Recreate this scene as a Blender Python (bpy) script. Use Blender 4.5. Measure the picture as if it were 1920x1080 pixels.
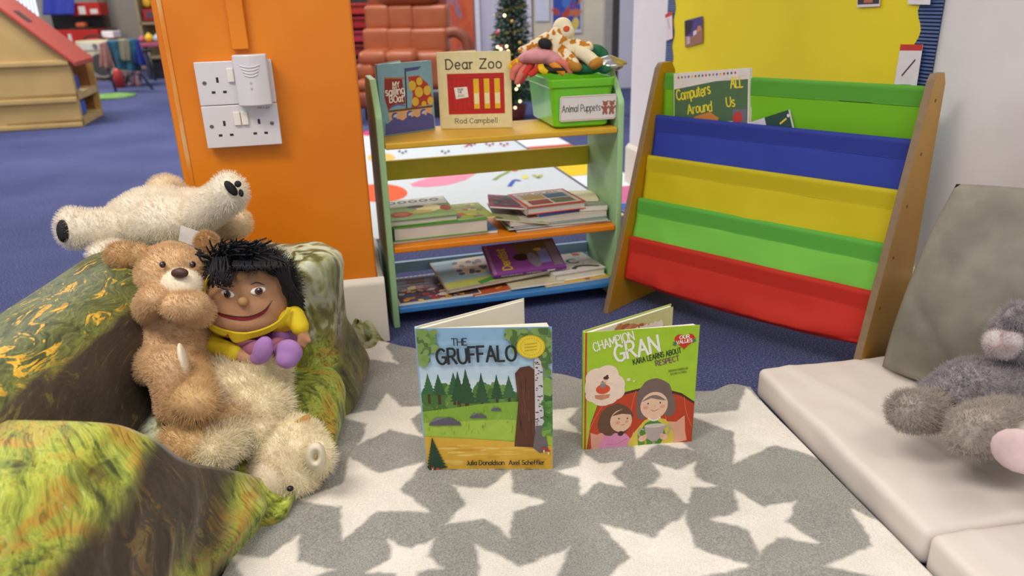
import bpy, bmesh, math, random
from mathutils import Vector, Matrix, noise as mnoise

for _o in list(bpy.data.objects):
    bpy.data.objects.remove(_o)
SC = bpy.context.scene
COL = SC.collection
random.seed(7)

# ------------------------------------------------------------------ camera
CAM_H = 0.765
_rw = Vector((0.999621, -0.009906, -0.025694))
_dw = Vector((-0.027538, -0.359585, -0.932706))
_fw = Vector((0.0, 0.933060, -0.359721))
cam_data = bpy.data.cameras.new('camera')
cam_data.sensor_width = 36.0
cam_data.lens = 26.25
cam_data.clip_start = 0.02
cam_data.clip_end = 60
cam_data.dof.use_dof = True
cam_data.dof.focus_distance = 1.28
cam_data.dof.aperture_fstop = 4.2
cam = bpy.data.objects.new('camera', cam_data)
cam.matrix_world = Matrix(((_rw.x, -_dw.x, -_fw.x, 0), (_rw.y, -_dw.y, -_fw.y, 0), (_rw.z, -_dw.z, -_fw.z, CAM_H), (0, 0, 0, 1)))
COL.objects.link(cam)
SC.camera = cam

# ------------------------------------------------------------------ world, lamps, exposure
world = bpy.data.worlds.new('world')
SC.world = world
world.use_nodes = True
world.node_tree.nodes['Background'].inputs[0].default_value = (0.86, 0.9, 1.0, 1)
world.node_tree.nodes['Background'].inputs[1].default_value = 0.50
SC.view_settings.view_transform = 'Standard'
SC.view_settings.look = 'None'
SC.view_settings.gamma = 1.0
SC.view_settings.use_curve_mapping = False
SC.view_settings.exposure = 0.28

def ceiling_lamp(x, y, z, sx, sy, w, rgb=(1.0, 0.9, 0.76), tilt=(0, 0, 0)):
    l = bpy.data.lights.new('ceiling_lamp', 'AREA')
    l.shape = 'RECTANGLE'; l.size = sx; l.size_y = sy; l.energy = w; l.color = rgb
    o = bpy.data.objects.new('ceiling_lamp', l)
    o.location = (x, y, z); o.rotation_euler = tilt
    COL.objects.link(o)
ceiling_lamp(-1.1, 0.15, 2.5, 1.2, 0.6, 40)
ceiling_lamp(0.8, -0.3, 2.5, 1.2, 0.6, 16)
ceiling_lamp(-0.5, 3.6, 2.6, 1.2, 0.6, 26)
ceiling_lamp(-3.4, 4.6, 2.6, 1.2, 0.6, 50, (0.95, 0.95, 1.0))
ceiling_lamp(-4.6, 8.0, 2.6, 1.2, 0.6, 60)
ceiling_lamp(-0.6, 5.0, 2.6, 1.2, 0.6, 26, (0.95, 0.95, 1.0))

# ------------------------------------------------------------------ pixel of the photo -> point of the room at a real distance
def ray(px, py):
    return _rw * (px - 960) + _dw * (py - 540) + _fw * 1400.0
def at(px, py, y):
    r = ray(px, py)
    t = y / r.y
    return Vector((r.x * t, y, CAM_H + r.z * t))
def on(px, py, z):
    r = ray(px, py)
    t = (z - CAM_H) / r.z
    return Vector((r.x * t, r.y * t, z))
def px_m(n, y, py=540):
    return n * (y / (0.93306 - 0.3596 * (py - 540) / 1400.0)) / 1400.0

# ------------------------------------------------------------------ materials
def lin(h):
    if not isinstance(h, str):
        return tuple(h) + (1.0,)
    h = h.lstrip('#')
    c = [int(h[i:i + 2], 16) / 255 for i in (0, 2, 4)]
    return tuple((x / 12.92 if x <= 0.04045 else ((x + 0.055) / 1.055) ** 2.4) for x in c) + (1.0,)

MATS = {}
def mat(h, rough=0.6, metal=0.0, var=0.06, scale=40.0, bump=0.0, bscale=200.0, coat=0.0, trans=0.0, key=None, sheen=0.0, emit=0.0):
    k = key or (h, rough, metal, var, scale, bump, bscale, coat, trans, sheen, emit)
    if k in MATS:
        return MATS[k]
    m = bpy.data.materials.new('paint_' + (h.lstrip('#') if isinstance(h, str) else 'rgb'))
    m.use_nodes = True
    nt = m.node_tree
    b = nt.nodes['Principled BSDF']
    c = lin(h)
    b.inputs['Roughness'].default_value = rough
    b.inputs['Metallic'].default_value = metal
    b.inputs['Base Color'].default_value = c
    if coat: b.inputs['Coat Weight'].default_value = coat
    if trans: b.inputs['Transmission Weight'].default_value = trans
    if sheen: b.inputs['Sheen Weight'].default_value = sheen
    if emit:
        b.inputs['Emission Color'].default_value = c
        b.inputs['Emission Strength'].default_value = emit
    if var > 0 or bump > 0:
        tc = nt.nodes.new('ShaderNodeTexCoord')
    if var > 0:
        n = nt.nodes.new('ShaderNodeTexNoise'); n.inputs['Scale'].default_value = scale; n.inputs['Detail'].default_value = 5
        nt.links.new(tc.outputs['Object'], n.inputs['Vector'])
        r = nt.nodes.new('ShaderNodeValToRGB')
        r.color_ramp.elements[0].position = 0.3; r.color_ramp.elements[1].position = 0.7
        r.color_ramp.elements[0].color = tuple(max(0, x * (1 - var * 1.6)) for x in c[:3]) + (1,)
        r.color_ramp.elements[1].color = tuple(min(1, x * (1 + var * 1.6)) for x in c[:3]) + (1,)
        nt.links.new(n.outputs['Fac'], r.inputs['Fac'])
        nt.links.new(r.outputs['Color'], b.inputs['Base Color'])
    if bump > 0:
        n2 = nt.nodes.new('ShaderNodeTexNoise'); n2.inputs['Scale'].default_value = bscale; n2.inputs['Detail'].default_value = 3
        nt.links.new(tc.outputs['Object'], n2.inputs['Vector'])
        bp = nt.nodes.new('ShaderNodeBump'); bp.inputs['Strength'].default_value = bump; bp.inputs['Distance'].default_value = 0.01
        nt.links.new(n2.outputs['Fac'], bp.inputs['Height'])
        nt.links.new(bp.outputs['Normal'], b.inputs['Normal'])
    MATS[k] = m
    return m

def ramp_mat(name, stops, scale=(1, 1, 1), nscale=6.0, detail=6, distort=0.0, rough=0.6, bump=0.0, coord='Object'):
    m = bpy.data.materials.new(name); m.use_nodes = True
    nt = m.node_tree; b = nt.nodes['Principled BSDF']; b.inputs['Roughness'].default_value = rough
    tc = nt.nodes.new('ShaderNodeTexCoord'); mp = nt.nodes.new('ShaderNodeMapping'); mp.inputs['Scale'].default_value = scale
    nt.links.new(tc.outputs[coord], mp.inputs['Vector'])
    n = nt.nodes.new('ShaderNodeTexNoise'); n.inputs['Scale'].default_value = nscale; n.inputs['Detail'].default_value = detail
    n.inputs['Distortion'].default_value = distort
    nt.links.new(mp.outputs['Vector'], n.inputs['Vector'])
    r = nt.nodes.new('ShaderNodeValToRGB')
    while len(r.color_ramp.elements) < len(stops):
        r.color_ramp.elements.new(0.5)
    for e, (p, h) in zip(r.color_ramp.elements, stops):
        e.position = p; e.color = lin(h)
    nt.links.new(n.outputs['Fac'], r.inputs['Fac'])
    nt.links.new(r.outputs['Color'], b.inputs['Base Color'])
    if bump:
        bp = nt.nodes.new('ShaderNodeBump'); bp.inputs['Strength'].default_value = bump; bp.inputs['Distance'].default_value = 0.01
        nt.links.new(n.outputs['Fac'], bp.inputs['Height']); nt.links.new(bp.outputs['Normal'], b.inputs['Normal'])
    return m

# ------------------------------------------------------------------ objects
def origin_of(o):
    v = Vector((0, 0, 0))
    return Vector(o.get('_o', (0, 0, 0))) if o else v

def thing(name, label, cat, loc=(0, 0, 0), group=None):
    o = bpy.data.objects.new(name, None)
    o.empty_display_size = 0.05
    o.location = loc
    COL.objects.link(o)
    o['label'] = label; o['category'] = cat
    o['_o'] = tuple(loc)
    if group: o['group'] = group
    return o

def tag(o, label, cat, group=None, kind=None):
    o['label'] = label; o['category'] = cat
    if group: o['group'] = group
    if kind: o['kind'] = kind
    return o

def link_mesh(name, me, parent=None, smooth=False, origin=None):
    """mesh is in room coordinates; shift it to the origin of its thing."""
    o = bpy.data.objects.new(name, me)
    COL.objects.link(o)
    if smooth:
        for p in me.polygons: p.use_smooth = True
    if parent is not None:
        og = Vector(parent['_o'])
        o['_o'] = tuple(og)
        me.transform(Matrix.Translation(-og))
        o.parent = parent
    else:
        if origin is None and len(me.vertices):
            xs = [v.co.x for v in me.vertices]; ys = [v.co.y for v in me.vertices]; zs = [v.co.z for v in me.vertices]
            origin = Vector(((min(xs) + max(xs)) / 2, (min(ys) + max(ys)) / 2, min(zs)))
        og = Vector(origin) if origin is not None else Vector((0, 0, 0))
        me.transform(Matrix.Translation(-og))
        o.location = og
        o['_o'] = tuple(og)
    return o

class MB:
    def __init__(s):
        s.v = []; s.f = []; s.m = []; s.mats = []
    def mi(s, m):
        if m not in s.mats: s.mats.append(m)
        return s.mats.index(m)
    def add(s, vs, fs, m):
        k = len(s.v); s.v += [Vector(v) for v in vs]
        i = s.mi(m)
        for f in fs:
            s.f.append([a + k for a in f]); s.m.append(i)
        return s
    def box(s, c, h, m, F=None, yaw=0.0):
        """centre c, half sizes h; F optional 3x3/4x4 frame"""
        vs = [Vector((x * h[0], y * h[1], z * h[2])) for x in (-1, 1) for y in (-1, 1) for z in (-1, 1)]
        if yaw: vs = [Matrix.Rotation(yaw, 3, 'Z') @ v for v in vs]
        c = Vector(c); vs = [v + c for v in vs]
        if F is not None: vs = [F @ v for v in vs]
        return s.add(vs, [(0, 1, 3, 2), (4, 6, 7, 5), (0, 4, 5, 1), (2, 3, 7, 6), (0, 2, 6, 4), (1, 5, 7, 3)], m)
    def prism(s, poly, d, m, F=None):
        """poly: points (3-D), extruded by vector d"""
        n = len(poly); d = Vector(d)
        vs = [Vector(p) for p in poly] + [Vector(p) + d for p in poly]
        if F is not None: vs = [F @ v for v in vs]
        fs = [list(range(n))[::-1], list(range(n, 2 * n))] + [(i, (i + 1) % n, n + (i + 1) % n, n + i) for i in range(n)]
        return s.add(vs, fs, m)
    def tube(s, pts, r, m, n=8, cap=True, F=None):
        pts = [Vector(p) for p in pts]
        rs = r if isinstance(r, (list, tuple)) else [r] * len(pts)
        vs = []; fs = []
        prev = None
        for i, p in enumerate(pts):
            t = (pts[min(i + 1, len(pts) - 1)] - pts[max(i - 1, 0)]).normalized()
            if prev is None:
                a = t.orthogonal().normalized()
            else:
                a = (prev - t * prev.dot(t))
                a = a.normalized() if a.length > 1e-6 else t.orthogonal().normalized()
            prev = a; b = t.cross(a)
            for k in range(n):
                q = 2 * math.pi * k / n
                vs.append(p + (a * math.cos(q) + b * math.sin(q)) * rs[i])
        for i in range(len(pts) - 1):
            for k in range(n):
                fs.append((i * n + k, i * n + (k + 1) % n, (i + 1) * n + (k + 1) % n, (i + 1) * n + k))
        if cap:
            fs.append(list(range(n))[::-1]); fs.append([(len(pts) - 1) * n + k for k in range(n)])
        if F is not None: vs = [F @ v for v in vs]
        return s.add(vs, fs, m)
    def ell(s, c, r, m, R=None, nu=16, nv=10, F=None):
        c = Vector(c); vs = []; fs = []
        if not isinstance(r, (tuple, list, Vector)): r = (r, r, r)
        for j in range(nv + 1):
            th = math.pi * j / nv
            for i in range(nu):
                ph = 2 * math.pi * i / nu
                v = Vector((r[0] * math.sin(th) * math.cos(ph), r[1] * math.sin(th) * math.sin(ph), r[2] * math.cos(th)))
                if R is not None: v = R @ v
                vs.append(v + c)
        for j in range(nv):
            for i in range(nu):
                a = j * nu + i; b = j * nu + (i + 1) % nu
                fs.append((a, a + nu, b + nu, b))
        if F is not None: vs = [F @ v for v in vs]
        return s.add(vs, fs, m)
    def grid(s, fn, nu, nv, m, F=None):
        vs = [Vector(fn(i / nu, j / nv)) for j in range(nv + 1) for i in range(nu + 1)]
        if F is not None: vs = [F @ v for v in vs]
        fs = [(j * (nu + 1) + i, j * (nu + 1) + i + 1, (j + 1) * (nu + 1) + i + 1, (j + 1) * (nu + 1) + i) for j in range(nv) for i in range(nu)]
        return s.add(vs, fs, m)
    def mesh(s, name):
        me = bpy.data.meshes.new(name)
        me.from_pydata([tuple(v) for v in s.v], [], s.f)
        for m in s.mats: me.materials.append(m)
        for p, i in zip(me.polygons, s.m): p.material_index = i
        bm = bmesh.new(); bm.from_mesh(me)
        bmesh.ops.remove_doubles(bm, verts=bm.verts, dist=1e-6)
        bmesh.ops.recalc_face_normals(bm, faces=bm.faces)
        bm.to_mesh(me); bm.free()
        me.update()
        return me
    def build(s, name, parent=None, smooth=False, bevel=0.0, seg=2, solid=0.0, sub=0, origin=None, wn=True):
        o = link_mesh(name, s.mesh(name), parent, smooth, origin)
        if solid:
            q = o.modifiers.new('solid', 'SOLIDIFY'); q.thickness = solid; q.offset = 0
        if bevel:
            q = o.modifiers.new('bevel', 'BEVEL'); q.width = bevel; q.segments = seg; q.limit_method = 'ANGLE'; q.angle_limit = math.radians(40)
            for p in o.data.polygons: p.use_smooth = True
            if wn:
                o.modifiers.new('wn', 'WEIGHTED_NORMAL')
        if sub:
            q = o.modifiers.new('sub', 'SUBSURF'); q.levels = sub; q.render_levels = sub
        return o

def frame(o, yaw=0.0, pitch=0.0, roll=0.0):
    """local x along width, y depth, z up -> room"""
    return Matrix.Translation(Vector(o)) @ Matrix.Rotation(yaw, 4, 'Z') @ Matrix.Rotation(pitch, 4, 'X') @ Matrix.Rotation(roll, 4, 'Y')

def basis_frame(O, U, V):
    U = Vector(U); V = Vector(V)
    u = U.normalized(); n = u.cross(V).normalized(); v = n.cross(u)
    M = Matrix((u, v, n)).transposed().to_4x4()
    M.translation = Vector(O)
    return M

def eval_copy(obj, name):
    dg = bpy.context.evaluated_depsgraph_get()
    dg.update()
    me = bpy.data.meshes.new_from_object(obj.evaluated_get(dg))
    me.name = name
    return me

def blob(name, prims, m, parent, voxel=0.006, smooth=8, wob=0.0, wfreq=30.0, deco=None):
    """melt ellipsoids ('e', c, r[, R]) and limbs ('c', p0, p1, r0, r1) into one smooth skin"""
    b = MB()
    for p in prims:
        if p[0] == 'e':
            b.ell(p[1], p[2], m, p[3] if len(p) > 3 else None, 24, 16)
        else:
            p0, p1 = Vector(p[1]), Vector(p[2]); r0, r1 = p[3], p[4]
            n = max(3, int((p1 - p0).length / (min(r0, r1) * 0.35)) + 1)
            for i in range(n + 1):
                t = i / n
                b.ell(p0.lerp(p1, t), r0 + (r1 - r0) * t, m, None, 18, 12)
    me = b.mesh('tmp')
    o = bpy.data.objects.new('tmp', me); COL.objects.link(o)
    q = o.modifiers.new('r', 'REMESH'); q.mode = 'VOXEL'; q.voxel_size = voxel; q.use_smooth_shade = True
    if smooth:
        q = o.modifiers.new('s', 'SMOOTH'); q.factor = 0.5; q.iterations = smooth
    me2 = eval_copy(o, name)
    bpy.data.objects.remove(o)
    if wob:
        me2.update()
        for v in me2.vertices:
            k = mnoise.noise(v.co * wfreq)
            v.co += v.normal * wob * k
    me2.materials.clear(); me2.materials.append(m)
    for p in me2.polygons: p.material_index = 0
    if deco: deco(me2)
    return link_mesh(name, me2, parent, True)

def fur(o, count, length, m, rad=0.0004, rnd=0.35, clump=0.0, seed=1, curl=0.0):
    md = o.modifiers.new('fur', 'PARTICLE_SYSTEM')
    ps = md.particle_system; s = ps.settings
    s.name = 'fur'
    s.type = 'HAIR'; s.count = count
    s.use_advanced_hair = True
    s.hair_step = 4
    s.render_step = 3; s.display_step = 2
    s.use_modifier_stack = False
    s.emit_from = 'FACE'; s.distribution = 'RAND'; s.use_emit_random = True; s.use_even_distribution = True
    s.hair_length = length
    s.normal_factor = length / 4
    s.factor_random = length / 4 * rnd
    s.brownian_factor = curl
    s.root_radius = 1.0; s.tip_radius = 0.35; s.radius_scale = rad
    s.shape = 0.0
    ps.seed = seed
    if m is not None:
        o.data.materials.append(m)
        s.material = len(o.data.materials)
    return o

def noisy(v, f, seed=0.0):
    return mnoise.noise(Vector((v[0] * f + seed, v[1] * f - seed * 0.7, (v[2] if len(v) > 2 else 0) * f + seed * 1.3)))

# ------------------------------------------------------------------ hand lettering: every letter as strokes, grid cap-height 6, x-height 4
GLY = {
 'A': (4.4, ['0,0 2.2,6 4.4,0', '0.8,2.2 3.6,2.2']), 'B': (3.8, ['0,0 0,6', '~0,6 2.6,5.9 3.2,4.6 2.4,3.3 0,3.2', '~0,3.2 2.8,3.1 3.8,1.7 2.8,0.2 0,0']),
 'C': (4, ['~4,4.9 2.6,6 0.8,5.2 0,3 0.8,0.8 2.6,0 4,1.1']), 'D': (4.2, ['0,0 0,6', '~0,6 2.4,5.8 4.2,3 2.4,0.2 0,0']),
 'E': (3.2, ['3.2,6 0,6 0,0 3.2,0', '0,3.1 2.6,3.1']), 'F': (3.2, ['3.2,6 0,6 0,0', '0,3.1 2.5,3.1']),
 'G': (4.4, ['~4.1,5 2.6,6 0.8,5.2 0,3 0.8,0.8 2.6,0 4,0.8', '4.2,0.6 4.3,2.7 2.6,2.7']), 'H': (4, ['0,0 0,6', '4,0 4,6', '0,3.1 4,3.1']),
 'I': (0.6, ['0.3,0 0.3,6']), 'J': (2.6, ['~2.4,6 2.4,1.4 1.2,0 0,0.8']), 'K': (3.8, ['0,0 0,6', '3.6,6 0,2.6', '1.2,3.6 3.8,0']), 'L': (3, ['0,6 0,0 3,0']),
 'M': (5, ['0,0 0.3,6 2.5,1.8 4.7,6 5,0']), 'N': (4.2, ['0,0 0,6 4.2,0 4.2,6']), 'O': (4.6, ['~2.3,6 0.6,5.1 0,3 0.6,0.9 2.3,0 4,0.9 4.6,3 4,5.1 2.3,6']),
 'P': (3.6, ['0,0 0,6', '~0,6 2.6,5.9 3.6,4.4 2.6,2.9 0,2.8']), 'R': (3.9, ['0,0 0,6', '~0,6 2.6,5.9 3.5,4.5 2.6,3 0,2.9', '1.6,2.9 3.9,0']),
 'S': (3.4, ['~3.3,5 1.8,6 0.3,5.1 0.5,3.7 1.8,3.1 3.2,2.3 3.2,0.9 1.7,0 0,0.9']), 'T': (4, ['0,6 4,6', '2,6 2,0']),
 'U': (4, ['~0,6 0,2 0.8,0.4 2,0 3.2,0.4 4,2 4,6']), 'V': (4.2, ['0,6 2.1,0 4.2,6']), 'W': (6, ['0,6 1.5,0 3,5 4.5,0 6,6']), 'X': (4, ['0,0 4,6', '0,6 4,0']), 'Y': (4, ['0,6 2,3 4,6', '2,3 2,0']),
 'Z': (4, ['0.2,6 4,6 0,0 4,0']),
 'a': (3, ['~2.9,3.2 1.6,4.1 0.2,3.2 0,1.8 0.6,0.3 1.6,0 2.8,1.2', '2.9,4 2.9,0']), 'b': (3, ['0,6.2 0,0', '~0,1 1.4,-0.1 2.7,0.6 3,2 2.6,3.6 1.4,4.1 0,3']),
 'c': (2.7, ['~2.7,3.3 1.5,4.1 0.3,3.3 0,2 0.3,0.7 1.5,0 2.7,0.7']), 'd': (3, ['3,6.2 3,0', '~3,1 1.6,-0.1 0.3,0.6 0,2 0.3,3.5 1.6,4.1 3,3']),
 'e': (2.9, ['~0.1,2.1 2.8,2.2 2.6,3.4 1.5,4.1 0.3,3.4 0,2 0.4,0.6 1.6,0 2.8,0.8']), 'f': (2.2, ['~2.2,5.9 1.2,6.2 0.8,5 0.8,0', '0,3.9 2,3.9']),
 'g': (3, ['~2.9,3 1.6,4.1 0.3,3.4 0,2 0.5,0.5 1.6,0 2.9,1', '~2.9,4 2.9,-1 1.7,-2 0.3,-1.4']), 'h': (2.9, ['0,6.2 0,0', '~0,2.6 1.4,4.1 2.7,3.4 2.9,2 2.9,0']),
 'i': (0.6, ['0.3,4 0.3,0', '0.3,5.6 0.3,5.1']), 'j': (1.4, ['~1.2,4 1.2,-1 0,-2', '1.2,5.6 1.2,5.1']), 'l': (0.6, ['0.3,6.2 0.3,0']),
 'm': (4.6, ['0,4 0,0', '~0,2.6 1,4.1 2.2,3.4 2.3,2 2.3,0', '~2.3,2.6 3.4,4.1 4.5,3.4 4.6,2 4.6,0']), 'n': (2.9, ['0,4 0,0', '~0,2.6 1.4,4.1 2.7,3.4 2.9,2 2.9,0']),
 'o': (3.1, ['~1.55,4.1 0.3,3.4 0,2 0.3,0.6 1.55,0 2.8,0.6 3.1,2 2.8,3.4 1.55,4.1']), 'p': (3, ['0,4 0,-2', '~0,1 1.4,-0.1 2.7,0.6 3,2 2.6,3.6 1.4,4.1 0,3']),
 'r': (2, ['0,4 0,0', '~0,2.5 0.8,3.8 2,4']), 's': (2.6, ['~2.5,3.4 1.3,4.1 0.2,3.4 0.5,2.4 1.9,1.8 2.5,1 1.6,0 0,0.6']), 't': (2, ['~0.9,5.6 0.9,1 1.3,0 2,0.2', '0,4 2,4']),
 'u': (2.9, ['~0,4 0,1.5 0.5,0.2 1.5,0 2.9,1.4', '2.9,4 2.9,0']), 'x': (2.8, ['0,0 2.8,4', '0,4 2.8,0']), 'y': (2.8, ['0,4 1.5,0', '2.8,4 1,-2']), 'w': (4.2, ['0,4 1,0 2.1,3.4 3.2,0 4.2,4']), 'k': (2.8, ['0,6.2 0,0', '2.6,4 0,1.6', '0.9,2.4 2.8,0']),
}
def smooth_pts(p, n=6):
    if len(p) < 3: return p
    out = []
    q = [p[0]] + p + [p[-1]]
    for i in range(1, len(q) - 2):
        p0, p1, p2, p3 = q[i - 1], q[i], q[i + 1], q[i + 2]
        for k in range(n):
            t = k / n
            out.append(tuple(0.5 * ((2 * p1[a]) + (-p0[a] + p2[a]) * t + (2 * p0[a] - 5 * p1[a] + 4 * p2[a] - p3[a]) * t * t + (-p0[a] + 3 * p1[a] - 3 * p2[a] + p3[a]) * t ** 3) for a in (0, 1)))
    out.append(p[-1])
    return out

class Art:
    """flat print on a face: layers of coloured shapes, u to the right, v up, in metres"""
    LAYER = 0.000008
    clip = None
    def __init__(s, F, lift=0.0003):
        s.F = F; s.b = MB(); s.k = 0; s.lift = lift
    def _z(s):
        s.k += 1
        return s.lift + s.k * s.LAYER
    def poly(s, pts, m):
        z = s._z()
        if s.clip: pts = [(min(max(p[0], 0.0006), s.clip[0] - 0.0006), min(max(p[1], 0.0004), s.clip[1] - 0.0006)) for p in pts]
        s.b.add([s.F @ Vector((p[0], p[1], z)) for p in pts], [list(range(len(pts)))], m); return s
    def rect(s, x0, y0, x1, y1, m):
        return s.poly([(x0, y0), (x1, y0), (x1, y1), (x0, y1)], m)
    def oval(s, x, y, rx, ry, m, n=20, rot=0.0, wob=0.0):
        pts = []
        for i in range(n):
            a = 2 * math.pi * i / n
            k = 1 + wob * math.sin(5 * a + x * 900) * 0.6 + wob * math.sin(9 * a + y * 700) * 0.5
            px, py = rx * k * math.cos(a), ry * k * math.sin(a)
            pts.append((x + px * math.cos(rot) - py * math.sin(rot), y + px * math.sin(rot) + py * math.cos(rot)))
        return s.poly(pts, m)
    def line(s, pts, w, m, smooth=False, taper=False, z=None):
        if smooth: pts = smooth_pts([tuple(p) for p in pts])
        z = s._z() if z is None else z
        n = len(pts); L = []; R = []
        for i, p in enumerate(pts):
            a = Vector(pts[max(i - 1, 0)]); c = Vector(pts[min(i + 1, n - 1)])
            t = (c - a)
            t = t.normalized() if t.length > 1e-9 else Vector((1, 0))
            nn = Vector((-t.y, t.x))
            ww = w * 0.5
            if taper: ww *= max(0.15, math.sin(math.pi * (i + 0.5) / n))
            L.append(Vector(p) + nn * ww); R.append(Vector(p) - nn * ww)
        vs = [s.F @ Vector((q.x, q.y, z)) for q in L] + [s.F @ Vector((q.x, q.y, z)) for q in R]
        s.b.add(vs, [(i, i + 1, n + i + 1, n + i) for i in range(n - 1)], m)
        return s
    def text(s, txt, x, y, h, m, w=0.14, width=None, slant=0.0, rot=0.0, gap=1.1, serif=0.0, jit=0.0, space=2.4):
        """cap height h, stroke width w*h; width squeezes the line to that length"""
        tot = sum((GLY[c][0] + gap) if c in GLY else space for c in txt) - gap
        sy = h / 6.0; sx = sy if width is None else width / tot
        ca, sa = math.cos(rot), math.sin(rot)
        cx = 0.0; z = s._z()
        rr = random.Random(len(txt) * 31 + int(h * 1e5))
        for c in txt:
            if c not in GLY:
                cx += space; continue
            gw, strokes = GLY[c]
            dy = rr.uniform(-jit, jit)
            def T(p):
                px, py = (cx + p[0] + slant * p[1]) * sx, (p[1] + dy) * sy
                return (x + px * ca - py * sa, y + px * sa + py * ca)
            for st in strokes:
                sm = st.startswith('~')
                pts = [tuple(float(a) for a in q.split(',')) for q in st.lstrip('~').split()]
                if sm: pts = smooth_pts(pts, 5)
                for i in range(len(pts) if sm else len(pts) - 1):
                    if sm:
                        s.line([T(p) for p in pts], w * h, m, z=z); break
                    a, b2 = pts[i], pts[i + 1]
                    d = Vector((b2[0] - a[0], b2[1] - a[1]))
                    e = d.normalized() * (w * 2.2) if d.length > 0 else d
                    z += 0.0000008
                    s.line([T((a[0] - e.x, a[1] - e.y)), T((b2[0] + e.x, b2[1] + e.y))], w * h, m, z=z)
                    if serif and abs(d.x) < abs(d.y) * 0.5:
                        for q in (a, b2):
                            z += 0.0000008
                            s.line([T((q[0] - serif, q[1])), T((q[0] + serif, q[1]))], w * h * 0.6, m, z=z)
            cx += gw + gap
        s.k += 2
        return s
    def build(s, name, parent):
        o = link_mesh(name, s.b.mesh(name), parent)
        return o

# ================================================================== THE SETTING
def structure(o):
    o['kind'] = 'structure'; return o

# carpet
def carpet_mat():
    m = bpy.data.materials.new('carpet'); m.use_nodes = True
    nt = m.node_tree; b = nt.nodes['Principled BSDF']; b.inputs['Roughness'].default_value = 0.95
    b.inputs['Specular IOR Level'].default_value = 0.15
    tc = nt.nodes.new('ShaderNodeTexCoord')
    n = nt.nodes.new('ShaderNodeTexNoise'); n.inputs['Scale'].default_value = 260; n.inputs['Detail'].default_value = 3
    n2 = nt.nodes.new('ShaderNodeTexNoise'); n2.inputs['Scale'].default_value = 1.6; n2.inputs['Detail'].default_value = 6
    nt.links.new(tc.outputs['Object'], n.inputs['Vector']); nt.links.new(tc.outputs['Object'], n2.inputs['Vector'])
    r = nt.nodes.new('ShaderNodeValToRGB')
    for _ in range(2): r.color_ramp.elements.new(0.5)
    for e, (p, h) in zip(r.color_ramp.elements, [(0.3, '#2c3152'), (0.5, '#4c537e'), (0.62, '#666b94'), (0.74, '#9a95a2')]):
        e.position = p; e.color = lin(h)
    r2 = nt.nodes.new('ShaderNodeValToRGB')
    r2.color_ramp.elements[0].position = 0.35; r2.color_ramp.elements[0].color = (0.78, 0.78, 0.84, 1)
    r2.color_ramp.elements[1].position = 0.65; r2.color_ramp.elements[1].color = (1.12, 1.1, 1.1, 1)
    mx = nt.nodes.new('ShaderNodeMix'); mx.data_type = 'RGBA'; mx.blend_type = 'MULTIPLY'; mx.inputs[0].default_value = 1
    nt.links.new(n.outputs['Fac'], r.inputs['Fac']); nt.links.new(n2.outputs['Fac'], r2.inputs['Fac'])
    nt.links.new(r.outputs['Color'], mx.inputs[6]); nt.links.new(r2.outputs['Color'], mx.inputs[7])
    nt.links.new(mx.outputs[2], b.inputs['Base Color'])
    bp = nt.nodes.new('ShaderNodeBump'); bp.inputs['Strength'].default_value = 0.5; bp.inputs['Distance'].default_value = 0.004
    nt.links.new(n.outputs['Fac'], bp.inputs['Height']); nt.links.new(bp.outputs['Normal'], b.inputs['Normal'])
    return m
structure(MB().box((-2.6, 4.9, -0.05), (5.6, 6.6, 0.05), carpet_mat()).build('floor', origin=(0, 0, 0)))

M_white = mat('#dcd8dc', 0.75, var=0.02, scale=9, bump=0.04, bscale=60)
M_grey = mat('#a8a298', 0.8, var=0.04, scale=4)
M_skirt = mat('#d9d3c6', 0.55, var=0.02, scale=10)

# right-hand wall with the yellow board on it
WD = Vector((0.2334, -0.9724, 0)); WN = Vector((-0.9724, -0.2334, 0)); W0 = Vector((0.525, 3.232, 0))
def wallp(t, z, off=0.0):
    return W0 + WD * t + WN * off + Vector((0, 0, z))
FWALL = Matrix((Vector((WD.x, WD.y, 0)), Vector((0, 0, 1)), WN)).transposed().to_4x4(); FWALL.translation = W0   # u along, v up, n into the room
b = MB(); b.prism([FWALL @ Vector(p) for p in ((0, 0, 0), (3.8, 0, 0), (3.8, 2.6, 0), (0, 2.6, 0))], -WN * 0.12, M_white)
structure(b.build('wall_right', origin=W0))
b = MB(); b.prism([FWALL @ Vector(p) for p in ((0.0, 0, 0.001), (3.8, 0, 0.001), (3.8, 0, 0.018), (3.8, 0.16, 0.018), (3.8, 0.175, 0.006), (3.8, 0.175, 0.001))][:0] or
          [FWALL @ Vector(p) for p in ((0, 0.001, 0.001), (0, 0.001, 0.018), (0, 0.16, 0.018), (0, 0.175, 0.006), (0, 0.175, 0.001))], WD * 3.75, M_skirt)
structure(b.build('baseboard_right', origin=W0))

# orange pillar
FP = frame((-0.317, 1.655, 0), math.radians(12))
M_orange = ramp_mat('orange_paint', [(0.25, '#d67206'), (0.5, '#e07e0a'), (0.75, '#e88a10')], nscale=3.0, detail=8, rough=0.42, bump=0.02)
M_wear = ramp_mat('worn_paint', [(0.42, '#e0800c'), (0.54, '#dc9440'), (0.72, '#d8b488')], scale=(1, 1, 0.25), nscale=30, rough=0.5)
PW = 0.386
b = MB(); b.box((-PW / 2, 0.17, 1.3), (PW / 2, 0.17, 1.3), M_orange, FP)
structure(b.build('trim_1', bevel=0.006, origin=(-0.317, 1.655, 0)))
bpy.data.objects['trim_1'].name = 'wall_pillar'
b = MB()   # worn edge bead on the left corner
b.box((-PW + 0.017, -0.0012, 1.3), (0.0042, 0.0008, 1.3), M_wear, FP)
structure(b.build('trim_1', origin=(-0.317, 1.655, 0)))
b = MB()   # painted cable trunking dropping to the sockets
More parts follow.
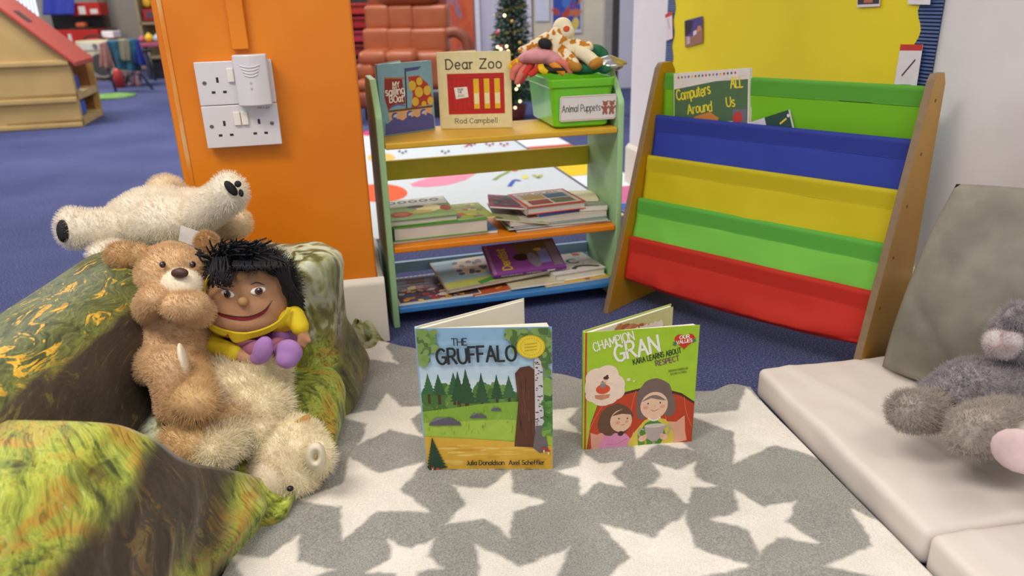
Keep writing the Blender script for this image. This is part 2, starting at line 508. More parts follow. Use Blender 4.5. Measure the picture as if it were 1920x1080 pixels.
b.box((-0.228, -0.008, 1.64), (0.0165, 0.0075, 0.955), M_orange, FP)
structure(b.build('trim_2', bevel=0.003, origin=(-0.317, 1.655, 0)))
b = MB()   # tall cream plinth
prof = [(-0.001, 0.002), (-0.016, 0.002), (-0.016, 0.148), (-0.011, 0.158), (-0.001, 0.166)]
b.prism([FP @ Vector((-PW - 0.01, y, z)) for y, z in prof], FP.to_3x3() @ Vector((PW + 0.026, 0, 0)), M_skirt)
b.prism([FP @ Vector((0.001 - (y + 0.001), -0.0, z)) for y, z in prof], FP.to_3x3() @ Vector((0, 0.34, 0)), M_skirt)
structure(b.build('baseboard_pillar', bevel=0.002, origin=(-0.317, 1.655, 0)))

# ------------------------------------------------------------------ star rug
# tips of the stars as they lie on the rug; (tips...) -> circle; two neighbouring tips -> one side of the star
STAR_TIPS = [((723, 744), (640, 785), (677, 840), (785, 826)), ((650, 860), (789, 872), (801, 968), (640, 1025), (565, 940)), ((846, 909), (952, 891), (1023, 943), (956, 1019), (840, 986)),
             ((1044, 888), (1163, 863), (1169, 922), (1085, 935)), ((1225, 875), (1300, 872), (1344, 922), (1288, 950), (1210, 922)), ((1402, 732), (1311, 805), (1372, 890), (1524, 872)),
             ((1372, 925), (1485, 944), (1529, 1029), (1419, 1047), (1329, 982)), ((1129, 991), (1285, 969)), ((891, 1029), (1066, 1035)), ((729, 1019), (816, 1016)), ((1550, 1069), (1594, 960)),
             ((666, 760), (688, 725))[::-1], ((1091, 769), (1091, 819)), ((1300, 850), (1194, 866))]
STW = []
for tips in STAR_TIPS:
    P = [on(x, y, 0.012) for x, y in tips]
    if len(P) == 2:
        d = P[1] - P[0]; R = d.length / (2 * math.sin(math.radians(36))); m = (P[0] + P[1]) / 2
        n = Vector((d.y, -d.x, 0)).normalized()          # the centre lies to the right of first -> second
        c = m + n * R * math.cos(math.radians(36))
    else:
        c = sum(P, Vector()) / len(P)
        for _ in range(200):                              # geometric circle fit
            R = sum((p - c).length for p in P) / len(P)
            g = sum(((p - c).normalized() * ((p - c).length - R) for p in P), Vector())
            c = c + g * (1.2 / len(P))
        R = sum((p - c).length for p in P) / len(P)
    sx_ = sum(math.cos(5 * math.atan2(p.y - c.y, p.x - c.x)) for p in P); sy_ = sum(math.sin(5 * math.atan2(p.y - c.y, p.x - c.x)) for p in P)
    STW.append((c.x, c.y, R, math.atan2(sy_, sx_) / 5))
for cx, cy, tx, ty in ((510, 1085, 565, 1008), (690, 668, 744, 691)):
    c = on(cx, cy, 0.012); t = on(tx, ty, 0.012)
    STW.append((c.x, c.y, (t - c).length, math.atan2(t.y - c.y, t.x - c.x)))
for x, y, r, a in ((0.2, 0.55, 0.13, 0.3), (-0.1, 0.5, 0.1, 0.9), (0.5, 0.5, 0.12, 0.1), (-0.36, 0.56, 0.12, 0.5)):
    STW.append((x, y, r, a))
def star_d(x, y):
    best = -1
    for cx, cy, R, a in STW:
        dx, dy = x - cx, y - cy
        r = math.hypot(dx, dy)
        if r > R * 1.05: continue
        th = (math.atan2(dy, dx) - a) % (2 * math.pi / 5)
        th = min(th, 2 * math.pi / 5 - th)
        px, py = r * math.cos(th), r * math.sin(th)
        ri = R * 0.45
        qx, qy = ri * math.cos(math.pi / 5), ri * math.sin(math.pi / 5)
        ex, ey = qx - R, qy
        l = math.hypot(ex, ey)
        d = ((px - R) * ey - py * ex) / l * (1)
        # inside when on the centre side of the edge
        best = max(best, -d)
    return best
def rug_mat():
    m = bpy.data.materials.new('star_rug_pile'); m.use_nodes = True
    nt = m.node_tree; b = nt.nodes['Principled BSDF']; b.inputs['Roughness'].default_value = 0.95
    b.inputs['Specular IOR Level'].default_value = 0.1
    b.inputs['Sheen Weight'].default_value = 0.25
    at_ = nt.nodes.new('ShaderNodeAttribute'); at_.attribute_name = 'star'
    tc = nt.nodes.new('ShaderNodeTexCoord')
    n = nt.nodes.new('ShaderNodeTexNoise'); n.inputs['Scale'].default_value = 420; n.inputs['Detail'].default_value = 3
    n2 = nt.nodes.new('ShaderNodeTexNoise'); n2.inputs['Scale'].default_value = 14; n2.inputs['Detail'].default_value = 8
    nt.links.new(tc.outputs['Object'], n.inputs['Vector']); nt.links.new(tc.outputs['Object'], n2.inputs['Vector'])
    def rp(els):
        r = nt.nodes.new('ShaderNodeValToRGB')
        r.color_ramp.elements[0].position, r.color_ramp.elements[1].position = 0.3, 0.7
        r.color_ramp.elements[0].color, r.color_ramp.elements[1].color = lin(els[0]), lin(els[1])
        return r
    g = rp(('#80807c', '#b4b3ac')); w = rp(('#e8e2d6', '#fdf8f0'))
    nt.links.new(n.outputs['Fac'], g.inputs['Fac']); nt.links.new(n.outputs['Fac'], w.inputs['Fac'])
    mx = nt.nodes.new('ShaderNodeMix'); mx.data_type = 'RGBA'
    nt.links.new(at_.outputs['Fac'], mx.inputs[0]); nt.links.new(g.outputs['Color'], mx.inputs[6]); nt.links.new(w.outputs['Color'], mx.inputs[7])
    r2 = rp(('#eeeeee', '#ffffff')); nt.links.new(n2.outputs['Fac'], r2.inputs['Fac'])
    mu = nt.nodes.new('ShaderNodeMix'); mu.data_type = 'RGBA'; mu.blend_type = 'MULTIPLY'; mu.inputs[0].default_value = 1
    nt.links.new(mx.outputs[2], mu.inputs[6]); nt.links.new(r2.outputs['Color'], mu.inputs[7])
    nt.links.new(mu.outputs[2], b.inputs['Base Color'])
    bp = nt.nodes.new('ShaderNodeBump'); bp.inputs['Strength'].default_value = 0.45; bp.inputs['Distance'].default_value = 0.006
    nt.links.new(n.outputs['Fac'], bp.inputs['Height']); nt.links.new(bp.outputs['Normal'], b.inputs['Normal'])
    return m
def interp(tab, x):
    if x <= tab[0][0]: return tab[0][1]
    for (x0, y0), (x1, y1) in zip(tab, tab[1:]):
        if x <= x1:
            t = (x - x0) / (x1 - x0); t = t * t * (3 - 2 * t)
            return y0 + (y1 - y0) * t
    return tab[-1][1]
RFAR = [(-0.42, 1.47), (-0.325, 1.566), (-0.249, 1.542), (0.07, 1.41), (0.27, 1.325), (0.39, 1.312), (0.44, 1.332), (0.475, 1.33)]
def rug_fn(u, v):
    # right edge runs beside the mat
    y0 = 0.34
    xr0 = 0.655 + (0.478 - 0.655) * 1.0
    xl = -0.42
    yy = y0
    # x from edges at row v (blend bottom and top rows)
    xr = 0.640 * (1 - v) + 0.474 * v
    x = xl + (xr - xl) * u
    xt = -0.42 + (0.474 + 0.42) * u
    yf = interp(RFAR, xt)
    y = y0 + (yf - y0) * v
    z = 0.010 + 0.002 * noisy((x, y), 9) 
    # far edge lifts in soft waves, the corner by the plinth most
    lift = max(0, (v - 0.86) / 0.14)
    z += lift ** 2 * (0.022 * math.exp(-((x + 0.31) / 0.07) ** 2) + 0.010 * math.exp(-((x - 0.44) / 0.04) ** 2) + 0.004 * (1 + math.sin(x * 22)))
    return (x, y, z)
NU, NV = 300, 330
b = MB(); M_rug = rug_mat(); b.grid(rug_fn, NU, NV, M_rug)
me = b.mesh('star_rug')
ca = me.color_attributes.new('star', 'FLOAT_COLOR', 'POINT')
for i, v in enumerate(me.vertices):
    wob = 0.004 * noisy(v.co, 35) + 0.003 * noisy(v.co, 90, 3)
    s = (star_d(v.co.x, v.co.y) + wob) / 0.006 + 0.5
    s = min(1, max(0, s)); ca.data[i].color = (s, s, s, 1)
rug = link_mesh('star_rug', me, None, True)
q = rug.modifiers.new('solid', 'SOLIDIFY'); q.thickness = 0.009; q.offset = -1
tag(rug, 'grey pile rug with large cream stars under the two standing picture books', 'rug')

# ------------------------------------------------------------------ folding floor mat on the right
def rbox(c, h, r, fn=None, n=10, F=None):
    """rounded, subdivided box -> (verts, faces)"""
    vs = {}; V = []; Fc = []
    def key(p):
        k = tuple(round(a, 5) for a in p)
        if k not in vs:
            vs[k] = len(V)
            q = Vector(p)
            inner = Vector([max(-(hh - r), min(hh - r, a)) for a, hh in zip(q, h)])
            d = q - inner
            V.append(inner + d.normalized() * r if d.length > 1e-9 else q)
        return vs[k]
    ns = [max(2, int(n * hh / max(h))) for hh in h]
    def coords(hh, k):
        # denser near rounded edges
        base = [-1 + 2 * i / k for i in range(k + 1)]
        pts = [a * (hh - r) for a in base]
        e = [-(hh - r) - r * t for t in (1, 0.66, 0.33)]
        return sorted(set([round(a, 6) for a in e + pts + [-a for a in e]]))
    cs = [coords(hh, k) for hh, k in zip(h, ns)]
    for ax in range(3):
        a, b2 = [k for k in range(3) if k != ax]
        for sgn in (-1, 1):
            for i in range(len(cs[a]) - 1):
                for j in range(len(cs[b2]) - 1):
                    quad = []
                    for di, dj in ((0, 0), (1, 0), (1, 1), (0, 1)):
                        p = [0, 0, 0]; p[ax] = sgn * h[ax]; p[a] = cs[a][i + di]; p[b2] = cs[b2][j + dj]
                        quad.append(key(p))
                    if len(set(quad)) >= 3: Fc.append(quad)
    out = []
    for v in V:
        if fn: v = Vector(fn(v))
        v = v + Vector(c)
        out.append(F @ v if F is not None else v)
    return out, Fc

YM = math.radians(-8.8)
FM = Matrix.Translation(Vector((0.487, 1.335, 0))) @ Matrix.Rotation(-YM, 4, 'Z')    # x to the right along the far edge, -y towards the camera
M_mat = mat('#ded4cc', 0.6, var=0.03, scale=7, bump=0.10, bscale=22)
M_matside = M_mat
mat_t = thing('folding_floor_mat', 'white folding floor mat lying along the right wall beside the star rug', 'floor mat', (0.49, 1.33, 0))
def mat_fn(v):
    k = 0.0045 * noisy(v, 8) + 0.0022 * noisy(v, 24, 5) + 0.003 * math.exp(-((v.x - 0.02 - 0.04 * math.sin(v.y * 30)) / 0.007) ** 2) * math.exp(-((v.y - 0.12) / 0.09) ** 2)
    # long soft creases in the cover
    k += 0.003 * math.exp(-((v.x + 0.12 + 0.25 * (v.y)) / 0.012) ** 2) if v.z > 0 else 0
    z = v.z + (k if v.z > 0 else 0)
    return (v.x + 0.002 * noisy(v, 12, 9), v.y, z)
for (y0, y1) in ((-0.505, 0.0), (-1.05, -0.507)):
    vs, fs = rbox((0.245, (y0 + y1) / 2, 0.033), (0.245, (y1 - y0) / 2, 0.033), 0.014, mat_fn, 46, FM)
    MB().add(vs, fs, M_mat).build('mat_panel', mat_t, True)

# ------------------------------------------------------------------ big cushion leaning in the corner
M_cush = ramp_mat('grey_green_cotton', [(0.3, '#6f6b60'), (0.5, '#858174'), (0.72, '#9f9b8e')], nscale=8, detail=10, rough=0.85, bump=0.35)
def cushion():
    BL = Vector((0.722, 1.305, 0.075)); BR = Vector((0.942, 1.065, 0.075))
    TL = Vector((0.80, 1.31, 0.47)); TL = at(1793, 345, 1.315)
    U = (BR - BL); Vv = TL - BL
    n = U.cross(Vv).normalized()
    def side(s):
        def fn(u, v):
            p = BL + U * u + Vv * v
            # pulled-in edges, pointed corners
            e = (4 * u * (1 - u)) ; g = (4 * v * (1 - v))
            inw = -0.010
            p += U.normalized() * inw * (1 - 2 * u) * g * (1 - e) * 1.2 + Vv.normalized() * inw * (1 - 2 * v) * e * (1 - g) * 1.0
            t = 0.06 * (max(0, e) ** 0.42) * (max(0, g) ** 0.42)
            t += (0.006 * noisy(p, 8) + 0.004 * noisy(p, 21, 2)) * min(1, e * g * 4)
            # creases running from the lower middle
            c = (u - 0.42) * 0.8 + (v - 0.1) * 0.9
            t -= 0.012 * math.exp(-(c / 0.035) ** 2) * math.exp(-(v / 0.35) ** 2) * min(1, 6 * e * g)
            return p + n * (s * t)
        return fn
    b = MB()
    b.grid(side(1), 44, 44, M_cush); b.grid(side(-1), 44, 44, M_cush)
    o = b.build('cushion', None, True)
    tag(o, 'large grey green cushion leaning against the wall behind the grey teddy', 'cushion')
cushion()

# ================================================================== LOW ARMCHAIR UNDER A JUNGLE-PRINT THROW
def jungle_mat():
    m = bpy.data.materials.new('jungle_print_fabric'); m.use_nodes = True
    nt = m.node_tree; b = nt.nodes['Principled BSDF']; b.inputs['Roughness'].default_value = 0.62
    b.inputs['Sheen Weight'].default_value = 0.15
    tc = nt.nodes.new('ShaderNodeTexCoord'); att = nt.nodes.new('ShaderNodeAttribute'); att.attribute_name = 'print'
    sep = nt.nodes.new('ShaderNodeSeparateColor'); nt.links.new(att.outputs['Color'], sep.inputs[0])
    def noise(sc, det, dist, rough=0.6):
        n = nt.nodes.new('ShaderNodeTexNoise'); n.inputs['Scale'].default_value = sc; n.inputs['Detail'].default_value = det
        n.inputs['Distortion'].default_value = dist; n.inputs['Roughness'].default_value = rough
        nt.links.new(tc.outputs['Object'], n.inputs['Vector']); return n.outputs['Fac']
    def ramp(fac, stops):
        r = nt.nodes.new('ShaderNodeValToRGB')
        while len(r.color_ramp.elements) < len(stops): r.color_ramp.elements.new(0.5)
        for e, (p, h) in zip(r.color_ramp.elements, stops): e.position = p; e.color = lin(h)
        nt.links.new(fac, r.inputs['Fac']); return r.outputs['Color']
    def mix(fac, a, c, mode='MIX'):
        x = nt.nodes.new('ShaderNodeMix'); x.data_type = 'RGBA'; x.blend_type = mode
        if isinstance(fac, float): x.inputs[0].default_value = fac
        else: nt.links.new(fac, x.inputs[0])
        nt.links.new(a, x.inputs[6]); nt.links.new(c, x.inputs[7]); return x.outputs[2]
    def math_(op, a, c):
        x = nt.nodes.new('ShaderNodeMath'); x.operation = op; x.use_clamp = True
        for i, q in enumerate((a, c)):
            if isinstance(q, float): x.inputs[i].default_value = q
            else: nt.links.new(q, x.inputs[i])
        return x.outputs[0]
    def ramp_bw(fac, a, b2):
        x = nt.nodes.new('ShaderNodeMapRange'); x.clamp = True
        x.inputs['From Min'].default_value = a; x.inputs['From Max'].default_value = b2
        nt.links.new(fac, x.inputs['Value']); return x.outputs['Result']
    s1 = noise(7, 4, 2.0, 0.6); s3 = noise(34, 3, 3.5, 0.6)
    fl = nt.nodes.new('ShaderNodeAttribute'); fl.attribute_name = 'flow'
    def fnoise(sc, det, dist):
        n = nt.nodes.new('ShaderNodeTexNoise'); n.inputs['Scale'].default_value = sc; n.inputs['Detail'].default_value = det; n.inputs['Distortion'].default_value = dist
        n.inputs['Roughness'].default_value = .62
        nt.links.new(fl.outputs['Vector'], n.inputs['Vector']); return n.outputs['Fac']
    s2 = fnoise(16, 4, 0.9); s4 = fnoise(42, 3, 1.2)
    moss = ramp(s2, [(0.28, '#23280c'), (0.38, '#54651a'), (0.46, '#8c9c2a'), (0.53, '#c3cc4c'), (0.60, '#9db032'), (0.68, '#dfe08a'), (0.78, '#6d7f20')])
    moss = mix(0.42, moss, ramp(s4, [(0.3, '#262a0c'), (0.42, '#6e7f22'), (0.52, '#c8cc58'), (0.6, '#7f9026'), (0.72, '#e8e29a')]))
    moss = mix(ramp_bw(s1, .50, .62), moss, ramp(s4, [(0.3, '#4a3a12'), (0.45, '#a8862a'), (0.55, '#d0a43c'), (0.65, '#a09a38'), (0.75, '#dccf7c')]))
    moss = mix(ramp_bw(s1, .44, .36), moss, ramp(s2, [(0.3, '#1c200c'), (0.5, '#4f5c1c'), (0.62, '#8a9a3a'), (0.75, '#3a4414')]))
    dark = ramp(s2, [(0.3, '#2b2219'), (0.5, '#43362a'), (0.60, '#4b3e2c'), (0.66, '#857a36'), (0.70, '#50442c'), (0.8, '#362a1e')])
    dark = mix(0.25, dark, ramp(s4, [(0.35, '#2c2419'), (0.6, '#57492f'), (0.72, '#96904a')]))
    leaf = ramp(s2, [(0.3, '#1f240e'), (0.45, '#424c1c'), (0.54, '#6e7634'), (0.62, '#3a4418'), (0.7, '#9a9c62'), (0.8, '#2c3412')])
    leaf = mix(0.35, leaf, ramp(s4, [(0.35, '#262a10'), (0.55, '#66702e'), (0.68, '#a8a870')]))
    crm = ramp(noise(8.5, 3, 1.6), [(0.34, '#5d5326'), (0.41, '#8a8550'), (0.455, '#d5dbbd'), (0.51, '#e0e5cf'), (0.55, '#b4bc8c'), (0.585, '#7a6a36'), (0.63, '#50501f'), (0.68, '#c9ceab')])
    flow = ramp(s3, [(0.3, '#b07c14'), (0.5, '#dca922'), (0.7, '#eec848')])
    patch = ramp(fnoise(13, 3, 1.2), [(0.57, '#000000'), (0.60, '#ffffff')])
    c = mix(sep.outputs[0], moss, dark)
    c = mix(sep.outputs[2], c, leaf)
    pm = nt.nodes.new('ShaderNodeAttribute'); pm.attribute_name = 'print2'
    sp2 = nt.nodes.new('ShaderNodeSeparateColor'); nt.links.new(pm.outputs['Color'], sp2.inputs[0])
    bw = nt.nodes.new('ShaderNodeRGBToBW'); nt.links.new(patch, bw.inputs[0])
    c = mix(math_('MULTIPLY', bw.outputs[0], sp2.outputs[0]), c, flow)
    c = mix(sep.outputs[1], c, crm)
    nt.links.new(c, b.inputs['Base Color'])
    bp = nt.nodes.new('ShaderNodeBump'); bp.inputs['Strength'].default_value = 0.12; bp.inputs['Distance'].default_value = 0.006
    nt.links.new(noise(30, 4, 1.0), bp.inputs['Height']); nt.links.new(bp.outputs['Normal'], b.inputs['Normal'])
    return m
M_jungle = jungle_mat()
def sst(a, b2, x):
    t = min(1, max(0, (x - a) / (b2 - a))); return t * t * (3 - 2 * t)
def printed(b, name, parent, pal, flow=None):
    """pal(co, normal) -> dark, cream, leaf, flower"""
    me = b.mesh(name)
    me.update()
    c1 = me.color_attributes.new('print', 'FLOAT_COLOR', 'POINT'); c2 = me.color_attributes.new('print2', 'FLOAT_COLOR', 'POINT')
    fa = me.attributes.new('flow', 'FLOAT_VECTOR', 'POINT')
    for i, v in enumerate(me.vertices):
        p = v.co
        w1 = Vector((noisy(p, 7, 1), noisy(p, 7, 5), noisy(p, 7, 9))) * 0.045 + Vector((noisy(p, 19, 2), noisy(p, 19, 6), noisy(p, 19, 8))) * 0.02
        q = flow(p) if flow else Vector((p.x * 3.2, p.y * .7, p.z * 3.2))
        fa.data[i].vector = q + Vector((w1.x * 3.0, w1.y * 1.0, w1.z * 3.0))
        d, c, l, f = pal(v.co, v.normal)
        c1.data[i].color = (d, c, l, 1); c2.data[i].color = (f, f, f, 1)
    return link_mesh(name, me, parent, True)

chair_t = thing('toddler_armchair', 'low soft armchair covered in a jungle print throw, heaped with plush toys', 'armchair', (-0.55, 1.05, 0))
def folds(p, a=0.008, f=7, s=0.0):
    return a * noisy(p, f, s) + a * 0.5 * noisy(p, f * 2.3, s + 4)

# backrest along the left
def back_fn(v):
    k = folds(v, 0.007, 8, 1)
    lean = -0.05 * sst(-0.1, 0.18, v.z)
    waist = 0.018 * sst(0.10, -0.02, v.z) * (1 if v.x > 0 else 0)
    return (v.x * (1 + 0.1 * sst(0, 0.17, v.z)) + lean + k - waist, v.y, v.z + k * 0.7 + 0.02 * (v.y) - 0.012 * sst(0.0, 0.3, -v.y))
vs, fs = rbox((-0.655, 0.98, 0.178), (0.085, 0.375, 0.176), 0.06, back_fn, 34)
def pal_back(p, n):
    e = 0.03 * noisy(p, 9, 2)
    top = max(sst(0.318, 0.330, p.z + e * 0.35), sst(-0.655, -0.68, p.x))
    return (1 - top, 0.0, top, top * 0.95)
printed(MB().add(vs, fs, M_jungle), 'backrest', chair_t, pal_back)

# far arm
def far_fn(v):
    k = folds(v, 0.009, 9, 6)
    flare = 0.05 * sst(-0.02, -0.16, v.z)
    y = v.y - (flare if v.y < 0 else 0)
    return (v.x + k + (0.035 * sst(0.02, -0.16, v.z) if v.x > 0 else 0), y + k, v.z + k * 0.6 + 0.004)
vs, fs = rbox((-0.495, 1.375, 0.165), (0.155, 0.085, 0.163), 0.05, far_fn, 26)
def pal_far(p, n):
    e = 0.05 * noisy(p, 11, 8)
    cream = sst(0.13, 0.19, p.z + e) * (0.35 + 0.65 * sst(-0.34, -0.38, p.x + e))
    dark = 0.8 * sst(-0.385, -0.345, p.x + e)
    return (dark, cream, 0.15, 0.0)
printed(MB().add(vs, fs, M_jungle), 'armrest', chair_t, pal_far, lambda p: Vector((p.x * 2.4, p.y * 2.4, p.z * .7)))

# seat
def seat_fn(v):
    k = folds(v, 0.006, 8, 11)
    X, Y = v.x - 0.475, v.y + 1.13
    z = v.z
    if z > -0.04:
        f = min(1, (z + 0.04) / 0.09)
        low = 0.075 * sst(-0.53, -0.45, X) * (1 - sst(1.12, 1.22, Y)) + 0.03 * sst(1.05, 0.92, Y) + 0.035 * sst(-0.46, -0.40, X) * sst(1.12, 1.22, Y)
        z -= f * low
    return (v.x + (k - 0.02 * sst(0.0, 0.08, v.z) + 0.015 - 0.035 * (1 - sst(1.0, 1.16, Y)) if v.x > 0 else 0), v.y, max(-0.072, z + k))
vs, fs = rbox((-0.475, 1.13, 0.078), (0.135, 0.188, 0.076), 0.03, seat_fn, 36)
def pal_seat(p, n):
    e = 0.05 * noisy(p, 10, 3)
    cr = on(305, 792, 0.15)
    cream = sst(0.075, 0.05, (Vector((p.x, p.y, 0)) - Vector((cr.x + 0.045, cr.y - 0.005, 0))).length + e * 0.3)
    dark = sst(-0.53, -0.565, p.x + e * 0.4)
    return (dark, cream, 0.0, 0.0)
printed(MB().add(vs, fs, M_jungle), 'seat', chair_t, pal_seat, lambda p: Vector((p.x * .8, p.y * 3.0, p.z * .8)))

# near arm: the throw falls from its ridge to the rug in folds
RID = [Vector((-0.82, 0.80, 0.30)), Vector((-0.545, 0.80, 0.302)), on(262, 812, 0.262), on(345, 866, 0.195), on(452, 892, 0.105), on(560, 932, 0.016)]
HEM = [Vector((-0.82, 0.36, 0.25)), Vector((-0.60, 0.38, 0.16)), Vector((-0.49, 0.50, 0.02)), Vector((-0.455, 0.66, 0.006)), Vector((-0.43, 0.84, 0.008)), on(556, 946, 0.008)]
MID = [Vector((-0.82, 0.58, 0.345)), Vector((-0.56, 0.60, 0.335)), Vector((-0.455, 0.66, 0.24)), Vector((-0.42, 0.77, 0.14)), Vector((-0.40, 0.90, 0.065)), on(560, 940, 0.016)]
def pl(tab, u):
    k = u * (len(tab) - 1); i = min(int(k), len(tab) - 2); t = k - i
    p0 = tab[max(i - 1, 0)]; p1 = tab[i]; p2 = tab[i + 1]; p3 = tab[min(i + 2, len(tab) - 1)]
    return 0.5 * ((2 * p1) + (p2 - p0) * t + (2 * p0 - 5 * p1 + 4 * p2 - p3) * t * t + (3 * p1 - p0 - 3 * p2 + p3) * t ** 3)
def near_fn(u, v):
    R, H, M = pl(RID, u), pl(HEM, u), pl(MID, u)
    if v < 0.12:      # behind the ridge down to the seat
        t = 1 - v / 0.12
        p = R + Vector((0.0, 0.012 + 0.02 * t, -t * max(0.0, R.z - 0.01) * 0.9))
        return p
    w = (v - 0.12) / 0.88
    p = R * (1 - w) ** 2 + M * (2 * w * (1 - w)) + H * w * w
    amp = math.sin(math.pi * min(1, w * 1.05)) * sst(0.15, 0.45, u)
    f = 0.016 * noisy((u * 9 + w * 0.8, w * 1.2, 0), 1.0, 3) + 0.008 * noisy((u * 20 - w * 1.0, w * 2, 0), 1.0, 7)
    out = Vector((0.75, 0.1, 0.55))
    p = p + out * f * amp * 1.6 + Vector((0, 0, 0.006 * noisy(p, 8)))
    p.z = max(p.z, 0.006)
    return p
b = MB(); b.grid(near_fn, 110, 70, M_jungle)
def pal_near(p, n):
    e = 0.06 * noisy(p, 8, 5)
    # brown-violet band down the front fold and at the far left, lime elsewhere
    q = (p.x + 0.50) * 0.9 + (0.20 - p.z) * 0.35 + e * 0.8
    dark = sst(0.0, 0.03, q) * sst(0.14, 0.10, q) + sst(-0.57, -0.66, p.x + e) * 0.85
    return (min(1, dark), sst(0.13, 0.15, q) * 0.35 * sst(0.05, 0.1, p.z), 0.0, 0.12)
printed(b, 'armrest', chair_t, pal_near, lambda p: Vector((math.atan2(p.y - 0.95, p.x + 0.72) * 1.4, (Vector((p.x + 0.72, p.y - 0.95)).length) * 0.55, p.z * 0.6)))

# end of the throw bunched on the carpet by the plinth
def pud_fn(u, v):
    a = u * 2 * math.pi; r = v
    c = Vector((-0.352, 1.575, 0.002))
    x = c.x + 0.066 * r * math.cos(a); y = c.y + 0.042 * r * math.sin(a)
    hgt = 0.072 * (1 - r ** 2.2) ** 0.6 if r < 1 else 0
    hgt *= 0.85 + 0.3 * math.sin(a * 3 + 5 * r) + 0.12 * math.sin(a * 5 + 2)
    return (x + 0.006 * math.sin(a * 4), y, c.z + max(0, hgt))
b = MB(); b.grid(pud_fn, 60, 22, M_jungle)
printed(b, 'throw_end', chair_t, lambda p, n: (0.45, 0.35 * sst(0.02, 0.04, p.z + 0.03 * noisy(p, 30)), 0.3, 0.0))

# ================================================================== PLUSH TOYS
M_black = mat('#15131a', 0.35, var=0)
M_blackfab = mat('#1b1a20', 0.8, var=0.1, scale=60)
M_eyewhite = mat('#f0ece6', 0.4, var=0)
def disc_on(b, c, n, rx, ry, m, rot=0.0, thick=0.006):
    """thin domed oval pad lying on a plush surface, facing n"""
    n = Vector(n).normalized(); up = Vector((0, 0, 1)); u = up.cross(n).normalized(); v = n.cross(u)
    u, v = u * math.cos(rot) + v * math.sin(rot), v * math.cos(rot) - u * math.sin(rot)
    R = Matrix((u, v, n)).transposed()
    b.ell(c, (rx, ry, thick), m, R, 18, 10)
CAM = Vector((0, 0, CAM_H))
def tocam(p):
    return (CAM - p).normalized()
def E(px, py, y, rx, ry=None, rz=None, R=None):
    """ellipsoid by photo pixel, depth and pixel radii (across, up, deep)"""
    ry = rx if ry is None else ry; rz = (rx + ry) / 2 if rz is None else rz
    k = px_m(1, y, py)
    return ('e', at(px, py, y), (rx * k, rz * k, ry * k), R)
def C(px0, py0, y0, px1, py1, y1, r0, r1):
    return ('c', at(px0, py0, y0), at(px1, py1, y1), px_m(r0, y0, py0), px_m(r1, y1, py1))
RY = lambda a: Matrix.Rotation(a, 3, 'Y')

# ------------------------------------------------ white polar bear on the far arm
M_pfur = mat('#f2e8d6', 0.9, var=0.04, scale=50); M_pfur2 = mat('#e8d2b0', 0.9, var=0.06, scale=40)
pb = thing('plush_polar_bear', 'white plush bear with black paw pads sprawled on its back along the chair top', 'plush toy', at(310, 450, 1.42))
o = blob('body', [E(298, 408, 1.40, 86, 56, 64), E(245, 416, 1.40, 45, 45), E(362, 402, 1.40, 46, 46), E(315, 410, 1.36, 60, 46)], M_pfur, pb, 0.006, 6)
fur(o, 14400, 0.007, M_pfur, 0.0005, seed=1)
l1 = blob('leg', [C(240, 425, 1.38, 160, 428, 1.34, 33, 32), E(140, 428, 1.335, 30, 38, 34)], M_pfur, pb, 0.005, 5)
fur(l1, 6720, 0.007, M_pfur, 0.0005, seed=2)
b = MB(); c = at(124, 432, 1.31); disc_on(b, c + Vector((-0.003, -0.004, 0)), Vector((-0.85, -0.5, 0.15)), 0.013, 0.021, M_blackfab, 0.1, 0.011); b.build('paw_pad', l1, True)
l2 = blob('leg', [C(365, 408, 1.36, 425, 368, 1.30, 34, 33), E(430, 360, 1.29, 32, 36, 32)], M_pfur, pb, 0.005, 5)
fur(l2, 6720, 0.007, M_pfur, 0.0005, seed=3)
b = MB()
for (px, py, rx, ry, rt) in ((433, 353, 8, 16, 0.5), (446, 345, 6, 6, 0), (452, 362, 4, 7, 0)):
    c = at(px, py, 1.258)
    disc_on(b, c, tocam(c) + Vector((0.45, 0, 0)), px_m(rx, 1.26), px_m(ry, 1.26), M_blackfab, rt, 0.006)
b.build('paw_pad', l2, True)
hd = blob('head', [E(311, 358, 1.46, 33, 28, 34), E(306, 348, 1.44, 24, 17), E(346, 370, 1.46, 24, 16)], M_pfur2, pb, 0.005, 5)
fur(hd, 2500, 0.007, M_pfur2, 0.0004, seed=4)
b = MB(); b.ell(at(307, 334, 1.49), (0.009, 0.008, 0.005), M_black); b.build('nose', hd, True)
a1 = blob('arm', [C(400, 425, 1.42, 440, 418, 1.42, 26, 26), E(446, 418, 1.41, 24, 25)], M_pfur2, pb, 0.005, 4)
fur(a1, 3520, 0.007, M_pfur2, 0.0005, seed=5)
a2 = blob('arm', [C(215, 462, 1.34, 184, 478, 1.30, 20, 18)], M_pfur, pb, 0.005, 4)
fur(a2, 1920, 0.007, M_pfur, 0.0005, seed=6)
b = MB(); c = at(352, 436, 1.295); F = basis_frame(c + Vector((-0.014, 0, -0.012)), (1, -0.15, -0.35), (0.3, 0.12, 1))
b.prism([(-.004, -.004, 0), (0.032, -.004, 0), (0.032, 0.026, 0.004), (-.004, 0.026, 0.004)], (0, 0, 0.0008), mat('#e4e0dc', 0.5), F)
b.build('care_label', pb)
b = MB(); c = at(385, 440, 1.33); b.prism([c, c + Vector((0.009, 0, 0.002)), c + Vector((0.007, 0, 0.016)), c + Vector((0.002, 0, 0.014))], (0, 0.002, 0), mat('#e9c01e', 0.6)); b.build('ribbon', pb)

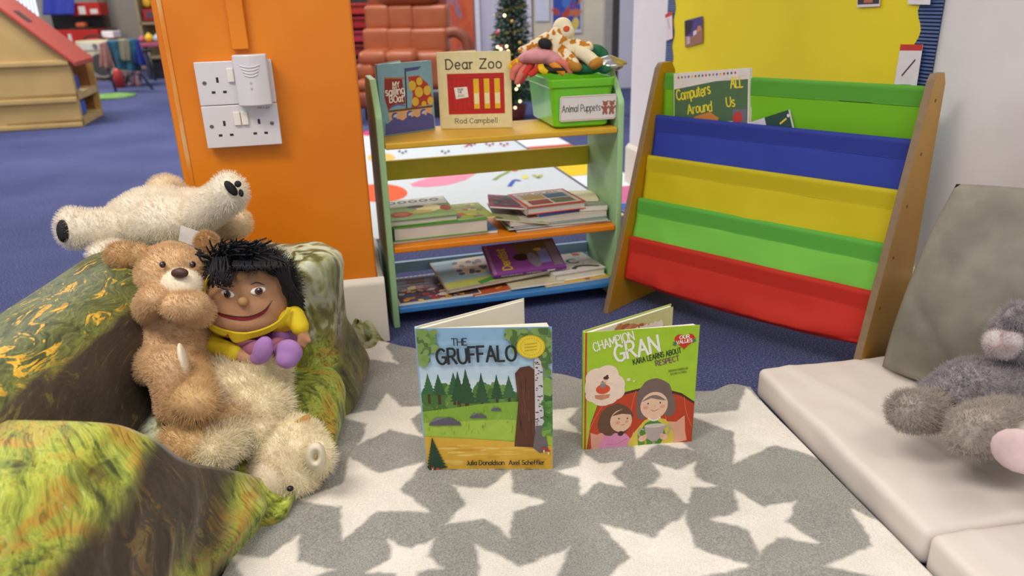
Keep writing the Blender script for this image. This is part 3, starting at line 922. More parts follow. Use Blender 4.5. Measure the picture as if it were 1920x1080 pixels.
# ------------------------------------------------ brown teddy sitting in the corner of the chair
M_bfur = mat('#dfbd92', 0.9, var=0.07, scale=40); M_bfur2 = mat('#d0ab7a', 0.9, var=0.07, scale=40); M_muz = mat('#efe2c8', 0.85, var=0.03)
tb = thing('teddy_bear', 'brown teddy bear sitting upright with paws at its mouth beside the rag doll', 'plush toy', on(310, 780, 0.16))
o = blob('body', [E(318, 625, 1.16, 70, 72, 66), E(310, 660, 1.14, 74, 55, 66), E(325, 575, 1.18, 58, 45, 50)], M_bfur, tb, 0.006, 6)
fur(o, 15200, 0.006, M_bfur, 0.0005, seed=11)
hd = blob('head', [E(322, 515, 1.20, 61, 58, 58), E(330, 545, 1.17, 52, 36, 45)], M_bfur, tb, 0.006, 6)
fur(hd, 10400, 0.006, M_bfur, 0.0005, seed=12)
mz = blob('muzzle', [E(340, 534, 1.120, 38, 31, 34)], M_muz, hd, 0.005, 4); fur(mz, 1500, 0.003, M_muz, 0.0004)
b = MB(); c = at(337, 512, 1.10); b.ell(c, (0.0135, 0.008, 0.0085), mat('#4a2c22', 0.5, var=0.05)); b.build('nose', hd, True)
for px, py, yy in ((305, 496, 1.150), (361, 496, 1.150)):
    b = MB(); b.ell(at(px, py, yy), (0.0050, 0.006, 0.0058), mat('#2a1710', 0.12, var=0, coat=1.0)); b.build('eye', hd, True)
for prims, sd in (([E(232, 480, 1.22, 36, 26, 18), E(215, 482, 1.22, 18, 20, 14), E(262, 478, 1.20, 20, 22, 16)], 13), ([E(388, 458, 1.24, 22, 24, 12)], 14)):
    e = blob('ear', prims, M_bfur2, hd, 0.005, 4); fur(e, 3520, 0.006, M_bfur2, 0.0005, seed=sd)
for prims, sd in (([C(268, 590, 1.13, 283, 562, 1.09, 22, 22), E(290, 558, 1.085, 24, 22)], 15), ([C(375, 585, 1.13, 335, 573, 1.085, 26, 24), E(328, 572, 1.08, 26, 23), E(352, 570, 1.09, 34, 23)], 16)):
    e = blob('arm', prims, M_bfur, tb, 0.005, 5); fur(e, 4800, 0.006, M_bfur, 0.0005, seed=sd)
lg = blob('leg', [C(266, 684, 1.10, 318, 688, 1.05, 32, 36), C(318, 690, 1.05, 330, 748, 1.035, 37, 34), E(322, 765, 1.03, 28, 24)], M_bfur, tb, 0.006, 5)
fur(lg, 10400, 0.006, M_bfur, 0.0005, seed=17)
b = MB(); c = at(353, 690, 1.035); disc_on(b, c + Vector((-.014, .018, 0)), (1.0, 0.3, 0.05), 0.020, 0.034, M_muz, 0.0, 0.007); b.build('foot_pad', lg, True)
lg = blob('leg', [C(360, 690, 1.12, 362, 752, 1.02, 34, 38), E(362, 754, 1.01, 44, 36, 36), E(400, 660, 1.17, 26, 22)], M_bfur2, tb, 0.006, 5)
fur(lg, 4500, 0.011, M_bfur2, 0.00042, seed=18)

# ------------------------------------------------ rag doll puppet
M_skin = mat('#b98a66', 0.8, var=0.04, scale=60, bump=0.05, bscale=300); M_hair = mat('#15141b', 0.7, var=0.1, scale=80)
M_yel = mat('#d8bd18', 0.75, var=0.05); M_pur = mat('#8c6096', 0.8, var=0.05); M_pur2 = mat('#a478b4', 0.8, var=0.04)
dl = thing('puppet_doll', 'rag doll with black yarn hair, wide smile, yellow collar and purple dungarees', 'doll', on(490, 690, 0.17))
DY = 1.20
hd = blob('head', [E(465, 565, DY, 80, 62, 62), E(458, 592, DY - 0.012, 76, 42, 54), E(470, 535, DY, 68, 48, 56)], M_skin, dl, 0.005, 6)
# hair cap of dark yarn
cap = blob('hair', [E(470, 520, DY + 0.035, 82, 42, 56), E(524, 540, DY + 0.04, 28, 46, 44), E(400, 520, DY + 0.02, 20, 32, 38), E(466, 492, DY + 0.014, 62, 17, 48)], M_hair, dl, 0.005, 4)
fur(cap, 6500, 0.014, M_hair, 0.0006, seed=21, curl=0.004)
b = MB(); rr = random.Random(5)
def strand(p0, pts, r=0.0016):
    b.tube([Vector(q) for q in smooth3([p0] + pts)], r, M_hair, 5)
def smooth3(P, n=5):
    P = [Vector(p) for p in P]; q = [P[0]] + P + [P[-1]]; out = []
    for i in range(1, len(q) - 2):
        for k in range(n):
            t = k / n
            out.append(0.5 * ((2 * q[i]) + (q[i + 1] - q[i - 1]) * t + (2 * q[i - 1] - 5 * q[i] + 4 * q[i + 1] - q[i + 2]) * t * t + (3 * q[i] - q[i - 1] - 3 * q[i + 1] + q[i + 2]) * t ** 3))
    out.append(P[-1]); return out
for i in range(110):      # tuft on top leaning left, rising in points
    x0 = rr.uniform(405, 470); y0 = rr.uniform(478, 505)
    tx = x0 + rr.uniform(-25, 55); ty = rr.uniform(446, 478)
    strand(at(x0, y0, DY - 0.01 + rr.uniform(-0.01, 0.03)), [at((x0 + tx) / 2 - 4, (y0 + ty) / 2 - 8, DY - 0.02), at(tx, ty, DY - 0.02 + rr.uniform(-0.02, 0.02))], 0.0014)
for i in range(60):      # strands hanging over the left of the face
    x0 = rr.uniform(398, 430); y0 = rr.uniform(480, 500)
    strand(at(x0, y0, DY - 0.03), [at(x0 + rr.uniform(-8, 8), y0 + 22, DY - 0.068), at(x0 + rr.uniform(-10, 8), rr.uniform(515, 540), DY - 0.066)], 0.0014)
for i in range(8):       # loose wisps at the far left
    x0 = rr.uniform(395, 408)
    strand(at(x0, 490, DY - 0.03), [at(380 + rr.uniform(-6, 8), 478 + rr.uniform(-4, 14), DY - 0.05), at(365 + rr.uniform(0, 14), 455 + rr.uniform(0, 30), DY - 0.05)], 0.0014)
strand(at(392, 518, DY - 0.05), [at(402, 532, DY - 0.069), at(428, 545, DY - 0.072)], 0.0016)
for i in range(130):      # long hair falling to the right
    x0 = rr.uniform(470, 525); y0 = rr.uniform(478, 500)
    strand(at(x0, y0, DY + rr.uniform(-0.03, 0.02)), [at(min(x0 + 38, 540), y0 + rr.uniform(12, 26), DY - 0.03), at(rr.uniform(528, 548), 535 + rr.uniform(-10, 10), DY - 0.03), at(rr.uniform(540, 572), rr.uniform(555, 590), DY - 0.02)], 0.0013)
for i in range(70):      # short fringe
    x0 = rr.uniform(425, 525)
    strand(at(x0, 488, DY - 0.02), [at(x0 + rr.uniform(-4, 6), 497, DY - 0.060), at(x0 + rr.uniform(-6, 8), 503 + rr.uniform(-5, 5), DY - 0.064)], 0.0013)
b.build('yarn_strands', cap, True)
# surface points on the face front: cast rays at the head's mesh in its own space
from mathutils.bvhtree import BVHTree
def caster(o):
    me = o.data; og = Vector(o['_o'])
    return BVHTree.FromPolygons([v.co + og for v in me.vertices], [p.vertices[:] for p in me.polygons])
def hit(T, px, py, lift=0.0):
    r = ray(px, py).normalized()
    h = T.ray_cast(CAM, r)
    p, n = (h[0], h[1]) if h[0] is not None else (at(px, py, DY), -r)
    return p + n * lift, n
T = caster(hd)
def strip_on(b, T, pix, w, m, lift=0.0012, wz=None):
    pts = smooth_pts(pix, 6); n = len(pts); V = []; 
    for i, p in enumerate(pts):
        a = Vector(pts[max(0, i - 1)]); c = Vector(pts[min(n - 1, i + 1)]); t = (c - a).normalized(); nn = Vector((-t.y, t.x))
        ww = w[0] + (w[1] - w[0]) * math.sin(math.pi * i / (n - 1))
        for s_ in (-1, 1):
            V.append(hit(T, p[0] + nn.x * ww * s_, p[1] + nn.y * ww * s_, lift)[0])
    b.add(V, [(2 * i, 2 * i + 1, 2 * i + 3, 2 * i + 2) for i in range(n - 1)], m)
for ex, ey, rot in ((427, 551, -0.15), (484, 545, 0.1)):
    b = MB(); p, n = hit(T, ex, ey)
    disc_on(b, p, n, 0.0125, 0.0062, M_eyewhite, rot, 0.0030); e = b.build('eye', hd, True)
    b = MB(); p, n = hit(T, ex + 1, ey + 0.5, 0.003); disc_on(b, p, n, 0.0066, 0.0060, mat('#5a3420', 0.3, var=0), 0, 0.0022)
    p, n = hit(T, ex + 2, ey, 0.0048); disc_on(b, p, n, 0.0036, 0.0036, M_black, 0, 0.0016)
    p, n = hit(T, ex, ey - 3, 0.0062); disc_on(b, p, n, 0.0012, 0.0012, M_eyewhite, 0, 0.0008); b.build('iris', e, True)
b = MB(); p, n = hit(T, 457, 565); b.ell(p + n * 0.003, 0.0088, mat('#b08458', 0.8, var=0.03)); b.build('nose', hd, True)
b = MB()
strip_on(b, T, [(395, 576), (415, 590), (445, 597), (470, 596), (495, 585), (508, 566)], (0.5, 3.2), mat('#7d1220', 0.6), 0.0012)
strip_on(b, T, [(392, 574), (415, 587), (445, 593), (470, 592), (495, 581), (510, 563)], (0.4, 0.9), mat('#3a1c16', 0.7), 0.0019)
b.build('mouth', hd)
for pts in ([(413, 538), (424, 535), (440, 537)], [(470, 534), (482, 530), (496, 535)]):
    b = MB(); strip_on(b, T, pts, (0.4, 0.9), M_hair, 0.0014); b.build('eyebrow', hd)
er = blob('ear', [E(390, 562, DY - 0.01, 7, 18, 10)], M_skin, hd, 0.004, 2)
b = MB(); b.tube(smooth3([at(385, 558, DY - 0.05), at(383, 542, DY - 0.05), at(388, 525, DY - 0.05), at(396, 514, DY - 0.06)]), 0.0022, M_yel, 6); b.build('hair_tie', cap, True)
# jacket, collar, dungarees
bd = blob('body', [E(475, 625, DY + 0.02, 66, 44, 48), E(485, 655, DY + 0.0, 62, 34, 46), E(535, 625, DY - .005, 28, 30, 30)], M_pur, dl, 0.005, 6)
b = MB(); 
def collar(u, v):
    a = math.pi * (0.02 + 0.96 * u)
    cx, cy = 462, 590
    rx = 76 + 7 * v; ry = 34 + 11 * v + 9 * v * math.exp(-((u - 0.42) / 0.07) ** 2) - 11 * v * math.exp(-((u - 0.36) / 0.02) ** 2)
    return at(cx - rx * math.cos(a), cy + ry * math.sin(a) - (0 if u < 0.5 else 16 * (u - 0.5) * 2), DY - 0.046 - 0.03 * math.sin(a) + 0.004 * v)
b.grid(collar, 50, 8, M_yel); cl = b.build('collar', dl, True, solid=0.003)
la = blob('arm', [C(397, 625, DY, 405, 650, DY - 0.04, 22, 20), C(405, 650, DY - 0.04, 440, 662, DY - 0.07, 19, 16)], M_yel, dl, 0.004, 4)
hn = blob('hand', [C(440, 662, DY - 0.07, 465, 672, DY - 0.075, 12, 11), C(462, 668, DY - 0.07, 476, 664, DY - 0.08, 6, 5), C(462, 672, DY - 0.07, 478, 671, DY - 0.08, 6, 5), C(462, 676, DY - 0.07, 477, 679, DY - 0.08, 6, 5)], M_skin, la, 0.0035, 2)
ra = blob('arm', [C(525, 608, DY - 0.01, 552, 592, DY - 0.03, 20, 19), C(552, 592, DY - 0.03, 562, 612, DY - 0.04, 19, 18)], M_yel, dl, 0.004, 4)
hn = blob('hand', [C(562, 612, DY - 0.04, 570, 632, DY - 0.045, 12, 11), C(566, 628, DY - 0.05, 560, 646, DY - 0.05, 6, 5), C(570, 630, DY - 0.045, 570, 648, DY - 0.05, 6, 5), C(574, 628, DY - 0.045, 580, 640, DY - 0.05, 6, 5)], M_skin, ra, 0.0035, 2)
for prims, shoe, sd in (([C(450, 655, DY - 0.03, 490, 655, DY - 0.08, 20, 17)], [E(493, 656, DY - 0.11, 19, 30, 14, RY(0.45)), E(486, 670, DY - 0.105, 18, 14, 16)], 0),
                        ([C(520, 650, DY - 0.03, 540, 660, DY - 0.08, 20, 18)], [E(542, 660, DY - 0.10, 26, 26, 16), E(538, 672, DY - 0.105, 22, 20, 18)], 1)):
    lg = blob('leg', prims, mat('#a0627e', 0.8, var=0.06), dl, 0.005, 3)
    blob('shoe', shoe, M_pur2, lg, 0.004, 4)

# ------------------------------------------------ beige bear slumped head-down over the seat edge
M_cfur = mat('#fbeccd', 0.92, var=0.06, scale=35); M_cfur2 = mat('#e6c692', 0.92, var=0.07, scale=35); M_cface = mat('#d8c8ae', 0.85, var=0.03)
lb = thing('shaggy_bear', 'shaggy cream bear slumped face down from the armchair seat onto the star rug', 'plush toy', on(470, 860, 0.12))
o = blob('body', [E(450, 716, 1.13, 78, 46, 58), E(478, 760, 1.10, 62, 52, 55), E(500, 700, 1.14, 36, 38), E(480, 800, 1.07, 55, 36, 46)], M_cfur, lb, 0.006, 5)
fur(o, 13000, 0.014, M_cfur, 0.0006, seed=31, curl=0.003)
for prims, mm, sd in (([C(465, 775, 1.08, 400, 815, 1.03, 36, 34), E(360, 835, 1.0, 50, 36, 36), E(330, 826, 1.0, 28, 24)], M_cfur2, 32), ([C(450, 810, 1.05, 400, 845, 0.99, 32, 30)], M_cfur, 33)):
    e = blob('arm', prims, mm, lb, 0.006, 4); fur(e, 6500, 0.012, mm, 0.0006, seed=sd, curl=0.003)
hd = blob('head', [E(545, 845, 1.06, 66, 62, 60), E(540, 880, 1.04, 62, 46, 52), E(500, 815, 1.07, 40, 36)], M_cfur, lb, 0.006, 6)
fur(hd, 10000, 0.010, M_cfur, 0.00055, seed=34, curl=0.002)
mz = blob('muzzle', [E(512, 896, 1.02, 44, 44, 44), E(526, 922, 1.02, 36, 26, 36), E(488, 885, 1.03, 26, 30, 30)], M_cface, hd, 0.005, 5); fur(mz, 2500, 0.004, M_cface, 0.0004, seed=35)
b = MB(); c = at(544, 916, 0.985); b.ell(c, (0.0055, 0.005, 0.0045), M_black); b.build('eye', hd, True)
er = blob('ear', [E(597, 856, 1.02, 26, 36, 16), ], M_cfur, hd, 0.005, 4); fur(er, 1200, 0.012, M_cfur, 0.00048, seed=36)
def ear_in(u, v):
    a = 2 * math.pi * u; r = 0.25 + 0.75 * v
    return at(592 + 18 * r * math.cos(a), 856 + 26 * r * math.sin(a), 1.0 - 0.004 - 0.012 * math.sin(v * math.pi))
b = MB(); b.grid(ear_in, 28, 8, mat('#e8dcc4', 0.8, var=0.03)); b.build('ear_lining', er, True, solid=0.003)
b = MB(); c = at(566, 793, 1.06); b.prism([c + Vector((-0.018, 0, -0.002)), c + Vector((0.014, 0.004, 0.004)), c + Vector((0.013, 0.0, 0.017)), c + Vector((0.0, 0.004, 0.008))], (0, 0.003, 0), mat('#cf9f58', 0.7)); b.build('ear', hd, bevel=0.001)

# ------------------------------------------------ grey teddy on the floor mat
M_gfur = mat('#a39ca0', 0.92, var=0.10, scale=60); M_gfur2 = mat('#b0a69c', 0.92, var=0.10, scale=50); M_gmuz = mat('#c9bebe', 0.85, var=0.03)
gb = thing('curly_teddy', 'curly grey teddy with a white muzzle lying on the white floor mat', 'plush toy', on(1840, 790, 0.07))
GY = 1.045
o = blob('body', [E(1830, 730, GY + 0.01, 82, 58, 50), E(1890, 740, GY + 0.015, 80, 68, 50), E(1775, 745, GY, 50, 38)], M_gfur, gb, 0.006, 5, 0.002, 60)
fur(o, 15000, 0.007, M_gfur, 0.0006, seed=41, curl=0.002)
a = blob('arm', [C(1770, 765, GY - 0.01, 1725, 772, GY - 0.04, 34, 36), E(1705, 770, GY - 0.05, 38, 36, 36)], M_gfur2, gb, 0.006, 4, 0.002, 60)
fur(a, 7500, 0.007, M_gfur2, 0.0006, seed=42, curl=0.002)
l = blob('leg', [C(1890, 790, GY - 0.05, 1840, 805, GY - 0.11, 46, 48), E(1825, 808, GY - 0.12, 48, 46, 40)], M_gfur2, gb, 0.006, 4, 0.002, 60)
fur(l, 9000, 0.007, M_gfur2, 0.0006, seed=43, curl=0.002)
l = blob('leg', [C(1960, 800, GY - 0.06, 1925, 840, GY - 0.14, 46, 44)], M_gfur2, gb, 0.006, 4)
b = MB(); c = at(1912, 846, GY - 0.205); disc_on(b, c, tocam(c) + Vector((-0.5, 0, -0.25)), 0.036, 0.030, mat('#dcc2c2', 0.8, var=0.1, scale=30), 0.2, 0.012); b.build('foot_pad', l, True)
hd = blob('head', [E(1938, 632, GY + 0.035, 78, 60, 50), E(1905, 640, GY + 0.03, 50, 42, 40)], M_gfur, gb, 0.006, 5, 0.002, 60)
fur(hd, 6500, 0.009, M_gfur, 0.0005, seed=44, curl=0.002)
e = blob('ear', [E(1906, 594, GY + 0.01, 28, 24, 14)], M_gfur, hd, 0.005, 4); fur(e, 1500, 0.009, M_gfur, 0.0005, seed=45, curl=0.002)
mz = blob('muzzle', [E(1866, 640, GY - 0.005, 20, 22, 20), E(1894, 642, GY - 0.005, 22, 22, 20), E(1878, 655, GY, 28, 18, 20)], M_gmuz, hd, 0.0045, 2)
fur(mz, 1800, 0.004, M_gmuz, 0.0004, seed=46)
T = caster(mz); b = MB()
pk = mat('#b9808a', 0.6, var=0.03)
strip_on(b, T, [(1856, 646), (1866, 650), (1877, 643)], (0.6, 0.9), pk, 0.004); strip_on(b, T, [(1877, 643), (1885, 650), (1900, 648)], (0.6, 0.9), pk, 0.004); strip_on(b, T, [(1876, 624), (1877, 634), (1877, 643)], (0.6, 0.9), pk, 0.004)
b.build('mouth', mz)
b = MB(); p, n = hit(T, 1877, 621, 0.002); b.ell(p, (0.006, 0.005, 0.004), pk); b.build('nose', mz, True)

# ================================================================== BOOKS: builders
M_page = mat('#e9e4d4', 0.8, var=0.02, scale=30); M_page2 = mat('#cfc9bd', 0.8, var=0.03, scale=30)
def page_mat():
    return M_page
def standing_book(name, label, BL, BR, H, spread, cover, group, edge=0.012, back_inside=None, board=False, leaf_top=None, back_cover=None):
    """book standing open like a tent: front cover BL->BR, spine at BL, back leaf swung to 'spread'"""
    BL = Vector(BL); BR = Vector(BR); SP = Vector(spread)
    t = thing(name, label, 'book', BL, group)
    U = (BR - BL).normalized(); W = (BR - BL).length; Z = Vector((0, 0, 1))
    N = U.cross(Z).normalized()            # towards the viewer
    ct = 0.0022 if board else 0.0009
    F = basis_frame(BL, U, Z)
    b = MB(); b.box((W / 2, H / 2, -ct / 2), (W / 2, H / 2, ct / 2), cover, F)
    b.build('front_cover', t, bevel=0.004 if board else 0.0004, seg=3)
    # pages lying behind the front cover, a wedge opening away from the spine
    b = MB()
    nsh = 4 if not board else 3
    m = 0.004
    for i in range(nsh):
        a0 = edge * (i / nsh); a1 = edge * ((i + 0.82) / nsh)
        p = [Vector((0.001, 0, -ct - 0.0002 - 0.0004 * i)), Vector((W - m - 0.0012 * i, 0, -ct - 0.0006 - a0)), Vector((W - m - 0.0012 * i, 0, -ct - 0.0006 - a1)), Vector((0.001, 0, -ct - 0.0006 - 0.0004 * i))]
        hh = H - (0.004 if not board else 0.001)
        b.prism([F @ Vector((q.x, 0.002 if not board else 0.0005, q.z)) for q in p], Z * hh, M_page)
    b.build('pages', t)
    # back leaf
    D = (SP - BL); D.z = 0; L = D.length; D.normalize()
    N2 = D.cross(Z).normalized()
    F2 = basis_frame(BL - N * 0.002, D, Z)
    b = MB(); b.box((L / 2, H / 2, -0.006), (L / 2, H / 2, ct / 2), back_cover or cover, F2); b.build('back_cover', t, bevel=0.0004)
    b = MB(); b.prism([F2 @ Vector(p) for p in ((0.001, 0.002, 0.002), (L - 0.005, 0.002, -0.0015), (L - 0.005, 0.002, -0.0052), (0.001, 0.002, -0.004))], Z * (H - 0.005), M_page)
    b.build('pages', t)
    if back_inside: back_inside(t, basis_frame(BL - N * 0.002 + N2 * 0.0022, D, Z), L, H)
    # spine strip
    b = MB(); b.prism([F @ Vector((-0.002, 0, 0.0)), F @ Vector((0.0015, 0, 0.0002)), F @ Vector((0.0015, 0, -0.006)), F @ Vector((-0.002, 0, -0.005))], Z * H, cover); b.build('spine', t)
    return t, F, W, H

def flat_book(name, label, F, w, d, t, cover, group, page=None, hard=True, art=None, spine_front=False, spine_mat=None, cat='book', curl=0.0):
    """lying book; F: local x width, y depth (away), z up; origin front-left-bottom"""
    o = thing(name, label, cat, F.translation, group)
    ct = min(0.0022 if hard else 0.0006, t * 0.2)
    page = page or M_page
    b = MB()
    b.box((w / 2, d / 2, ct / 2), (w / 2, d / 2, ct / 2), cover, F); b.box((w / 2, d / 2, t - ct / 2), (w / 2, d / 2, ct / 2), cover, F)
    b.build('cover', o, bevel=0.0004)
    if spine_front:
        b = MB(); b.box((w / 2, -0.0005, t / 2), (w / 2, 0.0012, t / 2), spine_mat or cover, F); b.build('spine', o, bevel=0.0004)
    else:
        b = MB(); b.box((-0.0003, d / 2, t / 2), (0.001, d / 2, t / 2), spine_mat or cover, F); b.build('spine', o, bevel=0.0004)
    k = 0.003 if hard else 0.0006
    b = MB(); b.box((w / 2, d / 2 + (0.001 if spine_front else 0), t / 2), (w / 2 - k, d / 2 - k, t / 2 - ct), page, F); b.build('pages', o)
    if art:
        A = Art(F @ Matrix.Translation((0, 0, t)))
        A.clip = (w, d); art(A, w, d); A.build('cover_print', o)
    return o

K = lambda h, r=0.45: mat(h, r, var=0.03, scale=60)
def P_(*p): return [tuple(q) for q in p]

# ------------------------------------------------------------------ forest picture book (front, on the rug)
t, F, W, H = standing_book('picture_book', 'forest picture book with gold seal standing open on the star rug', (-0.1545, 1.085, 0.0125), (0.0615, 1.077, 0.0125), 0.270, (0.0235, 1.195, 0.0125), K('#8fb6d2', 0.35), 'picture books standing on the rug', 0.020, None, False, back_cover=M_page)
A = Art(F); A.clip = (W, H)
sky = [K('#8db5d4'), K('#9cc0da'), K('#adcbdf'), K('#bdd5e2'), K('#cbdde4')]
for i, m in enumerate(sky): A.rect(0, H * (0.98 - 0.085 * (i + 1)) - (0.02 if i == 4 else 0), W, H * (1.0 - 0.085 * i), m)
rg = random.Random(3)
A.rect(0, H * 0.38, W, H * 0.57, K('#5a7a3a'))
for i in range(34):   # leafy back of the wood
    x = rg.uniform(0, W * 0.8); y = H * rg.uniform(0.46, 0.585)
    A.oval(x, y, rg.uniform(.008, .016), rg.uniform(.010, .020), K(rg.choice(['#4f7a34', '#5f8a40', '#46702f', '#6f9448'])), 12, 0, 0.1)
def fir(x, y, h, w, c1='#274a2c', trunk='#4a3420'):
    A.rect(x - w * .09, y - h * .45, x + w * .09, y + h * .1, K(trunk))
    n = 7; pts = []
    for i in range(n):
        f = i / n
        pts += [(x + w * .5 * (1 - f) , y + h * f * .92), (x + w * .5 * (1 - f) * .62, y + h * (f + .5 / n) * .95)]
    pts.append((x, y + h)); L = [(2 * x - p[0], p[1]) for p in pts[:-1]][::-1]
    A.poly(pts + L, K(c1))
for x, y, h, w, c in ((0.03, .585, .07, .034, '#2f5a38'), (0.055, .585, .075, .036, '#35603a'), (0.075, .555, .115, .044, '#2c5230'), (.145, .56, .075, .034, '#3a6440'), (0.10, .56, .10, .036, '#2f5634'), (.125, .555, .082, .03, '#2a4f30'), (.062, .57, .10, .038, '#27502f'), (.165, .535, .05, .026, '#2d5632'), (.178, .54, .05, .028, '#355f38'), (.013, .59, .07, .03, '#3a6a3e')):
    fir(x * W / .216, (y - .03) * H - (0.008 if h > .09 else 0), h * 0.56, w * .82, c)
A.poly(P_((0, .32 * H), (W, .27 * H), (W, .50 * H), (.7 * W, .505 * H), (.45 * W, .49 * H), (.2 * W, .46 * H), (0, .44 * H)), K('#86ad3a'))
A.poly(P_((.0, .16 * H), (W, .16 * H), (W, .36 * H), (.6 * W, .38 * H), (.3 * W, .37 * H), (0, .36 * H)), K('#a3c045'))
for i in range(150):
    x = rg.uniform(0, W * .98); y = rg.uniform(.27, .49) * H
    A.line([(x, y), (x + rg.uniform(-.001, .002), y + rg.uniform(.003, .007))], .0007, K(rg.choice(['#6d9a30', '#94b93c', '#b8cc5c', '#7da536'])))
A.poly(P_((0, 0), (W, 0), (W, .19 * H), (.8 * W, .215 * H), (.55 * W, .235 * H), (.3 * W, .25 * H), (0, .265 * H)), K('#d9ab3a'))
for i in range(26):
    x = rg.uniform(.1, .9) * W; y = rg.uniform(.06, .2) * H
    A.oval(x, y, rg.uniform(.01, .03), .0022, K(rg.choice(['#e2ba52', '#cf9c30', '#e6c468'])), 10)
for x, y, rx, ry in ((.17, .345, .125, .055), (.43, .395, .065, .03), (.57, .445, .04, .022)):
    pts = [(x * W + rx * W * math.cos(math.pi * k / 12), y * H + ry * H * math.sin(math.pi * k / 12) * (1 + .12 * math.sin(k * 1.7))) for k in range(13)]
    A.poly(pts, K('#5d5a66')); A.poly([(p[0] * .93 + x * W * .07, p[1] + .0015) for p in pts[5:12]], K('#7b7884'))
# broad brown trunk and birch on the right
A.poly(P_((.70 * W, .19 * H), (.88 * W, .18 * H), (.87 * W, .72 * H), (.83 * W, .75 * H), (.76 * W, .74 * H), (.72 * W, .70 * H), (.74 * W, .50 * H)), K('#5b3422'))
for i in range(16):
    x = rg.uniform(.735, .85) * W; y = rg.uniform(.25, .6) * H
    A.line([(x, y), (x + rg.uniform(-.003, .003), y + rg.uniform(.012, .03))], .0012, K(rg.choice(['#3f2216', '#74452c'])))
for i in range(30):
    x = rg.uniform(.9, 1.0) * W - .004; y = rg.uniform(.3, .98) * H
    A.oval(x, y, rg.uniform(.006, .012), rg.uniform(.007, .014), K(rg.choice(['#4f7a34', '#3e6630', '#6c9446', '#86a653'])), 10, 0, .15)
A.poly(P_((.845 * W, .18 * H), (.865 * W, .30 * H), (.868 * W, .99 * H), (.925 * W, .99 * H), (.932 * W, .30 * H), (.965 * W, .16 * H), (.93 * W, .17 * H), (.90 * W, .14 * H)), K('#cfc9cd'))
A.poly(P_((.845 * W, .18 * H), (.865 * W, .30 * H), (.868 * W, .34 * H), (.932 * W, .34 * H), (.965 * W, .16 * H), (.90 * W, .14 * H)), K('#6f6668'))
for i in range(34):
    x = rg.uniform(.872, .92) * W; y = rg.uniform(.33, .98) * H
    A.oval(x, y, rg.uniform(.0012, .0034), rg.uniform(.0008, .0016), K(rg.choice(['#3b3236', '#5a5055'])), 8)
for i in range(22):
    x = rg.uniform(.93, .995) * W; y = rg.uniform(.28, .5) * H
    A.oval(x, y, .004, .0075, K(rg.choice(['#5f9340', '#4a7a35', '#79a850'])), 8, rg.uniform(0, 3))
def leaves(x0, x1, y0, y1, n):
    for i in range(n):
        A.oval(rg.uniform(x0, x1) * W, rg.uniform(y0, y1) * H, rg.uniform(.004, .009), rg.uniform(.004, .009), K(rg.choice(['#5f8040', '#6d8f48', '#4f6f38', '#84a05a', '#7d9a50'])), 9, rg.uniform(0, 3), .2)
leaves(.015, .13, .86, .985, 46); leaves(.015, .07, .78, .9, 22); leaves(.68, .985, .93, .985, 50); leaves(.72, .82, .86, .95, 24); leaves(.93, .985, .75, .95, 24)
# young fir bottom left, toadstools, stones along the foot
pts = [(.03 * W, .02 * H)]
for i in range(9):
    f = i / 9; pts += [(.06 * W - (.075 * (1 - f)) * W * .8, (.05 + .2 * f) * H), (.06 * W - (.045 * (1 - f)) * W * .8, (.065 + .2 * f) * H)]
pts.append((.065 * W, .265 * H))
for i in range(9):
    f = 1 - (i + 1) / 9; pts += [(.065 * W + (.06 * (1 - f)) * W, (.065 + .2 * f) * H), (.065 * W + (.11 * (1 - f)) * W, (.045 + .2 * f) * H)]
A.poly([(max(.001, x), y) for x, y in pts], K('#26452f'))
for x, y, s in ((.93, .165, 1.0), (.965, .15, .8), (.05, .03, .7), (.09, .022, .8)):
    A.rect(x * W - .0012, y * H - .004, x * W + .0012, y * H + .002, K('#e8ded0')); A.oval(x * W, y * H + .003, .0042 * s, .0026 * s, K('#c8402c'), 12)
for x, rx in ((.21, .07), (.58, .08), (.81, .06)):
    A.poly([(x * W + rx * W * math.cos(math.pi * k / 10), .0006 + .028 * H * math.sin(math.pi * k / 10)) for k in range(11)], K('#66626c'))
for i in range(40):
    x = rg.uniform(.01, .99) * W; A.line([(x, .0005), (x + rg.uniform(-.002, .002), rg.uniform(.004, .009))], .0008, K(rg.choice(['#5f8a2c', '#7a9c34', '#3e5c24'])))
ink = K('#23262c')
A.text('THE', .26 * W, .895 * H, .0115, ink, .15, .024 * 1.0, gap=1.0, jit=.2)
A.text('GRUFFALO', .145 * W, .775 * H, .0265, ink, .155, .127, gap=1.1, rot=.03, jit=.3)
A.oval(.843 * W, .88 * H, .0228, .0205, K('#d8b81c', .3), 40); A.oval(.843 * W, .88 * H, .0206, .0184, K('#e8cf3a', .3), 40)
for k in range(26):
    a = 2 * math.pi * k / 26
    A.oval(.843 * W + .0165 * math.cos(a), .88 * H + .0148 * math.sin(a), .0011, .0009, K('#c2a116', .3), 6)
for k in (-1, 0, 1): A.line([(.843 * W - .010, .88 * H + k * .0055 - .0012), (.843 * W + .010, .88 * H + k * .0055 + .0012)], .0018, K('#c9aa1a', .3))
A.text('Julia Donaldson', .32 * W, .062 * H, .0090, ink, .15, .064, gap=1.0)
A.text('Axel Scheffler', .655 * W, .062 * H, .0088, ink, .15, .060, gap=1.0)
A.build('cover_print', t)

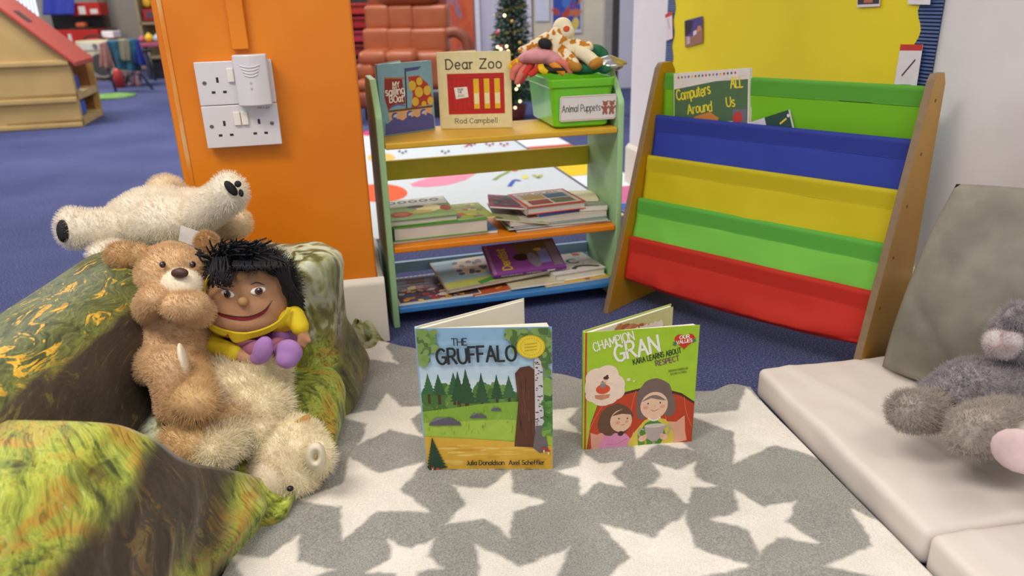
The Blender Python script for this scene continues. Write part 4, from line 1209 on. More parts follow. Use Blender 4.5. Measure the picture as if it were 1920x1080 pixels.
# ------------------------------------------------------------------ green picture book (front, on the rug)
def gran_inside(t, F, L, H):
    A = Art(F); A.rect(L * .35, H * .55, L * .985, H * .99, K('#c9c58a')); 
    for i in range(9): A.oval(L * (.38 + .055 * i), H * (.93 - .012 * i), .014, .012, K(['#c07a4a', '#a85f38', '#c98c5a'][i % 3]), 12, 0, .2)
    for i in range(8): A.oval(L * (.45 + .055 * i), H * (.875 - .01 * (i % 2)), .008, .010, K('#e6ddd0'), 10, 0, .2)
    A.build('page_print', t)
t, F, W, H = standing_book('picture_book', 'lime green picture book of a girl and grandmother standing open on the rug', (0.119, 1.130, 0.0125), (0.315, 1.148, 0.0125), 0.234, (0.290, 1.238, 0.0125), K('#a9cc2a', .35), 'picture books standing on the rug', 0.010, gran_inside, False, back_cover=K('#b8c86a'))
A = Art(F); A.clip = (W, H); wht = K('#efece0'); 
A.rect(0, 0, W, H, K('#a8cc2c')); A.rect(0, H * .72, W, H, K('#a2c826')); A.rect(0, 0, .004, H, K('#c2482a'))
# sofa back
pts = [(.005, .001), (W, .001), (W, .36 * H)] + [(W * (1 - .125 * k), H * (.36 + .145 * math.sin(math.pi * min(1, .08 + k / 8.6)) + .004 * math.sin(k * 5))) for k in range(1, 8)] + [(.012, .24 * H)]
A.poly([(p[0], p[1] + .003) for p in pts], K('#4a2a20'))
A.poly([(max(.006, p[0] - .001), p[1] - .002) for p in pts], K('#c0401c'))
for x0, y0, x1, y1 in ((.03, .15, .22, .47), (.42, .2, .46, .5), (.75, .2, .76, .47), (.99, .15, .9, .42)):
    A.line([(x0 * W, y0 * H), ((x0 + x1) / 2 * W - .003, (y0 + y1) / 2 * H), (x1 * W, y1 * H)], .0007, K('#e0885a'), True)
A.poly(P_((.07 * W, .0), (.06 * W, .17 * H), (.12 * W, .15 * H), (.22 * W, .19 * H), (.26 * W, .1 * H), (.2 * W, 0)), K('#e0a088'))
A.poly(P_((.72 * W, .05 * H), (.75 * W, .22 * H), (.84 * W, .21 * H), (.915 * W, .26 * H), (.93 * W, .12 * H), (.95 * W, .04 * H), (.8 * W, .02 * H)), K('#e2a88c'))
# girl
A.poly(P_((.16 * W, 0), (.13 * W, .05 * H), (.2 * W, .16 * H), (.30 * W, .19 * H), (.38 * W, .14 * H), (.43 * W, .09 * H), (.45 * W, .15 * H), (.47 * W, .14 * H), (.45 * W, .05 * H), (.38 * W, .0)), K('#dc8fb4'))
A.line([(.2 * W, .06 * H), (.3 * W, .055 * H), (.4 * W, .1 * H)], .0009, K('#b86890'), True)
A.oval(.29 * W, .275 * H, .030, .030, K('#674a34'), 24, .1, .04); A.oval(.21 * W, .22 * H, .016, .022, K('#674a34'), 18, .5, .05); A.oval(.165 * W, .19 * H, .006, .007, K('#674a34'), 12, 0, .1); A.oval(.355 * W, .22 * H, .013, .02, K('#674a34'), 18, -.2)
A.oval(.335 * W, .255 * H, .0195, .0225, K('#e8bfa0'), 24); A.oval(.305 * W, .24 * H, .004, .0035, K('#e09c88'), 12); A.oval(.385 * W, .245 * H, .003, .003, K('#e09c88'), 12)
A.poly([(W * (.25 + .2 * k / 10), H * (.30 + .05 * math.sin(math.pi * k / 10))) for k in range(11)] + [(.34 * W, .315 * H)], K('#674a34'))
A.oval(.315 * W, .275 * H, .0013, .0017, ink, 8); A.oval(.392 * W, .272 * H, .0013, .0017, ink, 8); A.line([(.335 * W, .222 * H), (.352 * W, .217 * H), (.37 * W, .224 * H)], .0008, K('#a0503c'), True)
A.oval(.335 * W, .145 * H, .0055, .005, K('#4a2f28'), 12, .4)
# grandmother
A.poly(P_((.40 * W, .0), (.41 * W, .07 * H), (.47 * W, .16 * H), (.55 * W, .245 * H), (.64 * W, .265 * H), (.74 * W, .24 * H), (.80 * W, .18 * H), (.83 * W, .08 * H), (.82 * W, .02 * H), (.7 * W, 0)), K('#d6c24a'))
A.poly(P_((.5 * W, .0), (.49 * W, .12 * H), (.56 * W, .22 * H), (.64 * W, .25 * H), (.72 * W, .2 * H), (.75 * W, .1 * H), (.7 * W, .02 * H), (.62 * W, 0)), K('#4f8a2a'))
A.oval(.63 * W, .43 * H, .032, .038, K('#76625a'), 26, 0, .03); A.oval(.64 * W, .55 * H, .0125, .0095, K('#76625a'), 18); A.oval(.53 * W, .36 * H, .012, .026, K('#76625a'), 18, -.1); A.oval(.755 * W, .37 * H, .014, .026, K('#76625a'), 18, .2)
A.rect(.605 * W, .24 * H, .66 * W, .3 * H, K('#e4b698')); A.oval(.63 * W, .365 * H, .0245, .027, K('#ecc4a6'), 26)
A.poly([(W * (.51 + .23 * k / 10), H * (.40 + .055 * math.sin(math.pi * k / 10))) for k in range(11)] + [(.66 * W, .415 * H), (.6 * W, .43 * H)], K('#84706a'))
for x in (.575, .685): A.oval(x * W, .385 * H, .0014, .0019, ink, 8); A.oval((x + (-.02 if x < .6 else .02)) * W, .352 * H, .0045, .0038, K('#e6a48c'), 12)
A.line([(.60 * W, .33 * H), (.635 * W, .318 * H), (.675 * W, .333 * H)], .001, K('#b0583c'), True); A.line([(.632 * W, .375 * H), (.642 * W, .355 * H), (.63 * W, .352 * H)], .0007, K('#c08868'))
for k in range(7): A.oval((.585 + .017 * k) * W, (.257 - .02 * math.sin(math.pi * k / 6)) * H, .0019, .0019, K('#f2efe6'), 8)
A.poly(P_((.55 * W, .19 * H), (.74 * W, .195 * H), (.72 * W, .1 * H), (.67 * W, .055 * H), (.62 * W, .055 * H), (.57 * W, .09 * H)), K('#b9aaa2')); A.rect(.63 * W, .01 * H, .655 * W, .06 * H, K('#a3958e')); A.oval(.645 * W, .192 * H, .0188, .0042, K('#d3c8c0'), 20)
A.line([(.55 * W, .16 * H), (.505 * W, .17 * H), (.51 * W, .11 * H), (.57 * W, .1 * H)], .003, K('#b9aaa2'), True); A.line([(.735 * W, .17 * H), (.785 * W, .18 * H), (.775 * W, .12 * H), (.72 * W, .1 * H)], .003, K('#b9aaa2'), True)
for x, r in ((.535, .3), (.735, -.3)):
    A.oval(x * W, .085 * H, .0075, .006, K('#ecc4a6'), 14, r)
    for k in range(4): A.oval(x * W + (.004 if x < .6 else -.004), (.078 + .012 * k) * H, .0045, .0016, K('#e6b898'), 10, r)
A.line([(.455 * W, .02 * H), (.56 * W, .03 * H), (.56 * W, .07 * H)], .003, K('#c2ae3a'), True)
# thought bubble
for x, y, r in ((.16, .60, .030), (.24, .57, .024), (.10, .56, .02), (.2, .66, .02), (.11, .64, .02), (.27, .52, .018), (.17, .51, .026), (.08, .50, .014), (.22, .48, .016)): A.oval(x * W, (y - .01) * H, r, r * .95, K('#f1d9c4'), 18)
A.oval(.39 * W, .60 * H, .0035, .003, K('#f1d9c4'), 12); A.oval(.44 * W, .585 * H, .002, .0018, K('#f1d9c4'), 12)
A.poly(P_((.09 * W, .49 * H), (.23 * W, .49 * H), (.22 * W, .46 * H), (.15 * W, .445 * H), (.10 * W, .46 * H)), K('#c98a68'))
A.oval(.165 * W, .535 * H, .0125, .0095, K('#d8542c'), 18); A.oval(.165 * W, .575 * H, .005, .0075, K('#8a8288'), 12); A.oval(.185 * W, .612 * H, .0048, .0052, K('#e8bfa0'), 12); A.oval(.19 * W, .627 * H, .005, .0035, K('#4a2c24'), 12); A.oval(.2 * W, .643 * H, .0022, .0022, K('#4a2c24'), 8)
A.line([(.16 * W, .585 * H), (.10 * W, .605 * H)], .0013, K('#e8bfa0')); A.line([(.17 * W, .585 * H), (.25 * W, .575 * H)], .0013, K('#e8bfa0'))
# lettering
A.text('CHAMPION', .085 * W, .845 * H, .0165, wht, .13, .070, gap=1.1, rot=.26, jit=.25)
A.text('GRAN', .275 * W, .755 * H, .030, wht, .15, .076, gap=1.2, rot=.19, jit=.3)
A.text('KARA LEARNS ABOUT', .43 * W, .72 * H, .0098, ink, .13, .084, gap=1.3, rot=.2, jit=.2)
A.text('RESPECT', .63 * W, .695 * H, .0098, K('#7d3a6a'), .14, .041, gap=1.3, rot=.19, jit=.2)
A.text('DEBORAH CHANCELLOR', .745 * W, .638 * H, .0036, K('#6a7a3a'), .14, .034, rot=.1); A.text('ELIF BALTA PARKS', .765 * W, .612 * H, .0036, K('#6a7a3a'), .14, .028, rot=.1)
hx, hy = .87 * W, .885 * H
hp = [(hx + .0175 * (16 * math.sin(a) ** 3) / 16, hy + .0165 * (13 * math.cos(a) - 5 * math.cos(2 * a) - 2 * math.cos(3 * a) - math.cos(4 * a)) / 16) for a in [2 * math.pi * k / 36 for k in range(36)]]
A.poly(hp, K('#c8301e'))
A.poly(P_((hx - .021, hy - .007), (hx - .014, hy - .0085), (hx - .014, hy - .002), (hx - .021, hy - .001), (hx - .018, hy - .004)), K('#3f7a6a')); A.poly(P_((hx + .021, hy - .002), (hx + .014, hy - .005), (hx + .014, hy + .001), (hx + .021, hy + .004), (hx + .018, hy + .001)), K('#3f7a6a'))
A.text('OUR', hx - .0085, hy + .0035, .0062, wht, .22, .017, rot=.08); A.text('VALUES', hx - .0135, hy - .0055, .0060, wht, .2, .027, rot=.1)
A.build('cover_print', t)

# ================================================================== LOW MINT-GREEN BOOKCASE
FS = frame((-0.287, 1.725, 0), math.radians(14.9))
M_mint = mat('#a5d09a', 0.45, var=0.02, scale=8); M_topsh = mat('#d9a92c', 0.4, var=0.03, scale=9); M_or = mat('#e8860e', 0.4, var=0.03); M_blue = mat('#3f82c4', 0.4, var=0.03)
M_ylw = mat('#d0bc10', 0.45, var=0.03); M_lblue = mat('#9cc4e4', 0.45, var=0.02)
SD = 0.215; SW = 0.585
bc = thing('bookcase', 'low mint green children\'s bookcase with yellow, orange and blue shelves', 'bookcase', (-0.287, 1.725, 0))
for x in (-0.013, SW - 0.003):
    b = MB(); prof = [(0, 0), (SD, 0), (SD, 0.575), (SD - 0.03, 0.602), (0.075, 0.602), (0.004, 0.53), (0, 0.515)]
    b.prism([FS @ Vector((x, y, z)) for y, z in prof], FS.to_3x3() @ Vector((0.016, 0, 0)), M_mint); b.build('side_panel', bc, bevel=0.003)
for z, m, nm in ((0.4635, M_topsh, 'shelf'), (0.211, M_or, 'shelf'), (0.053, M_blue, 'shelf')):
    b = MB(); b.box((SW / 2, SD / 2, z - 0.0075), (SW / 2 - 0.004, SD / 2, 0.0075), m, FS); b.build(nm, bc, bevel=0.003)
for z0, z1, m in ((0.332, 0.384, M_ylw), (0.148, 0.186, M_ylw), (0.075, 0.105, M_lblue)):
    b = MB(); b.box((SW / 2, SD - 0.008, (z0 + z1) / 2), (SW / 2 - 0.004, 0.007, (z1 - z0) / 2), m, FS); b.build('back_rail', bc, bevel=0.002)

# ---- on the top shelf
ZT = 0.4640
def sp(a, b_, z): return FS @ Vector((a, b_, z))
def boat_top(t, F, L, H): pass
t, F, W, H = standing_book('board_book', 'small blue board book with a sailing boat cover on the top shelf', sp(0.012, 0.098, ZT), sp(0.150, 0.158, ZT), 0.168, sp(0.085, 0.205, ZT), K('#7ea6b4', .4), 'board books on the bookcase', 0.012, None, True)
A = Art(F); A.clip = (W, H); dkb = K('#4a4d86')
A.rect(.004, .003, W - .004, H - .003, K('#7fa8b6'))
A.poly(P_((.10 * W, .80 * H), (.42 * W, .78 * H), (.45 * W, .43 * H), (.36 * W, .42 * H), (.22 * W, .41 * H), (.12 * W, .36 * H), (.07 * W, .55 * H)), K('#8e3028'))
A.poly(P_((.53 * W, .80 * H), (.74 * W, .80 * H), (.9 * W, .68 * H), (.97 * W, .48 * H), (.96 * W, .38 * H), (.7 * W, .37 * H), (.55 * W, .33 * H), (.6 * W, .55 * H)), K('#b03a30'))
for x, y, r in ((.60, .67, .06), (.74, .72, .05), (.72, .57, .065), (.88, .58, .06), (.64, .44, .055), (.93, .43, .05), (.80, .39, .04)): A.oval(x * W, y * H, r * W * 1.2, r * W * 1.3, K('#d8b43a'), 16)
A.line([(.46 * W, .25 * H), (.49 * W, .92 * H)], .004, K('#3a2a30')); A.line([(.1 * W, .81 * H), (.46 * W, .785 * H)], .0035, K('#a8743c'))
A.poly(P_((.48 * W, .92 * H), (.80 * W, .93 * H), (.73 * W, .885 * H), (.49 * W, .87 * H)), dkb)
A.poly(P_((.12 * W, .345 * H), (.96 * W, .345 * H), (.93 * W, .2 * H), (.6 * W, .12 * H), (.14 * W, .15 * H)), K('#d8a878')); A.line([(.12 * W, .345 * H), (.97 * W, .345 * H)], .005, K('#6a4a34'))
A.line([(.17 * W, .40 * H), (.3 * W, .425 * H), (.44 * W, .40 * H)], .004, K('#5d6aa8'), True)
A.poly([(.004, .003), (W - .004, .003), (W - .004, .2 * H)] + [(W * (.95 - .9 * k / 24), H * (.17 + .055 * abs(math.sin(k * .41)) + .05 * (1 - k / 24))) for k in range(25)] , K('#545396'))
for x in (.24, .52, .78):
    A.oval(x * W, .265 * H, .010, .010, K('#545396'), 14); A.oval(x * W + .002, .275 * H, .008, .0035, K('#b8c8d8'), 10, .3); A.oval(x * W + .006, .255 * H, .004, .005, K('#d8a878'), 10)
A.text('MY', .24 * W, .67 * H, .0125, wht, .17, .018, jit=.3); A.text('sailing', .10 * W, .565 * H, .0175, wht, .15, .052, rot=.05, jit=.4); A.text('BOat', .16 * W, .465 * H, .0155, wht, .17, .038, jit=.3)
A.build('cover_print', t)
t, F, W, H = standing_book('board_book', 'cream board book with a red crate on its cover standing on the yellow top shelf', sp(0.164, 0.150, ZT), sp(0.336, 0.098, ZT), 0.186, sp(0.270, 0.178, ZT), K('#ddd09a', .45), 'board books on the bookcase', 0.010, None, True, back_cover=K('#ddd09a', .45))
A = Art(F); A.rect(.003, .003, W - .003, H - .003, K('#e0d4a2')); gk = K('#38321e')
A.rect(.115 * W, .195 * H, .90 * W, .725 * H, K('#b81f14'))
for k in range(1, 6): A.line([(W * (.115 + .0835 * k * .78), .25 * H), (W * (.115 + .0835 * k * .78), .66 * H)], .0006, K('#7d140e'))
for y in (.25, .66): A.line([(.115 * W, y * H), (.9 * W, y * H)], .0006, K('#7d140e'))
for x in (.475, .62, .765): A.rect(x * W, .265 * H, (x + .075) * W, .655 * H, K('#e0b61c'))
for x in (.475, .62, .765): A.rect((x + .004) * W, .33 * H, (x + .071) * W, .47 * H, K('#e6dca8'))
A.poly(P_((.205 * W, .545 * H), (.385 * W, .555 * H), (.40 * W, .42 * H), (.225 * W, .395 * H)), K('#e8e4da'))
for s_, y, w_ in (('FROM', .505, .013), ('THE', .47, .010), ('ZOO', .425, .015)): A.text(s_, .255 * W, y * H, .0050, gk, .16, w_, rot=.05)
A.text('Dear Zoo', .11 * W, .785 * H, .0225, gk, .14, .136, gap=1.5, serif=.75, space=2.6)
A.text('Rod Campbell', .20 * W, .075 * H, .0115, gk, .13, .106, gap=1.4, serif=.7, space=2.4)
A.build('cover_print', t)

# ---- green tub of animal puppets
M_tub = mat('#6fc81e', 0.28, var=0.03, scale=12, coat=0.3)
FT = FS @ frame((0.424, 0.030, ZT), math.radians(-3))
tub = thing('storage_tub', 'bright green plastic tub with a white label on the top shelf', 'tub', FT.translation)
def tub_wall(lift, z0, z1, w0, w1, d0, d1, c0=0.012):
    pass
b = MB()
def rrect(w, d, r, n=4):
    pts = []
    for cx, cy, a0 in ((w - r, r, -90), (w - r, d - r, 0), (r, d - r, 90), (r, r, 180)):
        for k in range(n + 1):
            a = math.radians(a0 + 90 * k / n); pts.append((cx + r * math.cos(a), cy + r * math.sin(a)))
    return pts
def ring(w, d, ox, oy, z, r=0.016): return [FT @ Vector((x + ox, y + oy, z)) for x, y in rrect(w, d, r)]
TW, TD = 0.142, 0.225
prof = [(TW - .016, TD - .016, .008, .008, 0), (TW, TD, 0, 0, .006), (TW + .018, TD + .016, -.009, -.008, .098), (TW + .026, TD + .024, -.013, -.012, .100), (TW + .028, TD + .026, -.014, -.013, .118), (TW + .018, TD + .016, -.009, -.008, .120), (TW + .014, TD + .012, -.007, -.006, .117), (TW - .006, TD - .006, .003, .003, .010), (TW - .02, TD - .02, .01, .01, .008)]
vs = []; n = len(rrect(.1, .1, .01))
for p in prof: vs += ring(*p)
fs = [list(range(n))[::-1]]
for j in range(len(prof) - 1):
    for i in range(n): fs.append((j * n + i, j * n + (i + 1) % n, (j + 1) * n + (i + 1) % n, (j + 1) * n + i))
fs.append([(len(prof) - 1) * n + i for i in range(n)])
b.add(vs, fs, M_tub); b.build('tub_body', tub, True, bevel=0.0015)
FL = FT @ Matrix.Translation((0.012, -0.0045, 0.018)) @ Matrix.Rotation(math.radians(90 + 5.5), 4, 'X')
b = MB(); b.prism([FL @ Vector((x, y, 0.0)) for x, y in rrect(.145, .062, .006)], (FL.to_3x3() @ Vector((0, 0, .0012))), mat('#e9e4e4', .35, var=0)); lbl = b.build('label', tub)
A = Art(FL @ Matrix.Translation((0, 0, .0012))); A.line([(.003, .003), (.142, .003), (.142, .059), (.003, .059), (.003, .003)], .0012, K('#d89a6a'))
A.text('Animal Puppets', .006, .023, .0165, K('#3a3630'), .10, .098, gap=1.3)
for cx in (.1165, .1335):
    bm_ = K('#a8664e')
    A.oval(cx, .025, .006, .009, bm_, 14); A.oval(cx, .039, .0065, .006, bm_, 14); A.oval(cx - .0055, .0445, .0024, .0024, bm_, 8); A.oval(cx + .0055, .0445, .0024, .0024, bm_, 8)
    A.oval(cx - .007, .030, .0028, .005, bm_, 10, .8); A.oval(cx + .007, .030, .0028, .005, bm_, 10, -.8); A.oval(cx - .004, .016, .003, .0045, bm_, 10); A.oval(cx + .004, .016, .003, .0045, bm_, 10)
A.build('lettering', lbl)

PY = 1.93
def giraffe_mat():
    m = ramp_mat('giraffe_patches', [(0.0, '#b06a10'), (0.46, '#c27a18'), (0.50, '#e8dcb8'), (1.0, '#efe6cc')], nscale=62, detail=1, distort=0.3, rough=0.9)
    return m
M_gir = giraffe_mat(); M_cream = mat('#e6dcbc', .9, var=.04, scale=60, bump=.1, bscale=300); M_girf = mat('#b9822e', .9, var=.08, scale=60)
gp = thing('giraffe_puppet', 'cream giraffe hand puppet with brown patches lying across the top of the green tub', 'puppet', at(1060, 100, PY))
hd = blob('head', [E(1055, 52, PY, 19, 19, 18), E(1062, 60, PY - .012, 16, 15, 14)], M_cream, gp, .004, 4)
b = MB(); T = caster(hd); p, n_ = hit(T, 1062, 54, .0006); disc_on(b, p, n_, .008, .007, mat('#cc4a1c', .7), .4, .002); b.build('mouth', hd, True)
bd = blob('body', [C(1050, 68, PY, 1050, 80, PY, 22, 25), E(1055, 92, PY, 38, 20, 24), C(1035, 72, PY, 1005, 86, PY, 14, 14), E(1070, 105, PY, 32, 18, 22)], M_gir, gp, .004, 3, .004, 40)
b = MB(); b.ell(at(1022, 82, PY - .03), (px_m(12, PY), .012, px_m(9, PY)), M_blackfab, RY(.3)); b.build('mane', bd, True)
blob('arm', [C(1018, 80, PY, 985, 92, PY - .01, 9, 8), E(980, 94, PY - .01, 10, 7)], M_gir, gp, .004, 2, .002, 50)
blob('arm', [C(1078, 84, PY, 1100, 90, PY - .01, 12, 11), E(1104, 88, PY - .01, 10, 10)], M_gir, gp, .004, 2, .002, 50)
for x0, y0, x1, y1 in ((1058, 102, 1075, 122), (1090, 98, 1115, 116)):
    lg = blob('leg', [C(x0, y0, PY - .03, x1, y1, PY - .05, 13, 12)], M_gir if x0 < 1080 else M_cream, gp, .004, 3, .003, 50)
    blob('foot', [E(x1 + 2, y1 + 2, PY - .055, 15, 11, 12, RY(.35 if x1 < 1100 else -.4))], M_girf, lg, .004, 2, .002, 60)
op = thing('octopus_puppet', 'pink puppet with red, orange and yellow felt strips hanging over the tub rim', 'puppet', at(1010, 110, PY - .03))
blob('body', [E(1010, 106, PY - .03, 36, 14, 26), E(1035, 112, PY - .03, 24, 12, 22), E(985, 110, PY - .03, 16, 9, 14)], mat('#cf8f94', .9, var=.06, bump=.1), op, .004, 4)
def felt(pts, w, m):
    P3 = smooth3([at(x, y, yy) for x, y, yy in pts], 6); b = MB(); V = []
    for i, p in enumerate(P3):
        t_ = (P3[min(i + 1, len(P3) - 1)] - P3[max(i - 1, 0)]).normalized(); s_ = t_.cross(tocam(p)).normalized() * w * (.6 + .4 * math.sin(math.pi * (i + 1) / (len(P3) + 1)))
        V += [p - s_, p + s_]
    b.add(V, [(2 * i, 2 * i + 1, 2 * i + 3, 2 * i + 2) for i in range(len(P3) - 1)], m); return b.build('felt_strip', op, True, solid=.003)
fR, fO, fY, fP = mat('#c8392c', .9, var=.05), mat('#e0902c', .9, var=.05), mat('#e8c41c', .9, var=.05), mat('#d87868', .9, var=.05)
for pts, m in (([(985, 116, 1.90), (968, 128, 1.885), (962, 138, 1.885), (960, 150, 1.885)], fP), ([(992, 118, 1.90), (978, 136, 1.88), (968, 158, 1.88)], fP), ([(1000, 118, 1.89), (985, 138, 1.88), (975, 155, 1.88)], fR),
               ([(980, 112, 1.90), (968, 116, 1.89), (960, 124, 1.89)], fO), ([(972, 116, 1.89), (962, 120, 1.89), (956, 130, 1.89)], fY), ([(1012, 120, 1.88), (1005, 132, 1.875), (992, 142, 1.875)], fR), ([(1014, 120, 1.88), (1016, 130, 1.87), (1026, 137, 1.87)], fY),
               ([(1030, 118, 1.88), (1042, 124, 1.87), (1052, 134, 1.87), (1058, 140, 1.87)], fO), ([(1040, 116, 1.88), (1056, 118, 1.87), (1066, 128, 1.87), (1070, 138, 1.87)], fP)):
    felt(pts, px_m(5.5, 1.9), m)
gr = thing('green_puppet', 'dark green cloth puppet poking out behind the giraffe at the tub\'s back edge', 'puppet', at(1118, 110, PY + .03))
blob('body', [E(1112, 96, PY + .03, 20, 13, 20), E(1128, 104, PY + .03, 14, 14, 16), E(1095, 128, PY - .01, 34, 12, 30), E(1132, 130, PY - .04, 14, 8, 12)], mat('#1f6a4a', .85, var=.1, scale=50, bump=.15), gr, .004, 3, .003, 50)
sv = thing('shark_puppet', 'shiny silver pointed puppet nose sticking out over the tub\'s right end', 'puppet', at(1150, 118, PY))
M_sil = mat('#b9b5ae', .22, metal=.9, var=.05, scale=50, bump=.1, bscale=70)
blob('body', [C(1118, 122, PY, 1142, 117, PY, 13, 14), C(1142, 117, PY, 1174, 118, PY, 14, 3), E(1148, 124, PY - .01, 22, 9, 14)], M_sil, sv, .0035, 2)
bk = thing('brown_puppet', 'dark brown plush bundle underneath the pink puppet in the tub', 'puppet', at(1050, 128, 1.9))
blob('body', [E(1045, 128, 1.905, 40, 9, 30), E(1070, 126, 1.9, 22, 9, 24), E(1020, 130, 1.91, 24, 8, 24)], mat('#3a2c26', .9, var=.15), bk, .004, 2, .003, 60)

# ---- lying on the middle shelf
ZM = 0.2115
def SF(a, b_, z, yaw=0.0, roll=0.0, pitch=0.0):
    return FS @ Matrix.Translation((a, b_, z)) @ Matrix.Rotation(math.radians(yaw), 4, 'Z') @ Matrix.Rotation(math.radians(roll), 4, 'Y') @ Matrix.Rotation(math.radians(pitch), 4, 'X')
G1 = 'books lying on the middle shelf'; G2 = 'books lying on the bottom shelf'
def speckle(cols, n, seed, smin=.004, smax=.014):
    def f(A, w, d):
        q = random.Random(seed)
        for i in range(n):
            A.oval(q.uniform(.05, .95) * w, q.uniform(.05, .95) * d, min(q.uniform(smin, smax), w * .1), min(q.uniform(smin, smax), d * .1), K(q.choice(cols)), 9, q.uniform(0, 3), .25)
    return f
def border(col, inner, nxt=None):
    def f(A, w, d):
        A.rect(.012, .012, w - .012, d - .012, K(inner))
        if nxt: nxt(A, w, d)
    return f
flat_book('paperback', 'thin blue booklet lying at the bottom of the left stack on the orange shelf', SF(.006, .030, ZM, 1.5), .268, .165, .007, K('#4f86b8'), G1, hard=False, art=speckle(['#6fa0cc', '#2f5a8c', '#8ab4d4'], 20, 4))
def a_l2(A, w, d):
    A.rect(.004, .004, w - .004, d - .004, K('#4f9a34')); A.rect(.03, .025, .115, .075, K('#e2dcc8')); A.rect(.033, .028, .112, .072, K('#4a2c1c')); A.rect(.118, .03, .19, .075, K('#2c2636')); A.rect(.03, .085, .2, .14, K('#c9b048'))
flat_book('hardback_book', 'thick green hardback with dark photos in the left stack, pages facing out', SF(.008, .026, ZM + .0075, 1.0), .240, .160, .035, K('#4f9a34'), G1, page=M_page2, art=a_l2, spine_mat=K('#3a4a2a'))
flat_book('paperback', 'lime and yellow paperback lying on the right of the thick green hardback', SF(.120, .034, ZM + .043, 4, 1.5), .150, .150, .004, K('#9aa838'), G1, hard=False, art=speckle(['#c8b428', '#7a8c2c', '#b85a2c', '#d8cc6a', '#8a6a8a'], 30, 9))
def a_l4(A, w, d):
    A.rect(.003, .003, w - .003, d - .003, K('#86a45c')); A.rect(.003, d * .62, w - .003, d - .003, K('#d8d6c2'))
    for k in range(5): A.oval(w * (.16 + .165 * k), d * .86, .013, .012, K('#4a4040'), 14, 0, .15); A.oval(w * (.16 + .165 * k), d * .86, .006, .005, K('#d8d6c2'), 10)
    A.oval(w * .22, d * .25, .028, .022, K('#b8442c'), 18); A.oval(w * .22, d * .25, .018, .013, K('#d87850'), 18); A.oval(w * .66, d * .45, .034, .028, K('#e0d49c'), 18, 0, .1); A.oval(w * .48, d * .56, .022, .012, K('#54504a'), 14); A.oval(w * .9, d * .38, .014, .022, K('#a03428'), 14); A.oval(w * .52, d * .3, .03, .015, K('#c4ac5a'), 14, 0, .2)
flat_book('hardback_book', 'green and cream picture book on top of the left stack', SF(.000, .030, ZM + .0435, 2, 0, 3), .172, .165, .016, K('#7f9a52'), G1, page=M_page2, art=a_l4)
flat_book('magazine', 'pale green magazine bent across from the left stack down to the right', SF(.268, .030, ZM + .036, -6, 9), .140, .160, .003, K('#a8ac84'), G1, hard=False, art=speckle(['#8c9464', '#c8c4a4', '#7a6a4a'], 18, 12), cat='magazine')
zz = ZM
for i, (a, b_, w, d, th, yw, col, lab) in enumerate(((.318, .020, .262, .175, .006, 2, '#4a4a66', 'dark blue booklet lowest in the right stack on the orange shelf'), (.300, .026, .270, .170, .005, -1, '#8aa894', 'pale green booklet second from the bottom of the right stack'),
                                                (.312, .024, .262, .175, .004, 3, '#4468b0', 'blue edged booklet in the middle of the right stack'), (.305, .024, .266, .165, .013, 2.5, '#c9c2b6', 'pale grey paperback under the red edged book on the right stack'))):
    flat_book('paperback', lab, SF(a, b_, zz, yw), w, d, th, K(col), G1, page=M_page2, hard=False); zz += th + .0003
flat_book('paperback', 'pink and purple paperback lying between the two middle shelf stacks', SF(.262, .070, ZM + .058, -12, 6), .115, .125, .005, K('#a03a68'), G1, hard=False, art=border('#a03a68', '#5a3a44', speckle(['#7a4a34', '#c06a5a', '#3a3050', '#4a7a4a'], 22, 21, .004, .012)))
flat_book('paperback', 'blue and cream paperback just under the red edged book', SF(.385, .040, zz, 8), .165, .12, .008, K('#b8a060'), G1, hard=False, spine_front=True, spine_mat=K('#3a4a8a')); zc = zz + .0085
def a_col(A, w, d):
    A.rect(.0, .0, w, d, K('#b8402c')); A.rect(.010, .008, w - .008, d - .010, K('#cfc6b4'))
    for i, c in enumerate(('#8a3a24', '#5f6238', '#c09a2c', '#3a6478')):
        x0 = .022 + (i % 2) * (w - .036) / 2; y0 = .018 + (i // 2) * d * .34; A.rect(x0, y0, x0 + (w - .046) / 2, y0 + d * .30, K(c))
    A.text('COLOURS', .022, d * .78, .016, K('#6a5a54'), .2, w - .05, gap=1.4)
flat_book('hardback_book', 'red edged hardback with four coloured squares topping the right stack', SF(.352, .036, zc, 4), .165, .155, .020, K('#c43a24'), G1, page=M_page2, art=a_col, spine_mat=K('#c8c0b0'))
flat_book('paperback', 'grey green paperback with a pale spine against the bookcase\'s right side', SF(.500, .052, zz + .001, -8, 0), .075, .145, .012, K('#8c9482'), G1, spine_front=True, spine_mat=K('#d8d2c4'))
flat_book('paperback', 'cream booklet tucked at the back right of the middle shelf', SF(.500, .105, zz + .014, -14), .070, .105, .005, K('#e6dcae'), G1, hard=False)

# ---- lying on the bottom shelf
ZB = 0.0535
def a_comic(A, w, d):
    A.rect(.004, .004, w - .004, d - .004, K('#4a3a44')); q = random.Random(8)
    for i in range(90): A.oval(q.uniform(.05, .95) * w, q.uniform(.04, .55) * d, q.uniform(.004, .014), q.uniform(.005, .02), K(q.choice(['#a03028', '#c88a2c', '#d8c8b8', '#5a3a5a', '#b06a70', '#7a2a24', '#e0c040', '#46506a', '#30262c'])), 9, q.uniform(0, 3), .3)
    A.rect(.004, d * .6, w - .004, d - .004, K('#6e6a7c')); A.oval(w * .32, d * .72, .026, .022, K('#5f3424'), 14, 0, .2); A.oval(w * .25, d * .80, .01, .01, K('#5f3424'), 10); A.oval(w * .4, d * .80, .01, .01, K('#5f3424'), 10)
    for k in range(16): A.line([(w * (.04 + .06 * k), d * .95), (w * (.07 + .06 * k), d * .97)], .003, K('#d8ccc0'))
